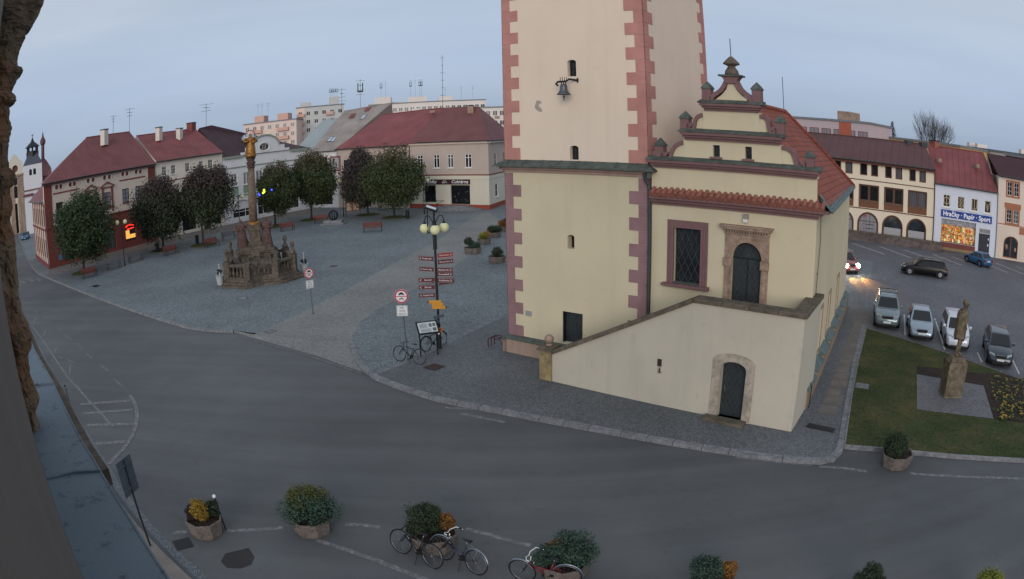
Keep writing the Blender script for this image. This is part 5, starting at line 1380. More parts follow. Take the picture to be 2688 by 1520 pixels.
for i, w in enumerate(ar):
    if w[0] > RS0:
        o = window(bank, RW, w, brown, 'glass_p' if i in (0, 3) else 'glass', 1, 1, .16, .09, arch=(w[2] - w[0]) / 2)
        m = MB(); h_ = (w[2] - w[0]) / 2; wband(m, RW, arch_pts(w[0] - .05, w[1], w[2] + .05, w[3] + .05, h_)[1:] + [(w[0] - .05, w[1])], .14, 0, .05); m.build('surround', brown, o)
        if i in (1, 2): m = MB(); m.wbox(RW, w[0] + .12, w[1] + .05, -.145, w[2] - .12, w[1] + 1.15, -.13); m.build('shop_blind', mat('white shop blind', '#9c9ca0', .7, var=.1, scale=5), o)
        if i in (0, 3):
            m = MB(); m.wbox(RW, w[0] + .05, 2.05, -.14, w[2] - .05, 2.12, -.12); m.build('bar', brown, o)
            text_on(o, 'TIP', RW, w[0] + .8, 2.62, -.138, .36, M['sign_red'], bold=.012)
            m = MB()
            for z in (1.7, 1.25, .82): m.wbox(RW, w[0] + .95, z, -.143, w[2] - .5, z + .08, -.138)
            m.build('printed_lines', M['ink'], o); m = MB()
            for z in (1.74, 1.29, .86): wband(m, RW, disc((w[0] + .7, z), .09, 10), .03, -.143, -.138, True)
            m.build('red_rings', M['sign_red'], o)
ledge(bank, RW, [(RS0, 6.68), (RS1, 6.68)], brown, .09, .05); ledge(bank, RW, [(RS0, 3.50), (RS1, 3.50)], brown, .10, .06)
m = MB(); m.wbox(RW, RS0, eR - .35, 0, RS1 + .05, eR, .45); m.build('eaves_cornice', mat('brown cornice', '#5d3a31', .7, var=.1), bank)
roof(bank, RW, (RS0, RS1 + .05, eR), (RS0, -2.1, 11.4, 4.2, 11.5), mat('brown metal roof', '#5a3f40', .6, .1, var=.12, scale=.5), .6, seams=1.0)
dp = MB(); dp.tube([P(RS1 - .02, eR, .5), P(RS1 - .02, eR - .5, .12), P(RS1 - .02, .2, .12)], .06, 6); dp.build('downpipe', brown, bank)
for x, y in ((1220, 425), (1340, 440)):
    q = RW.sz(zr(x, y), -4.2); c = P(q[0], q[1] - .1, -4.2); m = MB(); m.box(c.x - .5, c.y - .4, c.z - .3, c.x + .5, c.y + .4, c.z + .3); m.build('roof_vent', M['lead'], bank)
# retaining wall in front of the arcade
rw0, rw1 = G(*zr(640, 1210)), G(*zr(1490, 1350)); 
RT = Wall(G(*zr(1490, 1345)).xy, -37); rt = empty('retaining_wall', RT.P(-8, 0), 0, 'low rough stone retaining wall with cover slabs below the arcaded building', 'wall')
zt = 1.0
m = MB(); m.wbox(RT, -28, 0, -.45, 0, zt, 0); m.build('wall', stone('rubble wall', '#6c6260', '#4b4443', 2, .8), rt)
m = MB(); s = -28.0
while s < -.1: m.wbox(RT, s, zt + .002, -.52, min(s + 1.6, .06) - .015, zt + .14, .08); s += 1.6
m.build('cover_slabs', M['coping'], rt)
m = MB(); m.wbox(RT, -28, 0, -2.0, -.02, .75, -.46); m.build('terrace', M['slab'], rt)
m = MB(); m.tube([RT.P(.15, 0, .1), RT.P(.15, 1.3, .1)], .03, 6); m.build('post', M['iron'], rt)

toy = empty('toy_shop', P(3, 0), 0, 'narrow pale blue-white house with red roof and the blue toy shop sign', 'shop', 'houses above the car park')
blue_w = plaster('pale bluish render', '#cfd5e2', .07); eT = 7.35; TS, TE = -.70, 7.95
tw = [RW.rect(*zr(x0, y0), *zr(x1, y1)) for x0, x1, y0, y1 in ((1503, 1567, 852, 966), (1622, 1685, 872, 982), (1735, 1798, 888, 998), (1847, 1906, 903, 1012))]
t0, t1 = sum(r[1] for r in tw) / 4, sum(r[3] for r in tw) / 4; tw = [(r[0], t0, r[2], t1) for r in tw]
disp = RW.rect(*zr(1487, 1075), *zr(1775, 1300)); disp = (disp[0], 1.0, disp[2], 3.55); door = RW.rect(*zr(1800, 1120), *zr(1893, 1345)); door = (door[0], .25, door[2], 3.1)
box_house(toy, RW, TS, TE, eT, 11, [rect_pts(w) for w in tw + [disp, door]], blue_w)
glyph = mat('cream window graphics', '#a39474', .6, var=.1)
for i, w in enumerate(tw):
    o = window(toy, RW, w, 'white', 'black', 1, 1, .10, .12, sill='white'); cx, cz = (w[0] + w[2]) / 2, (w[1] + w[3]) / 2; m = MB()
    m.wbox(RW, cx - .05, w[1] + .15, -.085, cx + .05, w[3] - .15, -.07) if i != 3 else None
    if i == 0: wband(m, RW, disc((cx, cz), .38, 14), .10, -.085, -.072, True)
    if i == 1:
        wband(m, RW, [(cx - .35, cz + .5), (cx - .05, cz + .25), (cx - .35, cz), (cx - .05, cz - .25), (cx - .35, cz - .5)], .09, -.085, -.072); wband(m, RW, [(cx + .05, cz + .5), (cx + .32, cz + .25), (cx + .08, cz), (cx + .35, cz - .3), (cx + .05, cz - .5)], .09, -.085, -.072)
    if i == 2:
        wband(m, RW, [(cx - .35, cz + .5), (cx - .32, cz - .45), (cx - .1, cz - .5)], .10, -.085, -.072); wband(m, RW, [(cx + .1, cz - .5), (cx + .32, cz - .35), (cx + .34, cz + .5)], .10, -.085, -.072)
    if i == 3:
        wband(m, RW, [(cx - .32, cz + .5), (cx - .02, cz - .5), (cx + .3, cz + .5)], .11, -.085, -.072); m.wbox(RW, cx - .04, cz - .5, -.085, cx + .04, cz + .3, -.072)
    m.build('window_graphic', glyph, o)
sgn = (RW.sz(zr(1490, 1020))[0], 3.78, RW.sz(zr(1912, 1060))[0], 4.58); m = MB(); m.wbox(RW, sgn[0], sgn[1], .03, sgn[2], sgn[3], .12); so_ = m.build('shop_sign', mat('deep blue signboard', '#24408a', .45, var=.04), toy)
text_on(so_, 'Hračky · Papír · Sport', RW, (sgn[0] + sgn[2]) / 2, (sgn[1] + sgn[3]) / 2 - .02, .125, .72, mat('white lettering', '#e6e8ee', .5, var=0), width=(sgn[2] - sgn[0]) * .93, bold=.02)
# toy display: the shop's lighting is put in as glow of backdrop and toys
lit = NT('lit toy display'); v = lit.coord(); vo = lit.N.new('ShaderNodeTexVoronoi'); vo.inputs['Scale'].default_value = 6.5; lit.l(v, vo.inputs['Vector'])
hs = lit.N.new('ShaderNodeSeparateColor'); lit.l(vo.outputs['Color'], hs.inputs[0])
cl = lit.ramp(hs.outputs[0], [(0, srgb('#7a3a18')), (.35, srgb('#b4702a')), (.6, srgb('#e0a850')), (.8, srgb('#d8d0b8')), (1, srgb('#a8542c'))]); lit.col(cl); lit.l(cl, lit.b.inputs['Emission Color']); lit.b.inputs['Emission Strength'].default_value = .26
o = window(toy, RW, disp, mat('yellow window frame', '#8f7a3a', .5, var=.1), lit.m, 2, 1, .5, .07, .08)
rgd = random.Random(9); cols = ['#d9a23a', '#b9462e', '#e8d9a8', '#6f8a4a', '#c7762e', '#8a5a2e']
tm = [mat('toy colour', c_, .5, var=.1, emit=.22, ecol=c_) for c_ in cols]  # toys glow in their own colours in place of display lighting
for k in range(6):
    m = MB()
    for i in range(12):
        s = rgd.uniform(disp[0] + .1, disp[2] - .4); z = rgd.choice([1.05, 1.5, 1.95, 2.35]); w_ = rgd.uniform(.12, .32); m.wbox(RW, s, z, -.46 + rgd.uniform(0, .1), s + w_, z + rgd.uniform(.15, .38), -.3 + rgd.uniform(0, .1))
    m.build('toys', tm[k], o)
m = MB(); m.wbox(RW, disp[0], 2.95, -.25, disp[2], disp[3] - .02, -.2); m.build('frosted_banner', mat('printed grey banner', '#8f9196', .5, var=.5, scale=3), o)
m = MB(); m.wbox(RW, disp[0] - .02, .42, .01, disp[2] + .05, .98, .05); m.build('panel_under_window', mat('red wood panel', '#74423c', .7, var=.15), toy)
m = MB(); m.wbox(RW, TS, 0, .001, door[0] - .1, .42, .07); m.build('plinth', mat('ochre plinth', '#8b7a58', .8, var=.1), toy)
o = window(toy, RW, (door[0], door[3] - .55, door[2], door[3]), 'white', 'glass_p', 1, 1, .12, .05, name='transom_window')
m = MB(); m.wbox(RW, door[0], door[1], -.16, door[2], door[3] - .56, -.11); o = m.build('door', mat('dark blue-grey door', '#31353f', .5, var=.1), toy); m = MB(); m.wbox(RW, door[2] - .3, 1.2, -.108, door[2] - .12, 1.45, -.1); m.wbox(RW, door[2] - .25, 1.9, -.108, door[2] - .08, 2.1, -.1); m.build('door_notices', M['sign_white'], o)
roof(toy, RW, (TS, TE, eT), (-1.8, 6.4, 11.55, 5.5), red_roof2, .35, seams=.8)
m = MB(); m.tube([P(TE, eT, .3), P(TE, eT - .4, .08), P(TE, .2, .08)], .05, 6); m.build('downpipe', mat('blue grey pipe', '#6a748c', .5, .3, var=.1), toy)
for x, y in ((1470, 565), (1785, 612)):
    q = RW.sz(zr(x, y), -2.3); c = P(q[0], q[1], -2.3); m = MB(); m.box(c.x - .3, c.y - .3, c.z - .3, c.x + .3, c.y + .3, c.z + .12); m.build('roof_vent', M['sandstone'], toy)
chq = RW.sz(zr(1435, 440), -5.8); chimney(toy, P(chq[0], 0, -5.8), .9, chq[1] - .5, RW.sz(zr(1435, 405), -5.8)[1], M['tile_cap'])

pink_h = empty('town_house', P(12, 0), 0, 'cream-pink house with reddish window surrounds and an arched shop window at the right edge', 'town house', 'houses above the car park')
cream4 = plaster('cream pink facade', '#d8c9bb', .08); terra = mat('terracotta surround', '#a06a52', .8, var=.1); eP = 9.3
pw1 = [RW.rect(*zr(2040, 755), *zr(2078, 868)), RW.rect(*zr(2096, 760), *zr(2134, 872))]; pw2 = [RW.rect(*zr(2032, 985), *zr(2072, 1092)), RW.rect(*zr(2090, 990), *zr(2132, 1097))]
def lv(L): a = sum(r[1] for r in L) / len(L); b = sum(r[3] for r in L) / len(L); return [(r[0], a, r[2], b) for r in L]
pw1, pw2 = lv(pw1), lv(pw2); pa_ = RW.rect(*zr(2005, 1202), *zr(2128, 1392)); pa_ = (pa_[0], .3, pa_[2], pa_[3]); ex = 3.4
allw = pw1 + pw2 + [(w[0] + ex, w[1], w[2] + ex, w[3]) for w in pw1 + pw2]
box_house(pink_h, RW, 8.0, 20, eP, 12, [rect_pts(w) for w in allw] + [arch_pts(*pa_, .8), rect_pts((12.4, .4, 15.5, 3.0))], cream4)
for w in allw: window(pink_h, RW, w, 'white', 'glass', 2, 3, .10, .05, .035)
m = MB()
for L in (pw1, pw2):
    for k in (0, ex):
        a, b = L[0][0] + k, L[1][2] + k; m.wbox(RW, a - .18, L[0][1] - .2, .0, a - .005, L[0][3] + .2, .05); m.wbox(RW, b + .005, L[0][1] - .2, 0, b + .18, L[0][3] + .2, .05); m.wbox(RW, a, L[0][3] + .005, 0, b, L[0][3] + .2, .05); m.wbox(RW, a, L[0][1] - .2, 0, b, L[0][1] - .005, .05); m.wbox(RW, L[0][2] + k + .005, L[0][1], 0, L[1][0] + k - .005, L[0][3], .05)
        if L is pw2: m.wbox(RW, a - .3, L[0][3] + .2, 0, b + .3, L[0][3] + .75, .07)
m.build('window_surrounds', terra, pink_h)
o = window(pink_h, RW, pa_, terra, 'glass', 2, 1, .15, .12, .06, arch=.8); m = MB(); wband(m, RW, arch_pts(pa_[0] - .12, pa_[1], pa_[2] + .12, pa_[3] + .12, .85)[1:], .3, .0, .05); m.build('surround', cream4, o)
m = MB(); m.ball(RW.P(pa_[0] + .45, 1.5, -.12), .2, 10, sz=1.6); m.ball(RW.P(pa_[2] - .4, 1.3, -.12), .17, 10, sz=1.6); m.build('shop_mannequins', M['sandstone'], o)
ledge(pink_h, RW, [(8.0, 4.0), (20, 4.0)], terra, .1, .05); m = MB(); m.wbox(RW, 11.3, 3.15, .02, 16, 3.9, .07); m.build('shop_sign', terra, pink_h)
window(pink_h, RW, (12.4, .4, 15.5, 3.0), 'black', 'glass', 2, 1)
m = MB(); z = .4
while z < 3.7: m.wbox(RW, 8.02, z, .0, pa_[0] - .3, z + .36, .03); m.wbox(RW, pa_[2] + .3, z, 0, 12.2, z + .36, .03); z += .4
m.build('rusticated_blocks', cream4, pink_h)
roof(pink_h, RW, (7.95, 20.2, eP), (6.75, 20.2, 11.6, 4.0), mat('dark brown roof', '#41292f', .7, var=.12, scale=.6), .35)
# flat wedge wall between toy shop roof and next house
# ---------------------------------------------------------------- apartment blocks and the school far behind
def far_block(name, label, tl, tr, DL, DR, depth, m, cols, rows, fh=2.9, wsz=(1.3, 1.4), winm='glass', top_gap=.9, frame=None, balcony=False, cat='apartment block', group='apartment blocks behind the roofs', roofm=None):
    a = ray(*tl); b = ray(*tr); ka = DL / math.hypot(a.x, a.y); kb = DR / math.hypot(b.x, b.y)
    A = Vector((a.x * ka, a.y * ka)); B = Vector((b.x * kb, b.y * kb)); z = (H + a.z * ka + H + b.z * kb) / 2
    W = Wall(A, math.degrees(math.atan2((B - A).y, (B - A).x))); L = (B - A).length; W.n = Vector((W.u.y, -W.u.x))
    e = empty(name, W.P(L / 2, 0), 0, label, cat, group)
    mb = MB(); mb.wbox(W, 0, 0, -depth, L, z, 0); mb.build('wall', m, e)
    mb = MB(); mb.wbox(W, -.2, z + .002, -depth - .2, L + .2, z + .35, .2); mb.build('roof_edge', roofm or M['kerb'], e)
    proto = None
    for r in range(rows):
        for c in range(cols):
            s = L * (c + .5) / cols; zc_ = z - top_gap - r * fh
            if proto is None:
                mb = MB(); w2, h2 = wsz[0] / 2, wsz[1]
                mb.wbox(W, -w2, -h2, .0, w2, 0, .04); proto = mb.build('window', M[winm] if isinstance(winm, str) else winm, None); proto.parent = e
                fr = MB(); wband(fr, W, rect_pts((-w2, -h2, w2, 0)), .14, .0, .07, True); fr.wbox(W, -.06, -h2, .0, .06, 0, .06); fo = fr.build('frame', frame or M['white'], None); fo.parent = proto
                base = W.P(0, 0, 0); 
                for o_ in (proto, fo): o_.data.transform(Matrix.Translation(-Vector((base.x, base.y, 0))))
                o_ = proto
            else:
                o_ = proto.copy(); COL.objects.link(o_); f_ = fo.copy(); COL.objects.link(f_); f_.parent = o_
            o_.location = W.P(s, zc_, 0) - e.location
    return e, W, L, z
conc = plaster('pale concrete panels', '#d6cec8', .08); pinkp = plaster('pale pink panels', '#d9c3b9', .08); salmon = mat('salmon panels', '#c8a294', .8, var=.06); grey_p = plaster('grey facade', '#b9bab9', .08)
def boxes(e, W, L, z, items, m, name):
    for s0, s1, h, d0, d1 in items:
        mb = MB(); mb.wbox(W, L * s0, z + .36, d0, L * s1, z + h, d1); mb.build(name, m, e)
e, W, L, z = far_block('apartment_block', 'low pale pink apartment block behind the dark plum roof', (640, 336), (778, 306), 230, 225, 12, pinkp, 7, 4)
boxes(e, W, L, z, [(.18, .36, 2.6, -8, -2), (.62, .82, 2.6, -8, -2)], salmon, 'stair_head')
for t in (.2, .28, .4): antenna(e, W.P(L * t, 0, -5), z + 2, 5, 2, 1.5)
m = MB()
for s in (.25, .75):
    for k in range(4): m.wbox(W, L * s - 2, z - 3.3 - 2.9 * k, .05, L * s + 2, z - 2.2 - 2.9 * k, 1.1)
m.build('balconies', salmon, e)
e, W, L, z = far_block('apartment_block', 'tall grey and pink apartment block behind the pale zinc roof', (778, 283), (903, 276), 235, 235, 14, grey_p, 6, 6, top_gap=1.4)
m = MB()
for k in range(6): m.wbox(W, .2, z - 3.2 - 2.9 * k, .05, 2.8, z - 2.1 - 2.9 * k, 1.2); m.wbox(W, L * .62, z - 3.2 - 2.9 * k, .05, L * .62 + 2.6, z - 2.1 - 2.9 * k, 1.2)
m.build('balconies', salmon, e); m = MB(); m.wbox(W, 0, 0, .01, L * .18, z, .04); m.build('pink_end_panel', pinkp, e)
boxes(e, W, L, z, [(.08, .3, 2.0, -9, -3), (.7, .9, 3.2, -9, -3)], grey_p, 'stair_head')
for t in (.72, .76, .8, .86): antenna(e, W.P(L * t, 0, -5), z + 2.5, 4, 2, 1.2, True)
e, W, L, z = far_block('apartment_block', 'big white and pink apartment block with many rooftop masts behind the red roofs', (968, 256), (1275, 284), 262, 262, 14, conc, 20, 6, top_gap=1.6, wsz=(1.5, 1.5))
m = MB()
for s in (.02, .27, .52, .77): m.wbox(W, L * s, z - 7 , .01, L * s + 7.5, z - 3.8, .6)
m.build('salmon_band', salmon, e)
m = MB()
for s in (.12, .37, .62, .87):
    for k in range(3): m.wbox(W, L * s, z - 3.4 - 2.9 * k, .05, L * s + 3.2, z - 2.3 - 2.9 * k, 1.2)
m.build('balconies', conc, e)
boxes(e, W, L, z, [(.05, .19, 3.0, -9, -1), (.34, .50, 2.4, -9, -1), (.60, .72, 2.0, -9, -1)], conc, 'stair_head')
for t in (.10, .14, .36, .40, .44, .455, .66, .80, .9): antenna(e, W.P(L * t, 0, -5), z + (2.6 if t < .5 else 1), 7 if t < .5 else 5, 2, 1.4, t in (.10, .44, .455, .36))
boxes(e, W, L, z, [(-.01, .30, 1.2, -12, -10)], conc, 'roof_parapet')
e, W, L, z = far_block('apartment_block', 'low white block just left of the church tower behind the red roofs', (1235, 276), (1345, 290), 200, 200, 12, conc, 6, 4)

mv = plaster('mauve grey school wall', '#b8a9ad', .06)
e, W, L, z = far_block('school_building', 'flat mauve-grey school block with square windows and a stair tower right of the chapel roof', (2060, 305), (2281, 330), 120, 112, 12, mv, 7, 1, top_gap=1.4, wsz=(1.8, 1.8), winm='glass_p', frame=trim1, cat='school', group=None)
s0 = W.sz((2195, 300))[0]; s1 = W.sz((2218, 300))[0]; zt_ = W.sz((2206, 291))[1]
m = MB(); m.wbox(W, s0, z + .36, -5, s0 + (s1 - s0) * 1.45, zt_, -.5); m.build('stair_tower', M['sandstone'], e); m = MB(); m.wbox(W, s0 + .6, 0, .01, s0 + 3.0, z + .3, .12); m.build('orange_panel', mat('orange brick panel', '#a65a48', .8, var=.08), e)
e, W, L, z = far_block('school_building', 'long yellow building behind the brown metal roof', (2275, 352), (2520, 392), 125, 112, 12, plaster('yellow wall', '#c0a06c', .06), 10, 1, top_gap=1.8, cat='school', group=None)
e, W, L, z = far_block('school_building', 'long pale grey building with roof vents at the far right', (2488, 378), (2720, 420), 135, 112, 12, conc, 10, 1, top_gap=1.8, cat='school', group=None)
boxes(e, W, L, z, [(.12, .15, 1.2, -6, -3), (.22, .25, 1.2, -6, -3), (.72, .75, 1.2, -6, -3)], conc, 'roof_vent')
e, W, L, z = far_block('storage_hall', 'dark red roofed building behind the house at the right edge', (2640, 405), (2800, 440), 95, 90, 12, plum, 2, 1, cat='building', group=None, top_gap=3)
dome = empty('observatory_dome', (0, 0, 0), 0, 'white glazed dome frame behind the ridge of the chapel roof', 'dome'); q = ray(2020, 290); k = 100 / math.hypot(q.x, q.y); dome.location = (q.x * k, q.y * k, 0)
m = MB(); cz = 11.0
for i in range(8):
    a = PI * i / 8; m.tube([(q.x * k + 3.2 * math.cos(t * PI / 12) * math.cos(a), q.y * k + 3.2 * math.cos(t * PI / 12) * math.sin(a), cz + 2.2 * math.sin(t * PI / 12)) for t in range(13)], .09, 5)
m.build('ribs', M['white'], dome); m = MB(); m.lathe([(3.1, 0), (3.1, cz)], (q.x * k, q.y * k, 0), 20); m.build('drum', conc, dome); m = MB(); m.ball((q.x * k, q.y * k, cz), 3.1, 14, sz=.68); m.build('glazing', mat('pale dome glazing', '#b5bfc6', .3, var=.05), dome, smooth=True)

# ---------------------------------------------------------------- far church at the left
FC = Wall((-104, 108), 43)
fc = empty('far_church', FC.P(0, 0), 0, 'distant baroque church with pale yellow front, white tower and dark spire at the far left', 'church')
def fz(x, y): return FC.sz(za(x, y))
yel = plaster('pale yellow church front', '#cfc8b8', .08); wht = plaster('white church tower', '#d5d6da', .06)
m = MB(); f0, f1 = fz(60, 700)[0], fz(218, 700)[0]; ze_ = fz(160, 545)[1]
gpts = [(f0, 0), (f1, 0), (f1, ze_), (fz(208, 520)[0], ze_), fz(205, 440), fz(150, 375), fz(125, 360), (fz(95, 400)[0], fz(125, 400)[1]), (f0, ze_)]
fh_ = [arch_pts(fz(128, 700)[0], fz(140, 765)[1], fz(160, 700)[0], fz(140, 652)[1], .6), disc(fz(140, 612), .9), disc(fz(137, 497), .8), rect_pts((fz(135, 870)[0], .2, fz(162, 870)[0], fz(150, 812)[1]))]
wall_panel(m, FC, gpts, fh_, 0, .3); m.build('front_wall', yel, fc)
m = MB(); m.wbox(FC, f0, 0, -.6, f1, ze_, -.35); m.build('window_darkness', M['glass'], fc)
m = MB()
for x in (100, 118, 172, 205): s = fz(x, 700)[0]; m.wbox(FC, s - .35, 0, 0, s + .35, ze_ - .3, .25)
m.wbox(FC, f0, ze_ - .4, 0, f1 + .2, ze_, .5); m.build('pilasters', M['sandstone'], fc)
m = MB(); m.prism([FC.P(s, z, -.61) for s, z in [(f0, ze_), fz(125, 362), (f1 - .3, ze_)]], FC.P(0, 0, -22) - FC.P(0, 0, -.61)); m.build('roof', red_roof, fc)
t0_, t1_ = fz(218, 600)[0], fz(385, 600)[0]; tz0, tz1 = fz(218, 468)[1], fz(385, 440)[1]; tz = (tz0 + tz1) / 2; td = t1_ - t0_
m = MB(); tw_ = [arch_pts(fz(266, 520)[0], fz(278, 555)[1], fz(290, 520)[0], fz(278, 497)[1], .4), arch_pts(fz(302, 510)[0], fz(314, 548)[1], fz(327, 510)[0], fz(314, 488)[1], .4)]
wall_panel(m, FC, [(t0_, 0), (t1_, 0), (t1_, tz), (t0_, tz)], tw_, .6, .3); P = FC.P
m.poly([P(t0_, 0, .6 - td), P(t0_, 0, .6), P(t0_, tz, .6), P(t0_, tz, .6 - td)]); m.poly([P(t1_, 0, .6), P(t1_, 0, .6 - td), P(t1_, tz, .6 - td), P(t1_, tz, .6)]); m.build('tower_wall', wht, fc)
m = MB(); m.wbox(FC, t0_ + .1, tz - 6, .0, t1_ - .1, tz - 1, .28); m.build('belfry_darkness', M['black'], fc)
m = MB(); zb_ = fz(225, 698)[1]; m.wbox(FC, t0_ - .1, zb_ - .2, .6, t1_ + .1, zb_ + .1, .8); m.build('string_course', M['mauve'], fc)
cx, cy = P((t0_ + t1_) / 2, 0, .6 - td / 2).xy; ap = fz(303, 370)[1]
m = MB(); m.lathe([(td * .74, tz), (1.2, ap + 1.0)], (cx, cy, 0), 4, rot=R(43 + 45)); m.build('tower_roof', mat('dark slate roof', '#4c515e', .6, var=.1), fc)
zl0_ = fz(303, 370)[1]; m = MB(); m.lathe([(1.7, zl0_ - .2), (1.7, zl0_ + .8)], (cx, cy, 0), 8)
for i in range(8): a = i * PI / 4; m.tube([(cx + 1.4 * math.cos(a), cy + 1.4 * math.sin(a), zl0_ + .8), (cx + 1.4 * math.cos(a), cy + 1.4 * math.sin(a), fz(303, 295)[1])], .2, 5)
m.lathe([(2.1, fz(303, 295)[1]), (1.5, fz(303, 275)[1]), (.5, fz(303, 245)[1]), (.08, fz(303, 205)[1])], (cx, cy, 0), 8); m.build('lantern', M['black'], fc)
rx, ry = P(fz(398, 400)[0], 0, -9).xy; kz = 1.07
m = MB(); zq0 = fz(398, 420)[1]; m.lathe([(.7, zq0 - 3), (.7, zq0 + .5), (.45, zq0 + .8), (.45, zq0 + 3.8), (.75, zq0 + 4.2), (.8, zq0 + 4.9), (.28, zq0 + 5.8), (.06, zq0 + 7.0)], (rx, ry, 0), 8); m.build('roof_turret', mat('red turret', '#5f3f42', .6, var=.1), fc, smooth=False)
m = MB(); a_ = fz(385, 415); b_ = fz(470, 485); m.prism([P(a_[0], b_[1] - 1.5, .2), P(a_[0], a_[1], -5), P(a_[0] + 1.2, a_[1], -5), P(b_[0], b_[1], -3), P(b_[0], b_[1] - 1.5, .2)], P(0, 0, -6) - P(0, 0, 0)); m.wbox(FC, a_[0], 0, -8, b_[0] + 4, b_[1] - 1.2, -.2); m.build('nave', red_roof, fc)
m = MB(); m.tube([(cx, cy, fz(303, 205)[1]), (cx, cy, fz(303, 175)[1])], .08, 5); m.tube([(cx - .5, cy, fz(303, 185)[1]), (cx + .5, cy, fz(303, 185)[1])], .06, 5); m.build('cross', M['iron'], fc)
wl = empty('far_white_building', FC.P(fz(245, 860)[0], 0), 0, 'white building at the foot of the distant church tower', 'building')
m = MB(); m.wbox(FC, fz(232, 860)[0], 0, .7, fz(300, 860)[0], fz(250, 700)[1] - 1, 9); m.build('wall', wht, wl); m = MB(); m.wbox(FC, fz(232, 860)[0] - .3, fz(250, 700)[1] - .998, .5, fz(300, 860)[0] + .3, fz(250, 700)[1] - .6, 9.3); m.build('roof', red_roof, wl)
# ---------------------------------------------------------------- our own facade at the left edge: wall, broken render strip, metal-covered cornice
FA = Vector((-.725, .688)); FN = Vector((.688, .725))
def FP(a, n, z): q = FA * a + FN * n; return Vector((q.x, q.y, z))
own = empty('facade_wall', FP(2, -.1, 8.0), 0, 'dark weathered facade right beside the viewer with broken render strip and blue metal ledge', 'facade')
rm = plaster('grey brown facade render', '#6e6863', .35)
m = MB(); m.prism([FP(-.6, -.028, 7.6), FP(5.2, -.028, 7.6), FP(5.2, -.40, 7.6), FP(-.6, -.40, 7.6)], (0, 0, 5.6)); m.build('wall', rm, own)
# profile of the broken strip from its silhouette: plane square to the facade, 4.9 m along
aE = 4.9
def prof(px, py):
    d = ray(px * D, py * D); t = aE / (d.x * FA.x + d.y * FA.y); return (d.x * t * FN.x + d.y * t * FN.y, H + d.z * t)
sil = [(112, 0), (104, 18), (92, 45), (82, 62), (68, 72), (63, 95), (52, 115), (46, 140), (45, 158), (58, 165), (60, 176), (45, 190), (40, 205), (30, 228), (40, 238), (42, 250), (24, 262), (25, 300), (31, 318), (24, 345), (20, 385), (24, 420), (38, 432), (35, 460), (25, 475), (32, 520), (26, 560), (38, 600), (42, 640), (46, 700), (50, 750), (58, 790), (70, 815), (82, 850), (80, 885), (72, 895), (78, 950), (95, 990), (102, 1015), (88, 1045), (106, 1080), (118, 1105), (113, 1130), (100, 1150)]
pr_ = [prof(*p) for p in sil]
rj = random.Random(12); fine = []
for i in range(len(pr_) - 1):
    a, b = pr_[i], pr_[i + 1]
    for k in range(6):
        t = k / 6; fine.append((a[0] + (b[0] - a[0]) * t + rj.uniform(-.004, .005), a[1] + (b[1] - a[1]) * t))
top_z = fine[0][1]; bot_z = fine[-1][1]
fine = [(n_, z_) for n_, z_ in fine if n_ > -.02]
strip_m = NT('broken render and stone'); v = strip_m.coord(); f = strip_m.noise(v, 3.2, 7, .7); f2 = strip_m.noise(v, .9, 3)
col = strip_m.ramp(f, [(.25, srgb('#4a3f36')), (.5, srgb('#85705a')), (.72, srgb('#a09483'))]); col = strip_m.mix(strip_m.ramp(f2, [(.45, g3(0)), (.6, g3(.8))]), col, srgb('#8a5c35'))
strip_m.col(col); strip_m.b.inputs['Roughness'].default_value = .95; strip_m.bump(strip_m.noise(v, 18, 8, .8), 1.0, .05)
m = MB()
zt_ = max(z for n_, z in fine) + .0
# build as thin horizontal slices between consecutive profile points, thickness runs away from the viewer
from mathutils import noise as _nz
def rgh(x, y, z, f=6.0): return _nz.fractal(Vector((x * f, y * f, z * f)), .6, 2.2, 5)
NC = 12; rows = []
top_n, top_z2 = fine[0]
fine = [(top_n + .05, top_z2 + .6), (top_n + .02, top_z2 + .3)] + fine
for n_, z_ in fine:
    row = []
    for k in range(NC + 1):
        t = k / NC; n0 = -.03 + (n_ + .03) * min(1, t * 1.15); a0 = aE - .10 + .22 * t ** 2
        r_ = rgh(t * .35, 0, z_); row.append(FP(a0 + .045 * r_, n0 + (.012 * rgh(t, 3, z_, 14) if k == NC else .004 * r_), z_ + .01 * rgh(t, 7, z_, 9)))
    row.append(FP(aE + .30, n_ * .93, z_)); row.append(FP(aE + .36, -.03, z_)); rows.append(row)
b = len(m.v); W_n = NC + 3
for r in rows: m.v += [tuple(p) for p in r]
for i in range(len(rows) - 1):
    for k in range(W_n - 1): m.f.append([b + i * W_n + k, b + i * W_n + k + 1, b + (i + 1) * W_n + k + 1, b + (i + 1) * W_n + k]); m.m.append(0)
m.build('broken_strip', strip_m.m, own)
# cornice ledge
zl_ = 8.8
outer = [FA * a + FN * n for a, n in ((-.6, .42), (1.2, .415), (2.5, .41), (3.2, .408), (4.1, .386), (4.5, .362), (6.05, .33), (7.4, .245), (9.0, .2))]
inner = [FA * a + FN * -.027 for a in (-.6, 1.2, 2.5, 3.2, 4.1, 4.5, 6.05, 7.4, 9.0)]
lm = NT('flaking blue-grey sheet metal'); v = lm.coord(); f = lm.noise(v, 7, 7, .8); f2 = lm.noise(v, .8, 3)
col = lm.ramp(f2, [(.3, srgb('#53626e')), (.7, srgb('#63727d'))]); col = lm.mix(lm.ramp(f, [(.56, g3(0)), (.62, g3(.8))]), col, srgb('#33424e')); f4 = lm.noise(v, 3.1, 6, .8); col = lm.mix(lm.ramp(f4, [(.70, g3(0)), (.73, g3(.7))]), col, srgb('#5c4448'))
lm.col(col); lm.b.inputs['Roughness'].default_value = .65; lm.b.inputs['Metallic'].default_value = .1; lm.bump(f, .5, .01)
m = MB()
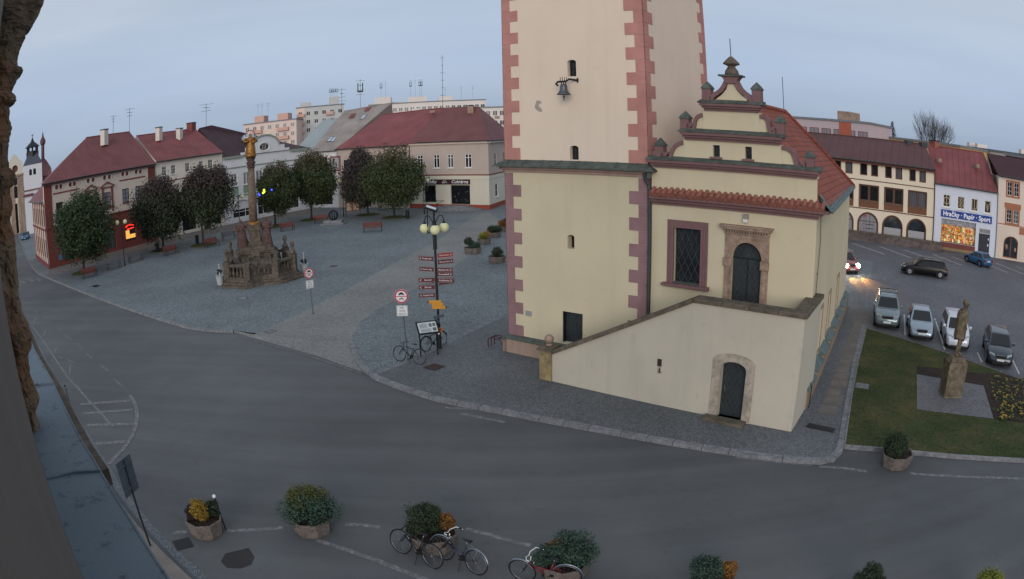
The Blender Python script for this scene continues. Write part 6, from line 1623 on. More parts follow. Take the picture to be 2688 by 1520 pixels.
for i in range(len(outer) - 1):
    q = [inner[i], outer[i], outer[i + 1], inner[i + 1]]; m.hexa([(p.x, p.y, zl_ - .012) for p in q] + [(p.x, p.y, zl_ + (.03 if k in (0, 3) else 0)) for k, p in enumerate(q)])
    q = [outer[i], outer[i] + FN * .015, outer[i + 1] + FN * .015, outer[i + 1]]; m.hexa([(p.x, p.y, zl_ - .07) for p in q] + [(p.x, p.y, zl_ + .004) for p in q])
cov_o = m.build('metal_cover', lm.m, own)
m = MB()
for a, n in ((3.95, .388), (6.0, .328)): m.tube([FP(a, -.02, zl_ + .032), FP(a + .02, n * .5, zl_ + .022), FP(a - .03, n + .01, zl_ + .006)], .014, 5)
m.build('folded_seam', lm.m, cov_o)
m = MB(); wgt = stone('beige cornice stone', '#6b6256', '#4b453d', 5, .5)
for i in range(len(outer) - 1):
    for dn, z0, z1 in ((.05 if i < 4 else -.10, zl_ - .20, zl_ - (.015 if i < 4 else .08)), (.16, zl_ - .42, zl_ - .202)):
        q = [inner[i], outer[i] - FN * dn, outer[i + 1] - FN * dn, inner[i + 1]]; m.hexa([(p.x, p.y, z0) for p in q] + [(p.x, p.y, z1) for p in q])
m.build('cornice', wgt, own)
# ---------------------------------------------------------------- trees
def leaf_mat(name, cols, zr_=None, top=None):
    k = NT(name); v = k.coord(); f = k.noise(v, 2.2, 4, .7); f2 = k.noise(v, 14, 2, .9)
    col = k.ramp(f, [(.3, srgb(cols[0])), (.5, srgb(cols[1])), (.7, srgb(cols[2]))])
    col = k.mix(1.0, col, k.ramp(f2, [(.3, g3(.70)), (.7, g3(1.25))]), 'MULTIPLY')
    if top:
        sp = k.N.new('ShaderNodeSeparateXYZ'); k.l(v, sp.inputs[0]); z = k.math('ADD', sp.outputs[2], k.math('MULTIPLY', f, 2.6))
        fac = k.math('MULTIPLY', k.math('SUBTRACT', z, zr_), .35); cl = k.N.new('ShaderNodeClamp'); k.l(fac, cl.inputs[0]); col = k.mix(cl.outputs[0], col, srgb(top))
    k.col(col); k.b.inputs['Roughness'].default_value = .7; k.b.inputs['Specular IOR Level'].default_value = .25
    return k.m
def crown(seed, rx, rz, n, size, clumps=70, flat=1.0, power=1.0, z0=0.0):
    "leaf faces gathered into clumps over a lumpy ellipsoid, centred at z0"
    r = random.Random(seed); m = MB(); cl = []
    for i in range(clumps):
        u, a = r.uniform(-1, 1), r.uniform(0, 2 * PI); q = math.sqrt(1 - u * u); k = r.uniform(.50, .84)
        w = (1 - .18 * max(0, u) ** 2)
        cl.append((Vector((rx * k * q * math.cos(a) * w, rx * k * q * math.sin(a) * w * flat, z0 + rz * k * u)), r.uniform(.24, .40) * rx))
    for i in range(n):
        c, cr_ = cl[i % clumps]; d = Vector((r.gauss(0, 1), r.gauss(0, 1), r.gauss(0, 1))).normalized()
        p = c + d * cr_ * r.uniform(.55, 1.08) ** power
        nn = (d + Vector((r.gauss(0, .7), r.gauss(0, .7), r.gauss(0, .7)))).normalized(); t = nn.orthogonal().normalized(); b = nn.cross(t)
        an = r.uniform(0, PI); t, b = t * math.cos(an) + b * math.sin(an), b * math.cos(an) - t * math.sin(an); s = size * r.uniform(.7, 1.35)
        m.poly([p - t * s, p - b * s * .62, p + t * s, p + b * s * .62 + nn * s * .25])
    return m
def limbs(seed, h0, h1, rx, r0=.14):
    r = random.Random(seed); m = MB(); m.tube([(0, 0, 0), (.02, .01, h0 * .5), (0, .02, h0), (.05, 0, h1)], [r0 * 1.25, r0, r0 * .85, r0 * .3], 8)
    for i in range(7):
        a = i * 2.4 + r.uniform(-.3, .3); z = h0 + (h1 - h0) * r.uniform(0, .5); q = rx * r.uniform(.5, .8)
        m.tube([(0, 0, z), (q * .5 * math.cos(a), q * .5 * math.sin(a), z + .7), (q * math.cos(a), q * math.sin(a), z + 1.6)], [r0 * .45, r0 * .3, r0 * .12], 5)
    return m
lg0 = leaf_mat('dark lime leaves', ('#2c3a2a', '#37462f', '#46553a')); lg = leaf_mat('lime leaves', ('#2c3829', '#394433', '#48523a'), 6.0, '#453c38'); lg2 = leaf_mat('green lime leaves', ('#303c28', '#3f4b30', '#515c3a'), 7.6, '#5b5040'); lp = leaf_mat('purple-brown lime leaves', ('#353532', '#42403a', '#464a34'), 4.6, '#423a3b')
tree_meshes = {}
def tree(bx, by, px0, px1, pyt, pyb, m, label, seed, name='lime_tree'):
    b = G(bx, by, ZS); dd = b.xy.length; f = math.degrees(math.atan2(b.x, b.y)); Wt = Wall(b.xy, -f)
    sL = Wt.sz((px0, (pyt + pyb) / 2))[0]; sR = Wt.sz((px1, (pyt + pyb) / 2))[0]; zt_ = Wt.sz((bx, pyt))[1]; zb_ = Wt.sz((bx, pyb))[1]
    rx = (sR - sL) / 2; rz = (zt_ - zb_) / 2; zc_ = (zt_ + zb_) / 2; off = (sL + sR) / 2
    t = empty(name, b, 0, label, 'tree', 'lime trees on the square')
    tr = limbs(seed, zb_ + .3, zt_ - 1.2, rx); o = tr.build('trunk', M['bark'], None, smooth=True); o.parent = t
    c = crown(seed, rx * 1.20, rz * 1.06, 24000, .12, 150); o = c.build('crown', m, None, uv=False); o.parent = t; o.location = (Wt.u.x * off, Wt.u.y * off, zc_)
    for v_ in o.data.vertices: v_.co.z += zc_
    o.location.z = 0
    ring = MB(); ring.lathe([(1.7, .004), (1.5, .07), (.4, .09)], (b.x, b.y, ZS), 18); tag(ring.build('tree_grass_ring', M['grass']), kind='structure')
    return t
tree(220.7, 715, 146, 300, 512, 683, lg0, 'round lime tree nearest the street at the left, before the red corner house', 1)
tree(429, 656, 352, 489, 465, 632, lg, 'dark brownish lime tree before the lit red shop window', 2)
tree(533.5, 643, 478, 609, 433, 603, lg, 'dark lime tree before the left half of the white gabled house', 3)
tree(723, 594, 682, 775, 432, 564, lg2, 'green lime tree directly behind the tall column', 4)
tree(818, 577, 762, 880, 402, 545, lg2, 'green lime tree between the column and the iron ring fountain', 5)
tree(965.6, 564, 898, 992, 392, 550, lp, 'purple-brown lime tree in front of the brown-beige house', 6)
tree(1035, 571, 963, 1106, 389, 548, lg2, 'broad green lime tree left of the confectioner shop', 7)

def bare_tree(p, h, spread, seed):
    r = random.Random(seed); t = empty('bare_tree', p, 0, 'tall leafless tree with a wide fan of twigs above the red roofs at the right', 'tree')
    tw = MB(); tk = MB()
    def grow(a, d, l, rad, lev):
        b = a + d * l + Vector((r.uniform(-.1, .1), r.uniform(-.1, .1), .1)) * l; (tk if lev < 2 else tw).tube([a, (a + b) / 2 + Vector((r.uniform(-.05, .05), r.uniform(-.05, .05), 0)) * l, b], [rad, rad * .85, rad * .7], 5 if lev < 2 else 3, cap=False)
        if lev >= 6: return
        for i in range(3 if lev < 5 else 2):
            e = d + Vector((r.gauss(0, .42), r.gauss(0, .42), r.uniform(-.05, .35))); e.normalize(); grow(b, e, l * r.uniform(.68, .88), rad * .62, lev + 1)
    for i in range(3): grow(Vector((r.uniform(-.3, .3), r.uniform(-.3, .3), 0)), Vector((r.uniform(-.25, .25), r.uniform(-.2, .2), 1)).normalized(), h * .30, .32, 0)
    for m_, n_ in ((tk, 'trunk'), (tw, 'crown')):
        top = max(v[2] for v in m_.v) if n_ == 'crown' else None
    top = max(v[2] for v in tw.v); xs = [v[0] for v in tw.v]; k = h / top; kx = spread / (max(xs) - min(xs))
    for m_, n_ in ((tk, 'trunk'), (tw, 'crown')):
        m_.v = [(v[0] * kx, v[1] * kx, v[2] * k) for v in m_.v]; o = m_.build(n_, M['bark'], None, uv=False); o.parent = t
def at_dist(px, py, dist):
    d = ray(px, py); k = dist / math.hypot(d.x, d.y); return Vector((d.x * k, d.y * k, H + d.z * k))
q = at_dist(2448, 282, 128); bare_tree((q.x, q.y, 0), q.z, 12.5, 21)
q = at_dist(2342, 318, 150); t = empty('spruce_tree', (q.x, q.y, 0), 0, 'small dark pointed conifer rising behind the yellow building', 'tree')
m = MB(); m.tube([(0, 0, 0), (0, 0, q.z - .3)], [.2, .04], 6); m.build('trunk', M['bark'], None).parent = t
m = MB(); r = random.Random(3)
for i in range(2600):
    u = r.random() ** .7; z = q.z - u * 9; rad = (.12 + u * 2.3) * r.uniform(.5, 1.05); a = r.uniform(0, 2 * PI); p = Vector((rad * math.cos(a), rad * math.sin(a), z - rad * .15)); d_ = Vector((math.cos(a), math.sin(a), -.3)) * .35; s_ = Vector((-math.sin(a), math.cos(a), 0)) * .16
    m.poly([p - s_, p + d_, p + s_])
m.build('crown', leaf_mat('spruce needles', ('#26332c', '#2c3a30', '#35433a')), None, uv=False).parent = t
for i, (px, py, dist, w_, lab) in enumerate(((2292, 330, 148, 3.4, 'loose broadleaf treetop left of the small conifer'), (2315, 336, 152, 2.6, 'low broadleaf treetop touching the conifer'))):
    q = at_dist(px, py, dist); t = empty('broadleaf_tree', (q.x, q.y, 0), 0, lab, 'tree'); c = crown(40 + i, w_, 3.0, 2500, .2, 40); c.v = [(v[0], v[1], v[2] + q.z - 3) for v in c.v]; c.build('crown', lg2, None, uv=False).parent = t
    m = limbs(i, q.z - 6, q.z - 1.5, 2); m.build('trunk', M['bark'], None).parent = t

# ---------------------------------------------------------------- planters
conc_t = M['concrete']
def shrub(seed, rx, ry, rz, n, size, cl=30, spiky=False):
    c = crown(seed, rx, rz, n, size, cl, ry / rx, 1.0)
    return c
gs = {'dark': leaf_mat('dark conifer shrub', ('#28342a', '#34422f', '#3f4c36')), 'blue': leaf_mat('blue-green juniper', ('#2f433a', '#3b5045', '#485e50')), 'yellow': leaf_mat('golden shrub', ('#75602a', '#927832', '#a68a3c')), 'olive': leaf_mat('olive shrub tips', ('#434828', '#565a32', '#676a3c')), 'orange': leaf_mat('orange autumn shrub', ('#66482a', '#835c30', '#976f3a')), 'purple': leaf_mat('dark purple heather', ('#2b2429', '#3a2e36', '#463a3c')), 'lime': leaf_mat('yellow-green shrub', ('#5f6a28', '#7b8432', '#8f933c'))}
def planter(p, rot, label, shrubs, r=.62, h=.50, z=0.0, n=8, scale=1.0, group='concrete planters along the near street edge'):
    t = empty('planter', (p.x, p.y, z), rot, label, 'planter', group); t.scale = (scale,) * 3
    m = MB(); m.lathe([(r * .80, .03), (r * .84, .0), (r * .86, .05), (r, h - .03), (r, h), (r * .90, h), (r * .88, h - .10)], n=n, rot=PI / n); m.build('tub', conc_t, None, bevel=.012).parent = t
    m = MB(); m.lathe([(r * .89, h - .09), (r * .5, h - .05)], n=n, rot=PI / n); m.build('soil', M['soil'], None).parent = t
    for i, (x, y, zz, rx, ry, rz, c) in enumerate(shrubs):
        k = shrub(hash_(label) + i, rx, ry, rz, int(9000 * max(.12, rx * rz) / .4), .020 + .010 * rx, 44); k.v = [(v[0] + x, v[1] + y, max(v[2] + zz, h * .55)) for v in k.v]; k.build('shrub', gs[c], None, uv=False).parent = t
    return t
def hash_(s): return sum(ord(c) * (i + 3) for i, c in enumerate(s)) % 9973
planter(GD(522, 1338), R(20), 'dark stained planter with two golden shrubs and dark heather, leftmost of the near row', [(-.12, .22, .88, .26, .24, .22, 'yellow'), (-.02, -.16, .84, .34, .30, .30, 'yellow'), (-.36, .02, .72, .24, .26, .24, 'purple'), (.34, .12, .76, .28, .30, .26, 'dark')], .64, .55)
planter(GD(788, 1332), R(5), 'planter overflowing with a wide green juniper topped by olive shoots, second from left', [(0, -.05, .74, .98, .62, .38, 'blue'), (-.05, .18, .98, .68, .50, .36, 'olive')], .66, .50)
planter(GD(1092, 1372), R(12), 'planter with a dark conical conifer and orange tuft behind the two leaning bicycles', [(-.20, .06, .86, .58, .50, .52, 'dark'), (.38, .0, .78, .26, .30, .24, 'orange')], .70, .50)
planter(GD(1418, 1445), R(15), 'planter with spreading blue-green juniper and a thin orange streak beside the red bicycle', [(.24, -.05, .80, .72, .56, .42, 'blue'), (-.42, .05, .70, .46, .42, .30, 'blue'), (-.12, .22, .86, .3, .14, .14, 'orange')], .66, .50)
planter(GD(1780, 1508), R(0), 'planter with blue-green juniper and orange shrub at the bottom edge right of the red bicycle', [(-.16, .1, .90, .52, .48, .38, 'blue'), (.40, .05, .86, .28, .28, .26, 'orange'), (.0, -.25, .6, .6, .4, .2, 'purple')], .66, .50)
planter(GD(2158, 1535), R(0), 'planter with one dark rounded conifer at the bottom edge', [(0, .05, .98, .48, .44, .46, 'dark')], .64, .50)
planter(GD(2452, 1540), R(0), 'planter with one yellow-green rounded shrub at the bottom right corner', [(0, .05, .96, .52, .46, .42, 'lime')], .64, .50)
planter(GD(2250, 1168), R(25), 'planter with a dark spiky conifer standing before the lawn edging', [(-.02, .05, .80, .66, .56, .40, 'dark'), (-.34, -.05, .70, .36, .34, .26, 'dark')], .68, .50, group='planters by the church')
gp2 = 'planters by the church'
planter(G(1241, 664, ZS), R(10), 'planter with upright dark juniper and low cushion, nearest the tower corner lamp', [(-.28, .15, .98, .42, .4, .48, 'dark'), (.22, -.05, .68, .52, .46, .26, 'blue')], .80, .5, ZS, group=gp2)
planter(G(1271, 640, ZS), R(30), 'planter with yellow-green twin shrubs in the row by the lane', [(-.2, 0, .74, .4, .4, .28, 'lime'), (.28, .1, .82, .38, .38, .36, 'yellow')], .66, .5, ZS, group=gp2)
planter(G(1299, 622, ZS), R(0), 'planter with wide green juniper in the row by the lane', [(-.2, 0, .72, .68, .5, .32, 'dark'), (.25, .1, .8, .5, .4, .3, 'blue')], .70, .5, ZS, group=gp2)
planter(G(1319, 606, ZS), R(0), 'planter with orange and green shrubs half hidden by the tower edge', [(0, 0, .8, .5, .45, .4, 'orange'), (.3, .1, .9, .4, .4, .35, 'dark')], .66, .5, ZS, group=gp2)
planter(G(1305, 688, ZS), R(15), 'planter with rounded dark shrub standing alone close to the tower wall', [(.05, .05, .82, .5, .46, .42, 'dark')], .72, .5, ZS, group=gp2)
# little post lamp by the first planter
c = GD(568, 1332); sl = empty('reflector_post', (c.x, c.y, 0), 0, 'thin post with a small round white reflector beside the leftmost planter', 'post')
m = MB(); m.tube([(0, 0, 0), (-.08, 0, 1.15)], .022, 6); m.build('pole', M['iron'], None).parent = sl; m = MB(); m.ball((-.08, -.02, 1.18), .06); m.build('reflector', M['sign_white'], None).parent = sl
# ---------------------------------------------------------------- Marian column
CB = G(676, 722, ZS); CA_ = math.degrees(math.atan2(-CB.x, CB.y)); CW = Wall(CB.xy, CA_)
col = empty('votive_column', (CB.x, CB.y, ZS), 0, 'tall stone votive column with gilded statue on a stepped balustraded base', 'monument')
def cpx(z): return lambda x, y: None
u_ = Vector((CW.u.x, CW.u.y, 0)); b_ = Vector((-CW.n.x, -CW.n.y, 0)); O_ = Vector((CB.x, CB.y, 0))
def cl_(x, y, z=0.0): return O_ + u_ * x + b_ * y + Vector((0, 0, z))
def loc2(p): q = p - O_; return (q.dot(u_), q.dot(b_))
zf5 = zoomed(500, 560, 4.2825)
fr_ = [loc2(G(*zf5(x, y), ZS)) for x, y in ((345, 840), (630, 856), (830, 808), (1035, 796), (1278, 716))]
plan = fr_ + [(-x, -y) for x, y in fr_[0:1]] if False else [fr_[0], fr_[1], fr_[2], fr_[3], fr_[4], (fr_[4][0] - .5, 1.6), (1.2, 3.0), (0, 2.7), (-1.3, 3.1), (fr_[0][0] + .3, 1.9), (fr_[0][0] + .5, .3)]
def scaled(k, z): return [cl_(x * k, y * k, z) for x, y in plan]
m = MB()
for k, z0, z1 in ((1.0, ZS, .28), (.93, .282, .45), (.86, .452, .62)): m.prism(scaled(k, z0), (0, 0, z1 - z0))
m.build('steps', M['dark_stone'], col)
pb = [(x * .80, y * .80) for x, y in plan]; zb0, zb1 = .62, 1.75
m = MB(); ba = MB(); n = len(pb)
def seg(mb, a, b, w, z0, z1):
    d = Vector((b[0] - a[0], b[1] - a[1])).normalized(); nn = Vector((d.y, -d.x)) * w / 2
    q = [(a[0] + nn.x, a[1] + nn.y), (b[0] + nn.x, b[1] + nn.y), (b[0] - nn.x, b[1] - nn.y), (a[0] - nn.x, a[1] - nn.y)]
    mb.hexa([cl_(x, y, z0) for x, y in q] + [cl_(x, y, z1) for x, y in q])
for i in range(n):
    a, b = pb[i], pb[(i + 1) % n]; seg(m, a, b, .34, zb0, zb0 + .16); seg(m, a, b, .36, zb1 - .17, zb1)
    L = math.hypot(b[0] - a[0], b[1] - a[1]); k = max(1, int(L / .36))
    for j in range(k):
        t = (j + .7) / (k + .4); p = cl_(a[0] + (b[0] - a[0]) * t, a[1] + (b[1] - a[1]) * t); ba.lathe([(.07, zb0 + .16), (.07, zb0 + .24), (.13, zb0 + .42), (.10, zb0 + .58), (.05, zb0 + .72), (.08, zb1 - .17)], p, 8)
m.build('balustrade_rail', M['dark_stone'], col); ba.build('balusters', stone('worn balusters', '#6b6157', '#3c3733', 4, .6), col, smooth=True)
for i in (0, 1, 3, 4, 5, 9):
    p = cl_(*pb[i]); m = MB(); m.box(p.x - .26, p.y - .26, zb0, p.x + .26, p.y + .26, zb1 + .06); m.box(p.x - .31, p.y - .31, zb1 + .062, p.x + .31, p.y + .31, zb1 + .15); o = m.build('balustrade_post', M['dark_stone'], col)
    if i in (0, 4, 5, 9): m = MB(); m.lathe([(.24, zb1 + .15), (.28, zb1 + .35), (.14, zb1 + .55), (.10, zb1 + .68), (.19, zb1 + .85), (.20, zb1 + 1.0), (.10, zb1 + 1.16), (.02, zb1 + 1.2)], p, 10); m.build('cherub_head', M['dark_stone'], o, smooth=True)
# central body with niche, volutes, cornice
def zat(x, y): return CW.sz(zf5(x, y))[1]
zA, zB_, zC_ = zat(785, 405), zat(770, 360), zat(755, 150)
def blk(mb, w, d, z0, z1, bul=0.0, n=4):
    prof = []
    for k in range(7):
        t = k / 6; prof.append((1 + bul * math.sin(PI * t), z0 + (z1 - z0) * t))
    for (k0, a), (k1, b) in zip(prof[:-1], prof[1:]):
        mb.hexa([cl_(sx * w / 2 * k0, sy * d / 2 * k0, a) for sx, sy in ((-1, -1), (1, -1), (1, 1), (-1, 1))] + [cl_(sx * w / 2 * k1, sy * d / 2 * k1, b - (.0005)) for sx, sy in ((-1, -1), (1, -1), (1, 1), (-1, 1))])
m = MB(); blk(m, 3.0, 2.8, .62, 1.5, .06); blk(m, 2.6, 2.4, 1.5, 2.0, -.03); blk(m, 1.7, 2.2, 2.0, zA - .1, -.05)
for s in (-1, 1):
    for sy in (-1, 1):
        m.hexa([cl_(s * x, sy * y, z) for x, y, z in ((.7, .4, 1.9), (1.5, .5, 1.9), (1.5, 1.3, 1.9), (.7, 1.2, 1.9))] + [cl_(s * x, sy * y, z) for x, y, z in ((.75, .4, zA - .1), (1.15, .5, zA - .1), (1.15, 1.0, zA - .1), (.75, 1.0, zA - .1))])
        m.tube([cl_(s * 1.6, sy * 1.1, 1.2), cl_(s * 1.75, sy * 1.15, 1.9), cl_(s * 1.25, sy * .95, 2.3), cl_(s * 1.2, sy * .9, zA - .2)], [.36, .30, .22, .26], 8)
m.build('base_block', stone('weathered brown sandstone', '#6c655d', '#3d3935', 3, .8), col)
m = MB(); m.prism([cl_(x, -1.30, z) for x, z in [(-.55, 2.0), (.55, 2.0), (.55, zA - .55)] + [(.55 * math.cos(PI * i / 8), zA - .55 + .45 * math.sin(PI * i / 8)) for i in range(1, 8)] + [(-.55, zA - .55)]], b_ * .3); o = m.build('niche_frame', M['coping'], col)
m = MB(); m.prism([cl_(x, -1.33, z) for x, z in [(-.38, 2.25), (.38, 2.25), (.38, zA - .6)] + [(.38 * math.cos(PI * i / 8), zA - .6 + .33 * math.sin(PI * i / 8)) for i in range(1, 8)] + [(-.38, zA - .6)]], b_ * .1); m.build('relief_panel', M['dark_stone'], o)
m = MB(); blk(m, 3.0, 2.5, zA - .1, zA + .06); blk(m, 3.25, 2.7, zA + .062, zA + .2); blk(m, 2.7, 2.2, zA + .202, zB_ + .1); m.build('base_cornice', M['dark_stone'], col)
m = MB(); blk(m, 1.22, 1.22, zB_ + .1, zB_ + .35); blk(m, 1.02, 1.02, zB_ + .352, zC_ - .2, -.03); blk(m, 1.25, 1.25, zC_ - .2, zC_ + .05); blk(m, 1.05, 1.05, zC_ + .052, zC_ + .3)
m.build('pedestal', M['dark_stone'], col)
zR = CW.sz((676, 585))[1]; zS = CW.sz((672, 440))[1]; zT_ = CW.sz((668, 425))[1]; zU = CW.sz((666, 413))[1]; zV = CW.sz((665, 352))[1]
m = MB(); m.lathe([(.50, zR - .16), (.56, zR - .05), (.50, zR + .1), (.38, zR + .16)], O_, 16); m.build('gilded_ring', M['gold'], col, smooth=True)
m = MB(); m.lathe([(.52, zC_ + .3), (.52, zR - .16)], O_, 16); m.lathe([(.36, zR + .16), (.35, (zR + zS) / 2), (.28, zS)], O_, 18); m.build('shaft', stone('column shaft stone', '#7b6c5d', '#57493f', 3, .4), col, smooth=True)
m = MB(); m.lathe([(.30, zS), (.36, zS + .08), (.30, zS + .18), (.42, zT_), (.30, zT_ + .1), (.40, zU - .05), (.46, zU)], O_, 12); m.build('capital', M['red_stone'], col)
def draped(mb, c, h, w, seed, lean=0.0, arms=True):
    r = random.Random(seed); n = 14; prof = [(.95, 0), (1.0, .1), (.85, .3), (.72, .48), (.62, .58), (.78, .70), (.80, .78), (.48, .84), (.20, .86), (.26, .90), (.27, .95), (.16, .995), (.02, 1.0)]
    b = len(mb.v)
    for k, z in prof:
        for i in range(n):
            a = 2 * PI * i / n; q = k * w / 2 * (1 + (.10 * math.sin(a * 5 + z * 6 + seed) if z < .82 else 0)); mb.v.append((c[0] + q * math.cos(a) + lean * z * u_.x, c[1] + q * .8 * math.sin(a) + lean * z * u_.y, c[2] + z * h))
    for j in range(len(prof) - 1):
        for i in range(n):
            l = (i + 1) % n; mb.f.append([b + j * n + i, b + j * n + l, b + (j + 1) * n + l, b + (j + 1) * n + i]); mb.m.append(mb.cm)
    if arms:
        C_ = Vector(c)
        for s in (-1, 1): mb.tube([C_ + u_ * s * w * .36 + Vector((0, 0, h * .77)), C_ + u_ * s * w * .58 - b_ * .1 + Vector((0, 0, h * .62)), C_ + u_ * s * w * .2 - b_ * .32 + Vector((0, 0, h * .64))], [w * .15, w * .12, w * .08], 7)
m = MB(); draped(m, cl_(0, 0, zU + .25), zV - zU - .2, .95, 3); m.lathe([(.40, zU), (.52, zU + .15), (.44, zU + .35), (.3, zU + .4)], O_, 10); m.ball(cl_(.28, -.22, zU + (zV - zU) * .66), .18, 8); m.build('gilded_statue', M['gold'], col, smooth=True)
m = MB(); cz = zV - .05; m.tube([cl_(.38 * math.cos(t * PI / 8), .02, cz + .38 * math.sin(t * PI / 8)) for t in range(-1, 10)], .025, 5)
for t in range(9): a = t * PI / 8; m.ball(cl_(.40 * math.cos(a), .02, cz + .40 * math.sin(a)), .05, 6)
m.build('halo', M['iron'], col)
for x, y, sd in ((-1.05, -.35, 5), (1.0, -.3, 8), (.1, .9, 9)):
    m = MB(); draped(m, cl_(x, y, zB_ + .05), 2.25, 1.05, sd, -.1 if x < 0 else .1); m.build('saint_figure', M['red_stone'], col, smooth=True)
for px, py, lab in ((579.4, 748, 'white tub with a dark upright plant at the left corner of the column steps'), (800, 716, 'white tub with plant behind the prohibition sign at the right corner of the column steps')):
    c = G(px, py, ZS); t = empty('white_tub', c, 0, lab, 'planter', 'white tubs at the column'); m = MB(); m.lathe([(.24, 0), (.28, .05), (.36, .72), (.38, .75), (.32, .75)], n=14); m.build('tub', mat('grey-white tub', '#a2a8aa', .6, var=.08), None, smooth=False).parent = t
    m = crown(int(px), .28, .35, 260, .06, 10); m.v = [(v[0], v[1], v[2] + 1.0) for v in m.v]; m.build('plant', gs['dark'], None, uv=False).parent = t; m = MB(); m.tube([(0, 0, .7), (.0, 0, 1.5)], .03, 5); m.ball((0, 0, 1.6), .055); m.build('white_bloom', M['sign_white'], None).parent = t

# coloured festoon lights hanging in the tree behind the column
fl_ = empty('light_chain', at_dist(690, 505, 82), 0, 'short chain of glowing blue and yellow festoon lights in the tree behind the column', 'lights')
blue_e = mat('blue light', '#3a50ff', .4, var=0, emit=2.2, ecol='#3048ff'); yel_e = mat('yellow light', '#d8e84a', .4, var=0, emit=1.2, ecol='#d8e84a')
pts = []
for (x, y, c) in ((886, 712, 0), (882, 742, 0), (968, 725, 0), (975, 735, 0), (1016, 690, 1), (1008, 715, 1), (1018, 705, 1), (1085, 688, 0)):
    p = at_dist(*zbb(x, y), 81); pts.append(p); m = MB(); m.ball(p, .11 if c == 0 else .14, 8); m.build('lamp_bulb', yel_e if c else blue_e, fl_)
m = MB(); m.tube(sorted(pts, key=lambda p: p.x), .02, 4); m.build('cable', M['iron'], fl_)

# ---------------------------------------------------------------- stone man on a pedestal, right
sp_ = G(2500, 1045, ZL); f_ = R(-18); st_ = empty('stone_statue', sp_, 0, 'stone statue of a man in a long coat on a block pedestal in the lawn', 'statue')
Wst = Wall(sp_.xy, math.degrees(f_)); dd_ = .9
zpt = 1.78
m = MB(); P = Wst.P
def taper(mb, w0, d0, z0, w1, d1, z1): mb.hexa([P(s * w0 / 2, z0, -dd_ / 2 + t * d0 / 2) for s, t in ((-1, 1), (1, 1), (1, -1), (-1, -1))] + [P(s * w1 / 2, z1, -dd_ / 2 + t * d1 / 2) for s, t in ((-1, 1), (1, 1), (1, -1), (-1, -1))])
taper(m, 1.08, 1.0, ZL - .1, 1.08, 1.0, .24); taper(m, 1.04, .96, .242, 1.10, 1.0, zpt); m.build('pedestal', M['pedestal'], st_, bevel=.03)
m = MB(); taper(m, .88, .80, zpt + .002, .70, .66, zpt + .20); m.build('figure_base', M['pedestal'], st_, bevel=.02)
zf0 = zpt + .20; HF = 2.5; C0 = P(0.02, 0, -dd_ / 2)
yaw = R(0); fx = Vector((math.cos(f_ - .5), math.sin(f_ - .5), 0)); fy = Vector((-fx.y, fx.x, 0))   # faces +fx (to the right)
def S_(x, y, z): return C0 + fx * x * HF + fy * y * HF + Vector((0, 0, zf0 + z * HF))
sk_v = [(-.02, 0, .52), (-.01, 0, .62), (0, 0, .72), (.005, 0, .80), (.02, 0, .86), (.035, 0, .90), (.04, 0, .955),
        (0, .085, .80), (-.03, .115, .66), (.03, .10, .53), (.06, .095, .47), (0, -.085, .80), (-.03, -.115, .66), (.02, -.11, .53), (.05, -.10, .47),
        (0, .045, .48), (.03, .05, .27), (0, .055, .04), (.08, .06, .015), (-.01, -.045, .48), (.0, -.05, .27), (-.04, -.055, .04), (.04, -.06, .015)]
sk_e = [(0, 1), (1, 2), (2, 3), (3, 4), (4, 5), (5, 6), (3, 7), (7, 8), (8, 9), (9, 10), (3, 11), (11, 12), (12, 13), (13, 14), (0, 15), (15, 16), (16, 17), (17, 18), (0, 19), (19, 20), (20, 21), (21, 22)]
sk_r = [.075, .07, .08, .075, .032, .05, .058, .045, .035, .028, .022, .045, .035, .028, .022, .055, .04, .028, .022, .055, .04, .028, .022]
me = bpy.data.meshes.new('figure'); me.from_pydata([tuple(S_(*v) - Vector((sp_.x, sp_.y, sp_.z))) for v in sk_v], sk_e, []); o = bpy.data.objects.new('figure', me); COL.objects.link(o); o.parent = st_
sm = o.modifiers.new('Skin', 'SKIN'); 
for i, v in enumerate(me.skin_vertices[0].data): v.radius = (sk_r[i] * HF,) * 2; v.use_root = (i == 0)
o.modifiers.new('Sub', 'SUBSURF').levels = 2; o.modifiers['Sub'].render_levels = 2; me.materials.append(M['statue'])
# coat: open in front, falling to the knee
m = MB(); rings = [(.84, .065, .065), (.81, .10, .145), (.74, .12, .155), (.64, .12, .15), (.54, .125, .155), (.46, .135, .165), (.40, .14, .17), (.355, .14, .175)]
nn = 18; b = len(m.v)
for k_ in (0, 1):
    for z, rx, ry in rings:
        for i in range(nn + 1):
            a = R(38) + (2 * PI - R(76)) * i / nn; q = 1 - .10 * k_; w_ = 1 + .05 * math.sin(i * 2.1 + z * 9); m.v.append(tuple(S_(-.015 + rx * math.cos(a) * q * w_, ry * math.sin(a) * q * w_, z)))
L1_ = len(rings); w1_ = nn + 1
for k_ in (0, 1):
    for j in range(L1_ - 1):
        for i in range(nn): c = b + k_ * L1_ * w1_; m.f.append([c + j * w1_ + i, c + j * w1_ + i + 1, c + (j + 1) * w1_ + i + 1, c + (j + 1) * w1_ + i]); m.m.append(0)
for j in range(L1_ - 1):
    for i in (0, nn): m.f.append([b + j * w1_ + i, b + (j + 1) * w1_ + i, b + L1_ * w1_ + (j + 1) * w1_ + i, b + L1_ * w1_ + j * w1_ + i]); m.m.append(0)
for s in (-1, 1): m.tube([S_(.05, s * .05, .86), S_(.085, s * .055, .78), S_(.09, s * .085, .62), S_(.085, s * .09, .30)], [.022 * HF, .03 * HF, .022 * HF, .018 * HF], 7)
m.build('coat', M['statue'], st_, smooth=True)
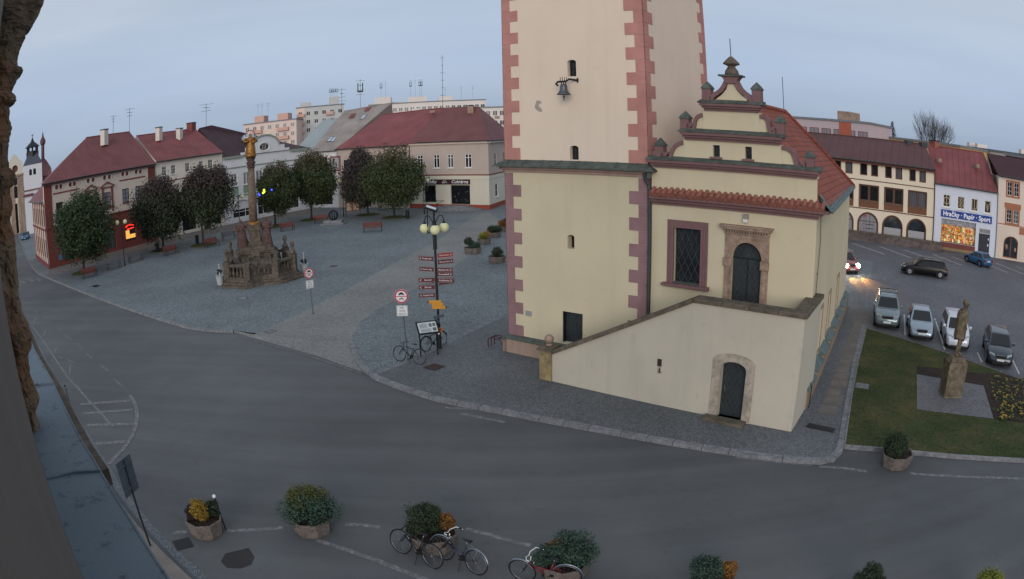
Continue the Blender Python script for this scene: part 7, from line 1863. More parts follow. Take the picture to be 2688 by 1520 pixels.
m = MB(); m.ball(S_(.02, 0, .965), .062 * HF, 12, sz=1.0); m.build('hair', M['statue'], st_, smooth=True)
m = MB(); m.tube([S_(.092, 0, .945), S_(.108, 0, .925)], [.006 * HF, .014 * HF], 5); m.ball(S_(.085, .022, .943), .008 * HF, 6); m.ball(S_(.085, -.022, .943), .008 * HF, 6); m.tube([S_(.088, -.02, .905), S_(.092, 0, .903), S_(.088, .02, .905)], .006 * HF, 5); m.tube([S_(.06, 0, .885), S_(.082, 0, .885)], .022 * HF, 6); m.build('face', M['statue'], st_, smooth=True)
for s in (-1, 1):
    m = MB()
    for k_ in range(4): m.tube([S_(.055 - .012 * k_, s * .1, .47), S_(.06 - .012 * k_, s * .102, .445 - .004 * abs(k_ - 1.5)), S_(.062 - .011 * k_, s * .098, .425)], .0065 * HF, 5)
    m.tube([S_(.068, s * .095, .475), S_(.08, s * .092, .455)], .007 * HF, 5); m.build('hand', M['statue'], st_)
# ---------------------------------------------------------------- lamps, signpost, signs
def globe_lamp(p, z, label, n=2, r=.24):
    t = empty('street_lamp', p, 0, label, 'street lamp', 'globe lamps on the square'); h = z - p.z
    m = MB(); m.lathe([(.09, 0), (.09, .5), (.05, .55), (.045, h + .3), (.03, h + .34)], n=8); m.build('pole', M['iron'], None).parent = t
    m = MB()
    for i in range(n):
        a = R(15) + 2 * PI * i / n; x, y = math.cos(a), math.sin(a); m.tube([(0, 0, h - .25), (x * .2, y * .2, h + .2), (x * .42, y * .42, h + .38), (x * .5, y * .5, h + .28)], .022, 6)
    m.build('arms', M['iron'], None).parent = t
    for i in range(n):
        a = R(15) + 2 * PI * i / n; m = MB(); m.ball((.5 * math.cos(a), .5 * math.sin(a), h), r, 12); m.build('globe', M['globe'], None, smooth=True).parent = t
    return t
def zat_p(p, px, py):
    f = math.degrees(math.atan2(p.x, p.y)); return Wall(p.xy, -f).sz((px, py))[1]
b = G(328, 698, ZS); globe_lamp(b, zat_p(b, 319, 583), 'two-globe lamp post between the two trees before the red corner house')
b = G(631.6, 624.5, ZS); globe_lamp(b, zat_p(b, 625, 517), 'two-globe lamp post left of the tall column before the white house')
b = G(902.4, 569, ZS); globe_lamp(b, 4.9, 'lamp post beside the purple tree and notice board, globes among the leaves')
b = G(1114, 562, ZS); globe_lamp(b, zat_p(b, 1107, 475), 'two-globe lamp post in front of the confectioner shop')

b = G(1154.7, 914.8, ZS); sp = empty('signpost_lamp', b, 0, 'tall black signpost with three yellowish globes and many red direction boards', 'signpost'); hz = lambda py: zat_p(b, 1131.6 + (py - 561) * .0653, py) - b.z
hT = hz(553)
m = MB(); m.lathe([(.10, 0), (.10, 1.0), (.065, 1.05), (.06, hz(700)), (.055, hT)], n=10); m.build('pole', M['iron'], None).parent = sp
hg = hz(600)
m = MB()
for i in range(4): a = i * PI / 2 + .4; m.tube([(.085 * math.cos(a), .085 * math.sin(a), hz(655)), (.085 * math.cos(a), .085 * math.sin(a), hz(600) + .2)], .018, 5)
arms = (R(165), R(-80), R(30))
for a in arms: x, y = math.cos(a), math.sin(a); m.tube([(0, 0, hg - .1), (x * .1, y * .1, hg + .35), (x * .26, y * .26, hg + .60), (x * .42, y * .42, hg + .58), (x * .5, y * .5, hg + .40), (x * .5, y * .5, hg + .24)], .025, 7)
m.build('arms', M['iron'], None).parent = sp
for a in arms:
    m = MB(); m.ball((.5 * math.cos(a), .5 * math.sin(a), hg), .235, 16); g_ = m.build('globe', M['globe'], None, smooth=True); g_.parent = sp
    m = MB(); m.lathe([(.10, .20), (.08, .27), (.03, .33)], (.5 * math.cos(a), .5 * math.sin(a), hg), 10); m.build('globe_cap', M['iron'], None).parent = g_
m = MB(); Mx_ = Matrix.Translation((-.12, .05, hT + .12)) @ Matrix.Rotation(R(-28), 4, 'Y') @ Matrix.Rotation(R(-25), 4, 'X'); Mx_ = Matrix.Translation((-.14, .05, hT + .10)) @ Matrix.Rotation(R(20), 4, 'Y') @ Matrix.Rotation(R(18), 4, 'X'); m.box(-.34, -.16, -.05, .34, .16, .05, Mx_); o = m.build('lamp_head', M['iron'], None, bevel=.02); o.parent = sp
m = MB(); m.box(-.24, -.10, .052, .24, .10, .06, Mx_); q = m.build('lamp_panel', mat('bright sky-reflecting panel', '#c9d3dc', .15, var=0), None); q.parent = o  # pale base colour stands in for sky mirrored in the panel
m = MB(); m.tube([(-.32, 0, hg - .2), (-.32, 0, hT)], .03, 6); m.tube([(-.32, 0, hg - .2), (0, 0, hg - .2)], .025, 6); m.build('second_pole', M['iron'], None).parent = sp
class LW:  # local wall for boards: x axis a, z up
    def __init__(s, ang, off=.08): s.u = Vector((math.cos(ang), math.sin(ang))); s.n = Vector((s.u.y, -s.u.x)); s.off = off
    def P(s, x, z, d=0.0): q = s.u * x + s.n * (d + s.off); return Vector((q.x, q.y, z))
boards = [(679, 'L', -20, 'Podhradí', 'brown_sign'), (707, 'L', -22, 'Domov u lípy', 'brown_sign'), (737, 'L', -24, 'Městský úřad', 'brown_sign'), (733, 'L', 8, 'Kostel', 'brown_sign'), (752, 'L', 4, 'Zámek', 'brown_sign'), (773, 'L', 3, 'Nádraží WC', 'brown_sign'),
          (671, 'R', 22, 'Nemocnice', 'red_sign'), (688, 'R', 20, 'Dům s pečovatelkou', 'brown_sign'), (707, 'R', -8, 'Masarykovo nám.', 'brown_sign'), (719, 'R', -8, 'Koupaliště', 'brown_sign'), (735, 'R', -9, 'Poliklinika', 'brown_sign'), (742, 'R', 24, 'Muzeum', 'brown_sign')]
for i, (py, sd, ang, txt, mt) in enumerate(boards):
    Lw = LW(R(ang), .07 + .012 * (i % 3)); z = hz(py); x0, x1 = (-.86, -.08) if sd == 'L' else (.08, .84); m = MB(); m.wbox(Lw, x0, z - .12, 0, x1, z + .12, .03); o = m.build('direction_board', M[mt], None, bevel=.004); o.parent = sp
    m = MB(); wband(m, Lw, rect_pts((x0 + .02, z - .105, x1 - .02, z + .105)), .006, .031, .034, True); ex = x0 + .09 if sd == 'L' else x1 - .09; wband(m, Lw, [(ex + (.04 if sd == 'L' else -.04), z + .05), (ex + (-.03 if sd == 'L' else .03), z), (ex + (.04 if sd == 'L' else -.04), z - .05)], .022, .031, .034); m.build('border', M['sign_white'], None).parent = o
    tq = text_on(None, txt, Lw, (x0 + x1) / 2 + (.05 if sd == 'L' else -.05), z, .032, .105, M['sign_white'], width=.50 if len(txt) > 7 else .34, bold=.001, ext=.002); tq.parent = o
Ly = LW(R(2), .07); ys = M['yellow_sign']
for i, (z_, x0, x1, tip) in enumerate(((hz(798) + .13, -.42, .18, -1), (hz(798), -.28, .26, 0), (hz(798) - .15, -.26, .38, 1))):
    m = MB(); m.wbox(Ly, x0, z_ - .07, 0, x1, z_ + .07, .03); o = m.build('trail_board', ys, None); o.parent = sp
    if tip:
        xe = x0 if tip < 0 else x1; m = MB(); m.prism([Ly.P(xe, z_ - .07, 0), Ly.P(xe + tip * .09, z_, 0), Ly.P(xe, z_ + .07, 0)], Ly.P(0, 0, .03) - Ly.P(0, 0, 0)); m.build('arrow_tip', M['ink'], None).parent = o
for z_, an in ((hz(830), 35), (hz(842), -60), (hz(850), 100)):
    La = LW(R(an), .06); m = MB(); m.wbox(La, -.3, z_ - .07, 0, .3, z_ + .07, .02); m.build('trail_board_edge', M['sign_back'], None).parent = sp
m = MB(); zz = hz(850) - .28; m.wbox(Ly, -.16, zz - .10, 0, .18, zz + .10, .03); o = m.build('bus_stop_board', mat('orange board', '#c0702a', .5, var=.1), None); o.parent = sp; m = MB(); m.wbox(Ly, -.08, zz - .05, .031, .10, zz + .03, .035); m.build('pictogram', M['brown_sign'], None).parent = o
m = MB(); m.ball((.0, -.07, hz(862) - .25), .06, 8); m.build('sticker', M['sign_white'], None).parent = sp

def no_entry(base, zc_, r, label, ang, pl=.62, lean=0.0):
    t = empty('traffic_sign', base, 0, label, 'traffic sign', 'prohibition signs'); h = zc_ - base.z; Lw = LW(ang, .03)
    m = MB(); m.tube([(0, 0, 0), (lean, 0, h + r * .8)], .03, 8); m.lathe([(.09, 0), (.09, .06)], n=8); m.build('pole', M['sign_back'], None).parent = t
    def dsk(rr, d0, d1, mt, nm, par): m = MB(); m.prism([Lw.P(rr * math.cos(2 * PI * k / 24) + lean, h + rr * math.sin(2 * PI * k / 24), d0) for k in range(24)], Lw.P(0, 0, d1) - Lw.P(0, 0, d0)); o = m.build(nm, M[mt], None); o.parent = par; return o
    d = dsk(r, .01, .03, 'sign_white', 'disc', t); m = MB(); wband(m, Lw, [(r * .88 * math.cos(2 * PI * k / 24) + lean, h + r * .88 * math.sin(2 * PI * k / 24)) for k in range(24)], r * .20, .031, .034, True); m.wbox(Lw, -r * .8 + lean, h - r * .055, .031, r * .8 + lean, h + r * .055, .034); m.build('red_ring', M['sign_red'], None).parent = d
    m = MB(); c = lean
    m.wbox(Lw, c - .38 * r, h + .24 * r, .031, c + .38 * r, h + .42 * r, .034); m.prism([Lw.P(c + x * r, h + z * r, .031) for x, z in ((-.26, .42), (-.16, .58), (.16, .58), (.26, .42))], Lw.P(0, 0, .003) - Lw.P(0, 0, 0)); m.wbox(Lw, c - .36 * r, h + .16 * r, .031, c - .22 * r, h + .24 * r, .034); m.wbox(Lw, c + .22 * r, h + .16 * r, .031, c + .36 * r, h + .24 * r, .034)
    for s in (-1, 1): wband(m, Lw, [(c + s * .26 * r + .09 * r * math.cos(k * PI / 4), h - .42 * r + .09 * r * math.sin(k * PI / 4)) for k in range(8)], .05 * r, .031, .034, True)
    wband(m, Lw, [(c - .26 * r, h - .38 * r), (c, h - .30 * r), (c + .26 * r, h - .38 * r)], .10 * r, .031, .034); wband(m, Lw, [(c - .02 * r, h - .28 * r), (c + .05 * r, h - .14 * r)], .14 * r, .031, .034); m.build('pictograms', M['ink'], None).parent = d
    m = MB(); z1 = h - r - .10; w = .26; m.wbox(Lw, c - w, z1 - .5, .01, c + w, z1, .03); p_ = m.build('plate', M['sign_white'], None); p_.parent = t
    for k, s in enumerate(('MIMO', 'POVOLENÍ', 'VJEZDU MÚ')): q = text_on(None, s, Lw, c, z1 - .12 - .14 * k, .031, .12, M['ink'], width=.2 + .08 * k, ext=.002); q.parent = p_
    m = MB(); wband(m, Lw, rect_pts((c - w + .02, z1 - .48, c + w - .02, z1 - .02)), .012, .031, .033, True); m.build('plate_border', M['ink'], None).parent = p_
    return t
b = G(1071.6, 946, ZS); no_entry(b, zat_p(b, 1054, 777.4), .33, 'prohibition sign for cars and motorcycles with white plate above the black bicycle', R(2), lean=-.12)
b = G(822.2, 824, ZS); t = no_entry(b, zat_p(b, 807, 717), .33, 'prohibition sign turned sideways beside the column steps', R(42), lean=-.08)
m = MB(); Lw = LW(R(42 + 180), .05); h = zat_p(b, 807, 717) - b.z; m.prism([Lw.P(.08 + .33 * math.cos(2 * PI * k / 20), h + .33 * math.sin(2 * PI * k / 20), 0) for k in range(20)], Lw.P(0, 0, .02) - Lw.P(0, 0, 0)); m.build('rear_disc', M['sign_back'], None).parent = t
# info board on two legs
bA, bB = G(1114, 938.5, ZS), G(1139.5, 927.5, ZS); ib = empty('info_board', (bA + bB) / 2, math.atan2((bB - bA).y, (bB - bA).x), 'sloping white information panel on two black legs by the signpost', 'information board'); ib['label'] = 'sloping white information panel on two black legs by the signpost'; ib['category'] = 'information board'
ib.rotation_euler = (0, 0, R(22)); Lh = .42
m = MB()
for s in (-1, 1): m.tube([(s * Lh, 0, 0), (s * Lh, 0, 1.25), (s * Lh, .28, 1.62)], .035, 6)
m.build('legs', M['black'], None).parent = ib
Mi = Matrix.Translation((0, 0.02, 1.38)) @ Matrix.Rotation(R(40), 4, 'X'); m = MB(); m.box(-.52, -.36, -.03, .52, .36, .02, Mi); m.build('panel_frame', M['black'], None).parent = ib
m = MB(); m.box(-.45, -.29, .022, .45, .29, .03, Mi); o = m.build('panel', mat('printed panel', '#b9c3c6', .4, var=.08), None); o.parent = ib
m = MB(); m.box(.08, .0, .032, .22, .2, .036, Mi); m.box(.26, .02, .032, .40, .2, .036, Mi); m.box(.22, -.24, .032, .40, -.06, .036, Mi)
for k in range(5): m.box(-.38, .18 - .05 * k, .032, .0, .20 - .05 * k, .035, Mi); m.box(-.38, -.10 - .04 * k, .032, .14, -.085 - .04 * k, .035, Mi)
m.build('print', mat('grey print', '#59656b', .5, var=.3, scale=9), None).parent = o
# notice board, fountain, bins
b = G(927, 569, ZS); nb = empty('notice_board', b, R(8), 'brown wooden notice board on two posts under the purple tree', 'notice board')
m = MB(); m.box(-.9, -.04, .75, .9, .04, 1.9); m.build('board', mat('brown board', '#6a4a3a', .8, var=.15), None).parent = nb
for s in (-1, 1): m = MB(); m.box(s * .95 - .05, -.05, 0, s * .95 + .05, .05, 2.05); m.build('post', M['black'], None).parent = nb
m = MB(); m.box(-.8, -.05, .85, -.1, -.042, 1.8); m.box(.05, -.05, .9, .8, -.042, 1.8); m.build('papers', M['sandstone'], None).parent = nb
b = G(876, 588, ZS); fo = empty('ring_fountain', b, 0, 'low stone slab fountain with an open iron ring sculpture between the trees', 'fountain')
m = MB(); m.box(-1.5, -1.0, 0, 1.5, 1.0, .16); m.box(-1.2, -.7, .162, 1.2, .7, .48); m.build('stone_base', M['kerb'], None, bevel=.04).parent = fo
m = MB()
for a in (0, 1.0, 2.1): m.tube([(.6 * math.cos(t * PI / 8) * math.cos(a), .6 * math.cos(t * PI / 8) * math.sin(a), 1.1 + .6 * math.sin(t * PI / 8)) for t in range(16)], .07, 6, closed=True)
m.build('ring_sculpture', M['iron'], None).parent = fo
for px, py, lab in ((414, 662, 'dark litter bin beside the second tree from the left'), (518, 640, 'dark litter bin beside the third tree'), (1070, 574, 'dark litter bin before the confectioner steps')):
    b = G(px, py, ZS); t = empty('litter_bin', b, 0, lab, 'litter bin', 'litter bins'); m = MB(); m.lathe([(.22, .05), (.25, .9), (.22, .92), (.2, .86)], n=10); m.build('body', M['black'], None).parent = t; m = MB(); m.lathe([(.05, 0), (.05, .1)], n=6); m.lathe([(.28, .95), (.27, 1.0), (.05, 1.06)], n=10); m.build('lid', M['iron'], None).parent = t
# benches
def bench(p, ang, label, red=True, L=1.9):
    t = empty('bench', p, ang, label, 'bench', 'benches under the trees'); mm_ = M['wood_red'] if red else mat('grey bench slats', '#5c5f63', .8, var=.15)
    m = MB()
    for k in range(5): y = -.22 + .11 * k; m.box(-L / 2, y - .045, .42, L / 2, y + .045, .455)
    m.build('seat', mm_, None).parent = t; m = MB()
    for k in range(4): z = .52 + .12 * k; y = .30 + .035 * k; m.box(-L / 2, y - .018, z, L / 2, y + .018, z + .105)
    m.build('backrest', mm_, None).parent = t
    for s in (-1, 1):
        m = MB(); x = s * (L / 2 - .12); m.tube([(x, -.30, 0), (x, -.32, .22), (x, -.20, .40), (x, .20, .40), (x, .34, .60), (x, .42, .98)], .035, 6); m.tube([(x, .24, .42), (x, .34, .2), (x, .42, 0)], .035, 6); m.tube([(x, -.28, .42), (x, -.30, .62), (x, .30, .66)], .028, 6); m.build('leg', M['iron'], None).parent = t
    return t
for px, py, an, lab, red in ((450, 668, 58, 'red slatted bench under the second tree from the left', True), (557, 648, 58, 'red slatted bench under the third tree', True), (755, 606, 40, 'red slatted bench right of the column under the fourth tree', True), (843, 585, 20, 'red slatted bench beside the ring fountain', True), (236, 728, 58, 'red slatted bench at the foot of the leftmost tree', True), (979, 608, 195, 'wide red bench with black curved legs in the open before the purple tree', True), (300, 706, 58, 'grey bench left of the first lamp post', False), (357, 687, 58, 'grey bench right of the first lamp post', False), (602, 630, 45, 'grey bench beside the second lamp post', False)):
    bench(G(px, py, ZS), R(an) if an != 195 else R(12), lab, red, 2.2 if an == 195 else 1.9)

# foreground left: traffic sign seen from behind and a thin post
b = GD(378, 1372, .1); t = empty('large_sign', b, 0, 'grey back of a large rectangular traffic sign on a thin pole at the lower left', 'traffic sign'); h = zat_p(b, 337, 1250) - b.z
m = MB(); m.tube([(0, 0, 0), (0, 0, h + .5)], .035, 8); m.build('pole', M['iron'], None).parent = t
Lw = LW(R(82), .0); m = MB(); m.wbox(Lw, -.38, h - .55, -.03, .38, h + .55, .0); m.build('sign_panel', M['sign_back'], None, bevel=.01).parent = t
m = MB()
for z in (h - .35, h + .35): m.wbox(Lw, -.36, z - .03, .001, .36, z + .03, .03)
m.build('brackets', M['sign_back'], None).parent = t
b = G(212, 1178, .1); t = empty('thin_post', b, 0, 'thin dark post with a small sign edge-on beyond the blue metal ledge', 'post'); h = zat_p(b, 171, 1010) - b.z; m = MB(); m.tube([(0, 0, 0), (0, 0, h)], .04, 6); m.build('pole', M['iron'], None).parent = t; m = MB(); m.box(-.02, -.3, h - .65, .02, .3, h - .05, Matrix.Rotation(R(40), 4, 'Z')); m.build('sign_panel', M['sign_back'], None).parent = t

# ---------------------------------------------------------------- bicycles
def bicycle(pr, pf, label, frame_m, bars='flat', fender=None, rack=False, lean=R(9), z=0.0, bar_m='black', steer=.0, basket=False, name='bicycle'):
    "pr, pf: ground contacts of the rear and front wheel"
    d = (pf - pr); mid = (pf + pr) / 2; t = empty(name, (mid.x, mid.y, z), math.atan2(d.y, d.x), label, 'bicycle', 'parked bicycles'); ML = Matrix.Rotation(lean, 4, 'X')
    WB = 1.12; r = .36; xr, xf = -WB / 2, WB / 2
    def b(m, n, mt, par=t, smooth=True, lean_=True):
        if lean_: m.v = [tuple(ML @ Vector(v)) for v in m.v]
        o = m.build(n, mt, None, smooth=smooth, uv=False); o.parent = par; return o
    for x, st in ((xr, 0.0), (xf, steer)):
        cs, sn = math.cos(st), math.sin(st)
        def cw_(q, y=0.0, rr=r): return (x + rr * math.cos(q) * cs - y * sn, rr * math.cos(q) * sn + y * cs, r + rr * math.sin(q))
        m = MB(); m.tube([cw_(2 * PI * k / 28) for k in range(28)], .019, 6, closed=True); w = b(m, 'wheel', M['tyre'])
        m = MB(); m.tube([cw_(2 * PI * k / 28, 0, r - .028) for k in range(28)], .010, 4, closed=True)
        for k in range(14): m.tube([cw_(2 * PI * k / 14, .02 * (-1) ** k, .02), cw_(2 * PI * k / 14 + .35, 0, r - .03)], .0022, 3, cap=False)
        m.tube([cw_(0, -.05, 0), cw_(0, .05, 0)], .024, 6); b(m, 'rim', M['rim'], w)
        if fender:
            m = MB(); a0, a1 = (R(20), R(175)) if x < 0 else (R(10), R(120))
            m.tube([cw_(a0 + (a1 - a0) * k / 12, 0, r + .03) for k in range(13)], .022, 5); b(m, 'mudguard', fender)
    bb = (-.08, 0, .28); st_ = (-.22, 0, .72); ht = (.34, 0, .74); hb = (.40, 0, .60)
    m = MB(); m.tube([bb, st_], .018, 8); m.tube([bb, hb], .022, 8)
    m.tube([(-.20, 0, .66), ht] if bars != 'step' else [(-.16, 0, .48), hb], .019, 8); m.tube([ht, hb], .025, 8)
    for s in (-1, 1): m.tube([(xr, s * .05, r), (bb[0], s * .03, bb[2])], .010, 6); m.tube([(xr, s * .05, r), (-.20, s * .02, .66)], .009, 6)
    b(m, 'frame', frame_m)
    m = MB(); m.tube([hb, (.45, 0, .58)], .018, 6)
    for s in (-1, 1): m.tube([(.42, s * .045, .60), (.47, s * .05, .48), (xf, s * .05, r)], .013, 6)
    b(m, 'fork', M['iron'])
    m = MB(); m.tube([st_, (-.25, 0, .88)], .013, 6); b(m, 'seat_post', M['rim']); m = MB(); m.tube([(-.38, 0, .91), (-.30, 0, .925), (-.16, 0, .91), (-.08, 0, .905)], [.07, .075, .035, .015], 8); m.v = [(v[0], v[1], .91 + (v[2] - .91) * .45) for v in m.v]; b(m, 'saddle', M['black'])
    cs, sn = math.cos(steer), math.sin(steer)
    def hbp(x, y, z_): return (.33 + x * cs - y * sn, x * sn + y * cs, z_)
    m = MB(); m.tube([ht, hbp(0, 0, .90)], .015, 6)
    if bars == 'flat': m.tube([hbp(-.02, -.31, .93), hbp(.05, -.12, .91), hbp(.05, .12, .91), hbp(-.02, .31, .93)], .013, 6)
    else: m.tube([hbp(-.22, -.28, .98), hbp(-.02, -.27, 1.0), hbp(.07, -.12, .95), hbp(.05, 0, .92), hbp(.07, .12, .95), hbp(-.02, .27, 1.0), hbp(-.22, .28, .98)], .013, 6)
    hbar = b(m, 'handlebar', M[bar_m])
    m = MB()
    for s in (-1, 1): m.tube([hbp(-.02 if bars == 'flat' else -.2, s * .31 if bars == 'flat' else s * .28, .93 if bars == 'flat' else .98), hbp(-.01 if bars == 'flat' else -.1, s * .20 if bars == 'flat' else s * .275, .925 if bars == 'flat' else .99)], .019, 6)
    b(m, 'grips', M['black'], hbar)
    m = MB(); m.lathe([(.09, -.004), (.09, .004)], (0, 0, 0), 16); m.v = [(bb[0] + v[0], -.05 + v[2], bb[2] + v[1]) for v in m.v]
    m.tube([(bb[0], -.06, bb[2]), (bb[0] + .12, -.06, bb[2] - .11)], .010, 5); m.tube([(bb[0], .06, bb[2]), (bb[0] - .12, .06, bb[2] + .11)], .010, 5); m.box(bb[0] + .07, -.15, bb[2] - .13, bb[0] + .17, -.07, bb[2] - .10); m.box(bb[0] - .17, .07, bb[2] + .10, bb[0] - .07, .15, bb[2] + .13)
    m.tube([(bb[0], -.05, bb[2] + .085), (xr, -.045, r + .035)], .005, 4); m.tube([(bb[0], -.05, bb[2] - .085), (xr, -.045, r - .03)], .005, 4); b(m, 'drivetrain', M['iron'], smooth=False)
    if rack:
        m = MB(); m.tube([(xr - .22, -.06, .76), (-.25, -.06, .76), (-.25, .06, .76), (xr - .22, .06, .76)], .006, 4, closed=True)
        for k in range(4): m.tube([(xr - .15 + .1 * k, -.06, .76), (xr - .15 + .1 * k, .06, .76)], .005, 4)
        for s in (-1, 1): m.tube([(xr, s * .055, r), (xr - .05, s * .06, .76)], .005, 4)
        b(m, 'rack', M['rim'])
    m = MB(); m.tube([(-.12, .03, .27), (-.16, .20, .02)], .009, 5); b(m, 'kickstand', M['iron'], lean_=False)
    return t
BD = mat('dark bicycle paint', '#2a2d33', .35, .3, var=.05); BB = mat('blue-black bicycle paint', '#303848', .35, .3, var=.05); BR = mat('red bicycle paint', '#7f2c31', .35, .2, var=.05); BG = mat('silver mudguard', '#8f9aa6', .3, .7, var=.05)
bicycle(G(1098, 956, ZS), G(1051, 948, ZS), 'black bicycle standing under the prohibition sign by the info board', BD, z=ZS)
bicycle(G(1116, 924, ZS), G(1168, 905, ZS), 'dark bicycle half hidden behind the info board and signpost', BD, z=ZS, lean=R(-8), fender=BD)
z4 = zoomed(960, 1250, 4.0234)
bicycle(G(*z4(745, 985)), G(*z4(325, 785)), 'dark mountain bicycle leaning left of the white-handled bicycle', BD, steer=.1, lean=R(10))
bicycle(G(*z4(1170, 1035)), G(*z4(800, 870)), 'dark city bicycle with white handlebar, rack and silver mudguards', BB, bars='step', fender=BG, rack=True, bar_m='white', lean=R(8), steer=.15)
bicycle(G(*z4(2120, 1150)), G(*z4(1665, 1100)), 'red bicycle with white curved handlebar at the bottom edge', BR, bars='step', fender=BG, bar_m='white', lean=R(-6), steer=-.2)

# ---------------------------------------------------------------- cars
def car(c, hd, label, paintm, L=4.4, Wd=1.76, Ht=1.46, kind='hatch', z=ZS, group='parked cars', rack=False, lights=False, grille='wide', detail=True):
    t = empty('car', (c.x, c.y, z), math.atan2(hd.y, hd.x), label, 'car', group); hL, hW = L / 2, Wd / 2
    belt = Ht * .62; hood = Ht * .60 if kind != 'mpv' else Ht * .62
    st = {'hatch': [(-hL, .86, .30, .52), (-hL + .06, .93, .24, .78), (-hL + .35, .98, .20, belt - .02), (-hL + 1.0, 1.0, .18, belt), (0, 1.0, .18, belt), (hL - 1.35, 1.0, .18, belt - .02), (hL - 1.0, .99, .18, hood), (hL - .45, .95, .20, hood - .12), (hL - .10, .86, .24, hood - .26), (hL, .74, .32, hood - .40)],
          }['hatch']
    m = MB(); n = 9; ring = []
    for x, k, zb, zt in st:
        w = hW * k; ring.append([(x, -w * .80, zb), (x, -w * .97, zb + .10), (x, -w, (zb + zt) / 2), (x, -w * .965, zt - .06), (x, -w * .86, zt), (x, 0, zt + .035), (x, w * .86, zt), (x, w * .965, zt - .06), (x, w, (zb + zt) / 2), (x, w * .97, zb + .10), (x, w * .80, zb)])
    b = 0; K = len(ring[0])
    for q in ring: m.v += q
    for i in range(len(ring) - 1):
        for j in range(K): l = (j + 1) % K; m.f.append([i * K + j, (i + 1) * K + j, (i + 1) * K + l, i * K + l]); m.m.append(0)
    m.f.append(list(range(K))); m.m.append(0); m.f.append([(len(ring) - 1) * K + j for j in range(K)][::-1]); m.m.append(0)
    # greenhouse
    xr0, xf0 = {'hatch': (-hL + .18, hL - 1.12), 'estate': (-hL + .10, hL - 1.15), 'mpv': (-hL + .10, hL - .95), 'suv': (-hL + .12, hL - 1.15)}[kind if kind in ('estate', 'mpv', 'suv') else 'hatch']
    xr1, xf1 = {'hatch': (-hL + .75, hL - 1.95), 'estate': (-hL + .45, hL - 1.95), 'mpv': (-hL + .38, hL - 1.75), 'suv': (-hL + .48, hL - 1.90)}[kind if kind in ('estate', 'mpv', 'suv') else 'hatch']
    zb = belt - .03; w0, w1 = hW * .93, hW * .72
    def gp_(u, s, h): # u 0 rear .. 1 front, s side -1..1, h 0..1
        xa = xr0 + (xr1 - xr0) * h; xb = xf0 + (xf1 - xf0) * h; w = w0 + (w1 - w0) * h ** 1.3; return Vector((xa + (xb - xa) * u, s * w, zb + (Ht - .06 - zb) * h + (.05 * math.sin(PI * min(1, max(0, u))) if h > .95 else 0)))
    us = [0, .08, .30, .6, .85, 1]; hs = [0, .35, .7, .93, 1]
    base = len(m.v); grid = []
    for s in (-1, 1):
        for h in hs:
            for u in us: m.v.append(tuple(gp_(u, s * (1 if h < 1 else .90), h)))
    def id_(s, i, j): return base + s * len(hs) * len(us) + i * len(us) + j
    for s in (0, 1):
        for i in range(len(hs) - 1):
            for j in range(len(us) - 1):
                q = [id_(s, i, j), id_(s, i, j + 1), id_(s, i + 1, j + 1), id_(s, i + 1, j)]; m.f.append(q if s == 0 else q[::-1]); m.m.append(0)
    for j in range(len(us) - 1): i = len(hs) - 1; m.f.append([id_(0, i, j), id_(0, i, j + 1), id_(1, i, j + 1), id_(1, i, j)]); m.m.append(0)
    for i in range(len(hs) - 1):
        m.f.append([id_(0, i, 0), id_(0, i + 1, 0), id_(1, i + 1, 0), id_(1, i, 0)]); m.m.append(0); j = len(us) - 1; m.f.append([id_(0, i, j), id_(1, i, j), id_(1, i + 1, j), id_(0, i + 1, j)]); m.m.append(0)
    bo = m.build('body', paintm, None, smooth=True, bevel=.02); bo.parent = t
    def part(mb, nm, mt, par=t, **k): o = mb.build(nm, mt, None, **k); o.parent = par; return o
    G_ = M['car_glass']
    def pane(nm, q, push):
        m = MB(); m.poly([p + push for p in q]); part(m, nm, G_)
    fr = [gp_(1, -.86, .10), gp_(1, .86, .10), gp_(1, .86, .90), gp_(1, -.86, .90)]; pane('windscreen', fr, Vector((.02, 0, .012)))
    rr_ = [gp_(0, .84, .22), gp_(0, -.84, .22), gp_(0, -.84, .88), gp_(0, .84, .88)]; pane('rear_window', rr_, Vector((-.02, 0, .01)))
    for s in (-1, 1):
        for u0, u1 in (((.06, .40), (.44, .93)) if kind == 'hatch' else ((.05, .25), (.28, .56), (.60, .93))):
            q = [gp_(u0, s, .10), gp_(u1, s, .10), gp_(u1 - (.10 if u1 > .9 else 0), s, .86), gp_(u0 + (.02 if u0 < .1 else 0), s, .86)]; pane('side_window', q, Vector((0, s * .02, .004)))
    for x in (-hL + .80, hL - .82):
        for s in (-1, 1):
            m = MB(); m.lathe([(.40, -.012), (.40, .012)], n=20); m.v = [(x + v[0], s * (hW - .005) + v[2], max(.17, .33 + v[1])) for v in m.v]; part(m, 'wheel_arch', M['black'])
            m = MB(); m.lathe([(.20, -.10), (.30, -.10), (.325, -.07), (.325, .07), (.30, .10), (.20, .10)], n=22); m.v = [(x + v[0], s * (hW - .085) + v[2], .325 + v[1]) for v in m.v]; w_ = part(m, 'wheel', M['tyre'])
            m = MB(); m.lathe([(.215, .05), (.20, .10), (.06, .105), (.03, .11)], n=14); 
            for k in range(5): a = 2 * PI * k / 5; m.hexa([(.05 * math.cos(a + dd) , .05 * math.sin(a + dd), zz_) for dd, zz_ in ((-.6, .10), (.6, .10), (.6, .112), (-.6, .112))] + [(.2 * math.cos(a + dd), .2 * math.sin(a + dd), zz_) for dd, zz_ in ((-.15, .10), (.15, .10), (.15, .115), (-.15, .115))])
            m.v = [(x + v[0], s * (hW - .085 + v[2]), .325 + v[1]) for v in m.v]; part(m, 'rim', M['rim'], w_)
    zl_h = hood - .22
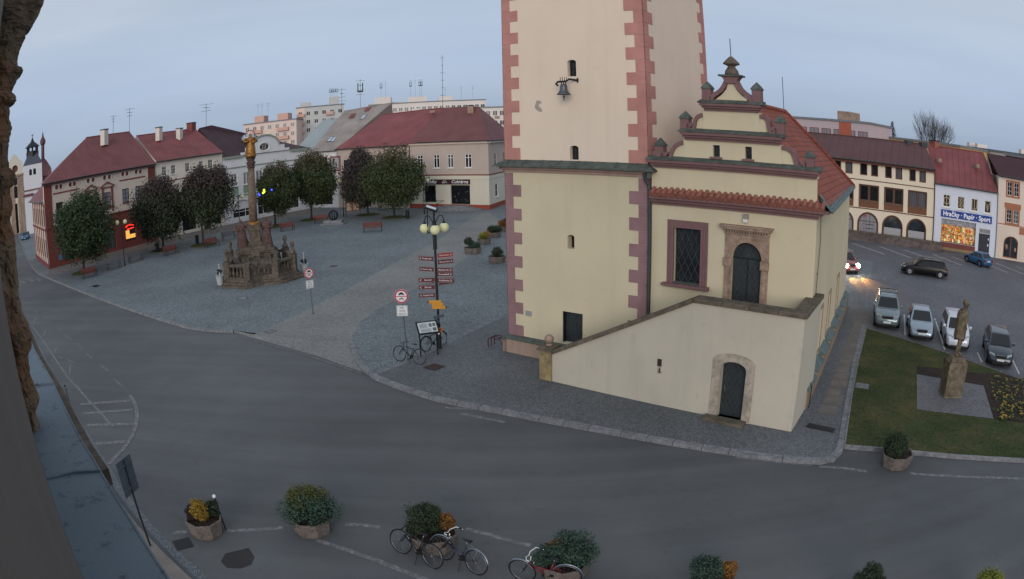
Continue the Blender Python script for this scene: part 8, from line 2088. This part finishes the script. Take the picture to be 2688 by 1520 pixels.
    for s in (-1, 1):
        m = MB(); y0, y1 = s * hW * .48, s * hW * .86; x0 = hL - .07; m.hexa([(x0 + .03, y0, zl_h - .06), (x0 - .20, y1, zl_h - .03), (x0 - .30, y1, zl_h - .03), (x0 - .2, y0, zl_h - .06), (x0 - .0, y0, zl_h + .04), (x0 - .24, y1, zl_h + .08), (x0 - .34, y1, zl_h + .08), (x0 - .2, y0, zl_h + .04)]); part(m, 'headlight', M['headlamp_on'] if lights else M['headlamp'], bevel=.012)
        m = MB(); m.box(-hL - .01, s * hW * .62, belt - .32, -hL + .12, s * hW * .90, belt - .08); part(m, 'tail_light', M['tail'], bevel=.015)
        m = MB(); mx = xf0 - .35; m.box(mx - .06, s * hW * .97, belt + .02, mx + .08, s * (hW + .17), belt + .16); part(m, 'mirror', paintm if grille != 'black' else M['black'], bevel=.03)
    m = MB(); m.box(hL - .14, -hW * .40, zl_h - .10, hL + .012, hW * .40, zl_h + .05); part(m, 'grille', M['black'], bevel=.02)
    if grille == 'chrome': m = MB(); m.tube([(hL + .01, -hW * .40, zl_h + .05), (hL + .02, -hW * .43, zl_h - .03), (hL + .01, -hW * .34, zl_h - .11), (hL + .02, hW * .34, zl_h - .11), (hL + .02, hW * .43, zl_h - .03), (hL + .01, hW * .40, zl_h + .05)], .016, 5, closed=True); part(m, 'grille_frame', M['chrome'])
    m = MB(); m.box(hL - .10, -hW * .62, .20, hL + .02, hW * .62, .34); part(m, 'lower_intake', M['black'], bevel=.02)
    for x, a in ((hL + .025, 1), (-hL - .025, -1)): m = MB(); m.box(x - .008, -.26, .40 if a > 0 else .62, x + .008, .26, .51 if a > 0 else .73); part(m, 'number_plate', M['plate'])
    if rack:
        for s in (-1, 1): m = MB(); m.tube([(xr1 + .15, s * w1 * .95, Ht + .03), (xf1 - .15, s * w1 * .95, Ht + .03)], .022, 6); part(m, 'roof_rail', M['chrome'])
        m = MB(); [m.tube([(x, -w1, Ht + .05), (x, w1, Ht + .05)], .022, 6) for x in (xr1 + .45, xf1 - .5)]; part(m, 'roof_bars', M['iron']) if rack == 'bars' else None
    return t
k = NT('car glass'); k.col((.012, .014, .018)); k.b.inputs['Roughness'].default_value = .06; k.b.inputs['Specular IOR Level'].default_value = .45; M['car_glass'] = k.m
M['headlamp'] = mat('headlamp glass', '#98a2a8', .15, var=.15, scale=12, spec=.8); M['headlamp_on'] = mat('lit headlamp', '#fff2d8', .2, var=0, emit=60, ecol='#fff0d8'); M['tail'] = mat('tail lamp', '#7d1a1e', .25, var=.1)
def cpaint(n, c, metal=.45):
    q = mat(n, c, .28, metal, var=.03, spec=.5); q.node_tree.nodes['Principled BSDF'].inputs['Coat Weight'].default_value = .7; return q
silver_g = cpaint('silver-green car paint', '#73838a'); silver_b = cpaint('silver-blue car paint', '#8c9dad'); wht_p = cpaint('white car paint', '#c3cbd8', .1); dgrey = cpaint('slate car paint', '#2f3944'); blk_p = cpaint('black car paint', '#0c0d0e', .0); blk_p.node_tree.nodes['Principled BSDF'].inputs['Coat Weight'].default_value = .12; blk_p.node_tree.nodes['Principled BSDF'].inputs['Specular IOR Level'].default_value = .25; blue_p = cpaint('blue car paint', '#2f5f88', .4); red_p = cpaint('red-brown car paint', '#7a3a38', .3)
z2_ = zoomed(2180, 640, 4.045)
hd = (G(*z2_(1200, 1140)) - G(*z2_(1130, 890))).xy.normalized()
for (px, py, lab, pm, L, w, h, kd, rk, gr) in ((592, 915, 'silver-green off-roader with roof bars, leftmost of the cars along the lawn', silver_g, 4.45, 1.80, 1.66, 'suv', 'bars', 'chrome'), (960, 1040, 'silver-blue hatchback between the off-roader and the white car', silver_b, 4.1, 1.70, 1.45, 'hatch', False, 'chrome'), (1345, 1145, 'white people carrier partly hidden behind the stone statue', wht_p, 4.25, 1.72, 1.60, 'mpv', False, 'wide'), (1790, 1325, 'slate grey saloon, rightmost of the cars along the lawn', dgrey, 4.6, 1.80, 1.46, 'hatch', False, 'chrome')):
    f_ = G(*z2_(px, py), ZS).xy; hh_ = (hd + Vector((-.12 * (px > 1700) , 0))).normalized(); c = f_ - hh_ * (L / 2); car(Vector((c.x, c.y, 0)), hh_, lab, pm, L, w, h, kd, rack=rk, grille=gr)
def side_car(pf, pr, label, pm, L, w, h, kind, **k):
    "pf, pr: ground contacts of the near front and rear wheel; the car lies beyond them"
    d = (pf - pr).xy; hh = d.normalized(); n = Vector((-hh.y, hh.x)); n = n if n.y > 0 else -n; c = (pf.xy + pr.xy) / 2 + n * (w / 2 - .1); return car(Vector((c.x, c.y, 0)), hh, label, pm, L, w, h, kind, **k)
side_car(G(*z2_(858, 332), ZS), G(*z2_(1138, 368), ZS), 'black estate car with chrome window line driving across the car park', blk_p, 4.75, 1.80, 1.46, 'estate', rack=True, grille='chrome', group='cars on the road')
side_car(G(*z2_(1432, 188), ZS), G(*z2_(1602, 252), ZS), 'blue hatchback parked in front of the toy shop', blue_p, 4.0, 1.66, 1.42, 'hatch')
fr_c = G(*z2_(222, 330), ZS); fr_c.x += .1; hh_ = Vector((-.06, -1)).normalized(); rc = car(Vector((fr_c.x - hh_.x * 2.1, fr_c.y - hh_.y * 2.1, 0)), hh_, 'red-brown car with lit headlamps half hidden behind the chapel', red_p, 4.2, 1.74, 1.62, 'mpv', lights=True, group='cars on the road')
zaf = zoomed(0, 300, 3.4665)
for px, py, lab, pm in ((165, 1012, 'white car in the far street, lowest of the three at the left', wht_p), (195, 990, 'pale car just above the lowest one in the far street', silver_b), (215, 962, 'grey car farthest up the street by the distant church', silver_g), (235, 1140, 'blue car at the left street beside the corner house', blue_p)):
    p = G(*zaf(px, py)); car(Vector((p.x, p.y, 0)), Vector((-.3, -.95)) if py < 1100 else Vector((.6, -.8)), lab, pm, 4.3, 1.75, 1.5, 'hatch', z=0.0, group='cars in the far street')
# headlamp beams on the setts
for s in (-1, 1):
    n = Vector((-hh_.y, hh_.x)); p = Vector((fr_c.x, fr_c.y)) + n * s * .55 + hh_ * .15; ld = bpy.data.lights.new('Headlamp', 'SPOT'); ld.energy = 750; ld.spot_size = R(44); ld.spot_blend = .8; ld.color = (1, .40, .09); ld.shadow_soft_size = .06
    lo_ = bpy.data.objects.new('Headlamp', ld); COL.objects.link(lo_); lo_.location = (p.x, p.y, ZS + .72); lo_.rotation_euler = Vector((-hh_.x, -hh_.y, .36)).to_track_quat('Z', 'Y').to_euler()
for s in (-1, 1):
    m = MB(); m.ball((2.12, s * .62, .72), .13, 10); o = m.build('headlamp_bloom', M['headlamp_on'], None, smooth=True); o.parent = rc  # glowing ball added for the bloom round each lit headlamp
# fallen leaves
m = MB(); r = random.Random(77)
for (cx, cy, sp_x, sp_y, n, z) in [(17, 24, 5, 9, 320, ZL + .02)] + [(t.location.x, t.location.y, 2.2, 2.2, 60, ZS + .02) for t in bpy.data.objects if t.get('category') == 'tree' and t.name.startswith('lime')]:
    for i in range(n):
        x, y = r.gauss(cx, sp_x), r.gauss(cy, sp_y)
        if z > ZS + .03 and not inside((x, y), lawn): continue
        a = r.uniform(0, PI); s = r.uniform(.03, .06); m.poly([(x + s * math.cos(a), y + s * math.sin(a), z + .01), (x - s * .6 * math.sin(a), y + s * .6 * math.cos(a), z), (x - s * math.cos(a), y - s * math.sin(a), z + .015), (x + s * .6 * math.sin(a), y - s * .6 * math.cos(a), z)])
tag(m.build('fallen_leaves', mat('dry leaves', '#6f5a3a', .9, var=.4, scale=20), uv=False), 'scattered dry leaves on the lawn and under the lime trees', 'leaves', kind='stuff')
# ---------------------------------------------------------------- repeated parts become objects of their own
def clusters(me, gap=.02):
    n = len(me.vertices); par = list(range(n))
    def find(a):
        while par[a] != a: par[a] = par[par[a]]; a = par[a]
        return a
    for p in me.polygons:
        v = p.vertices; r0 = find(v[0])
        for k in v[1:]: par[find(k)] = r0
    isl = {}
    for i in range(n): isl.setdefault(find(i), []).append(i)
    keys = list(isl); V = me.vertices; bb = []
    for k in keys:
        c = [V[i].co for i in isl[k]]; bb.append([min(q[a] for q in c) - gap for a in range(3)] + [max(q[a] for q in c) + gap for a in range(3)])
    m = len(keys); cp = list(range(m))
    def f2(a):
        while cp[a] != a: cp[a] = cp[cp[a]]; a = cp[a]
        return a
    for i in range(m):
        for j in range(i + 1, m):
            if all(bb[i][a] <= bb[j][a + 3] and bb[j][a] <= bb[i][a + 3] for a in range(3)): cp[f2(i)] = f2(j)
    lab = {}
    for i, k in enumerate(keys):
        for v in isl[k]: lab[v] = f2(i)
    return lab
SING = {'quoins': 'corner_quoin', 'lightning_rod': 'lightning_rod', 'round_frames': 'round_frame', 'round_panels': 'round_panel', 'green_panels': 'green_panel', 'attic_frames': 'attic_frame', 'window_surrounds': 'window_surround', 'side_pilasters': 'side_pilaster', 'pilasters': 'pilaster', 'balconies': 'balcony', 'transoms': 'transom', 'window_stickers': 'window_sticker', 'red_rings': 'red_ring', 'printed_lines': 'printed_line', 'toys': 'toy', 'shop_mannequins': 'mannequin', 'door_notices': 'door_notice', 'legs': 'leg', 'brackets': 'bracket', 'papers': 'paper', 'print': 'print', 'balusters': 'baluster', 'red_roof_sheets': 'roof_sheet', 'folded_seam': 'folded_seam', 'grips': 'grip', 'salmon_band': 'salmon_band', 'roof_bars': 'roof_bar', 'shop_goods': 'shop_goods', 'windows': 'window', 'downpipe': 'downpipe', 'gutter': 'gutter', 'kerb_joint': None}
for o in [o for o in bpy.data.objects if o.type == 'MESH' and o.parent is not None and o.name.split('.')[0] in SING]:
    me = o.data
    if len(me.vertices) > 5000: continue
    lab = clusters(me); ids = sorted(set(lab.values()))
    if len(ids) < 2 or len(ids) > 90: continue
    nm = SING[o.name.split('.')[0]]; par = o.parent; loc = o.location.copy(); rot = o.rotation_euler.copy()
    uvs = me.uv_layers[0].data if me.uv_layers else None
    for k in ids:
        mp = {}; vs = []; fs = []; uvd = []
        for p in me.polygons:
            if lab[p.vertices[0]] != k: continue
            f = []
            for v in p.vertices:
                if v not in mp: mp[v] = len(vs); vs.append(tuple(me.vertices[v].co))
                f.append(mp[v])
            fs.append(f)
            if uvs:
                for li in p.loop_indices: uvd += list(uvs[li].uv)
        m2 = bpy.data.meshes.new(nm); m2.from_pydata(vs, [], fs)
        for mt in me.materials: m2.materials.append(mt)
        if me.polygons[0].use_smooth: m2.polygons.foreach_set('use_smooth', [True] * len(fs))
        if uvs: l = m2.uv_layers.new(name='UVMap'); l.data.foreach_set('uv', uvd)
        m2.update(); q = bpy.data.objects.new(nm, m2); COL.objects.link(q); q.parent = par; q.location = loc; q.rotation_euler = rot
    for c in kids(o): c.parent = par
    bpy.data.objects.remove(o)
# ---------------------------------------------------------------- sky, light, camera
w = bpy.data.worlds.new('World'); SC.world = w; w.use_nodes = True
T_ = w.node_tree; N_ = T_.nodes; L_ = T_.links; bg = N_['Background']
SUN_EL, SUN_AZ = R(12), R(188)          # compass-like angle from +Y, clockwise: behind the camera
sky = N_.new('ShaderNodeTexSky'); sky.sky_type = 'NISHITA'; sky.sun_disc = False
sky.sun_elevation = SUN_EL; sky.sun_rotation = SUN_AZ; sky.air_density = 1.0; sky.dust_density = 2.0; sky.ozone_density = 1.5
tc = N_.new('ShaderNodeTexCoord')
mp = N_.new('ShaderNodeMapping'); mp.inputs['Scale'].default_value = (.7, 1.2, 6.0); L_.new(tc.outputs['Generated'], mp.inputs[0])
nz = N_.new('ShaderNodeTexNoise'); nz.inputs['Scale'].default_value = 1.5; nz.inputs['Detail'].default_value = 5; nz.inputs['Roughness'].default_value = .5; nz.inputs['Distortion'].default_value = .2
L_.new(mp.outputs[0], nz.inputs['Vector'])
cr = N_.new('ShaderNodeValToRGB'); e = cr.color_ramp.elements
e[0].position = .36; e[0].color = (*srgb('#8b98ab'), 1); e[1].position = .68; e[1].color = (*srgb('#b9c0c8'), 1)
L_.new(nz.outputs['Fac'], cr.inputs[0])
sp = N_.new('ShaderNodeSeparateXYZ'); L_.new(tc.outputs['Generated'], sp.inputs[0])
gr = N_.new('ShaderNodeValToRGB'); e = gr.color_ramp.elements
e[0].position = .0; e[0].color = (*srgb('#8596ad'), 1); e[1].position = .10; e[1].color = (*srgb('#97aac6'), 1)
x = e.new(.28); x.color = (*srgb('#b0bac7'), 1); x = e.new(.6); x.color = (*srgb('#b5bcc5'), 1)
L_.new(sp.outputs[2], gr.inputs[0])
mx = N_.new('ShaderNodeMix'); mx.data_type = 'RGBA'; mx.inputs[0].default_value = .26
L_.new(gr.outputs[0], mx.inputs[6]); L_.new(cr.outputs[0], mx.inputs[7])
sc = N_.new('ShaderNodeMix'); sc.data_type = 'RGBA'; sc.blend_type = 'MULTIPLY'; sc.inputs[0].default_value = 1; sc.inputs[7].default_value = (10, 10, 10, 1)
L_.new(mx.outputs[2], sc.inputs[6])
m2 = N_.new('ShaderNodeMix'); m2.data_type = 'RGBA'; m2.inputs[0].default_value = .93; L_.new(sky.outputs[0], m2.inputs[6]); L_.new(sc.outputs[2], m2.inputs[7])
L_.new(m2.outputs[2], bg.inputs['Color']); bg.inputs['Strength'].default_value = .106
sd = bpy.data.lights.new('Sun', 'SUN'); sd.energy = 1.5; sd.angle = R(38); sd.color = (1.0, .90, .82)
so = bpy.data.objects.new('Sun', sd); COL.objects.link(so)
so.rotation_euler = (R(90) - SUN_EL, 0, -SUN_AZ + PI)
dirv = Vector((math.sin(SUN_AZ) * math.cos(SUN_EL), math.cos(SUN_AZ) * math.cos(SUN_EL), math.sin(SUN_EL)))
so.rotation_euler = dirv.to_track_quat('Z', 'Y').to_euler()

cd = bpy.data.cameras.new('Camera'); cam = bpy.data.objects.new('Camera', cd); COL.objects.link(cam); SC.camera = cam
SC.render.engine = 'CYCLES'
cd.type = 'PANO'; cd.panorama_type = 'FISHEYE_LENS_POLYNOMIAL'
cd.sensor_width = 36; cd.sensor_height = 36 * 1520 / 2688; cd.sensor_fit = 'HORIZONTAL'
cd.fisheye_fov = PI; cd.fisheye_polynomial_k0 = 0
cd.fisheye_polynomial_k1 = -1 / (CF * 18); cd.fisheye_polynomial_k2 = 0; cd.fisheye_polynomial_k3 = -CA / (CF * 18 ** 3); cd.fisheye_polynomial_k4 = 0
cd.clip_start = .01; cd.clip_end = 6000
cp, sn = math.cos(PITCH), math.sin(PITCH); cr_, sr_ = math.cos(ROLL), math.sin(ROLL)
fw = Vector((0, cp, -sn)); up0 = Vector((0, sn, cp)); rt0 = Vector((1, 0, 0))
rt = rt0 * cr_ + up0 * sr_; up = -rt0 * sr_ + up0 * cr_
Mx = Matrix((rt, up, -fw)).transposed().to_4x4(); Mx.translation = EYE; cam.matrix_world = Mx
SC.view_settings.view_transform = 'Standard'; SC.view_settings.look = 'None'; SC.view_settings.exposure = .27; SC.view_settings.gamma = 1
SC.cycles.max_bounces = 4; SC.cycles.diffuse_bounces = 2; SC.cycles.glossy_bounces = 2; SC.cycles.transmission_bounces = 2; SC.cycles.caustics_reflective = False; SC.cycles.caustics_refractive = False
SC.cycles.sample_clamp_indirect = 4; SC.cycles.use_denoising = True
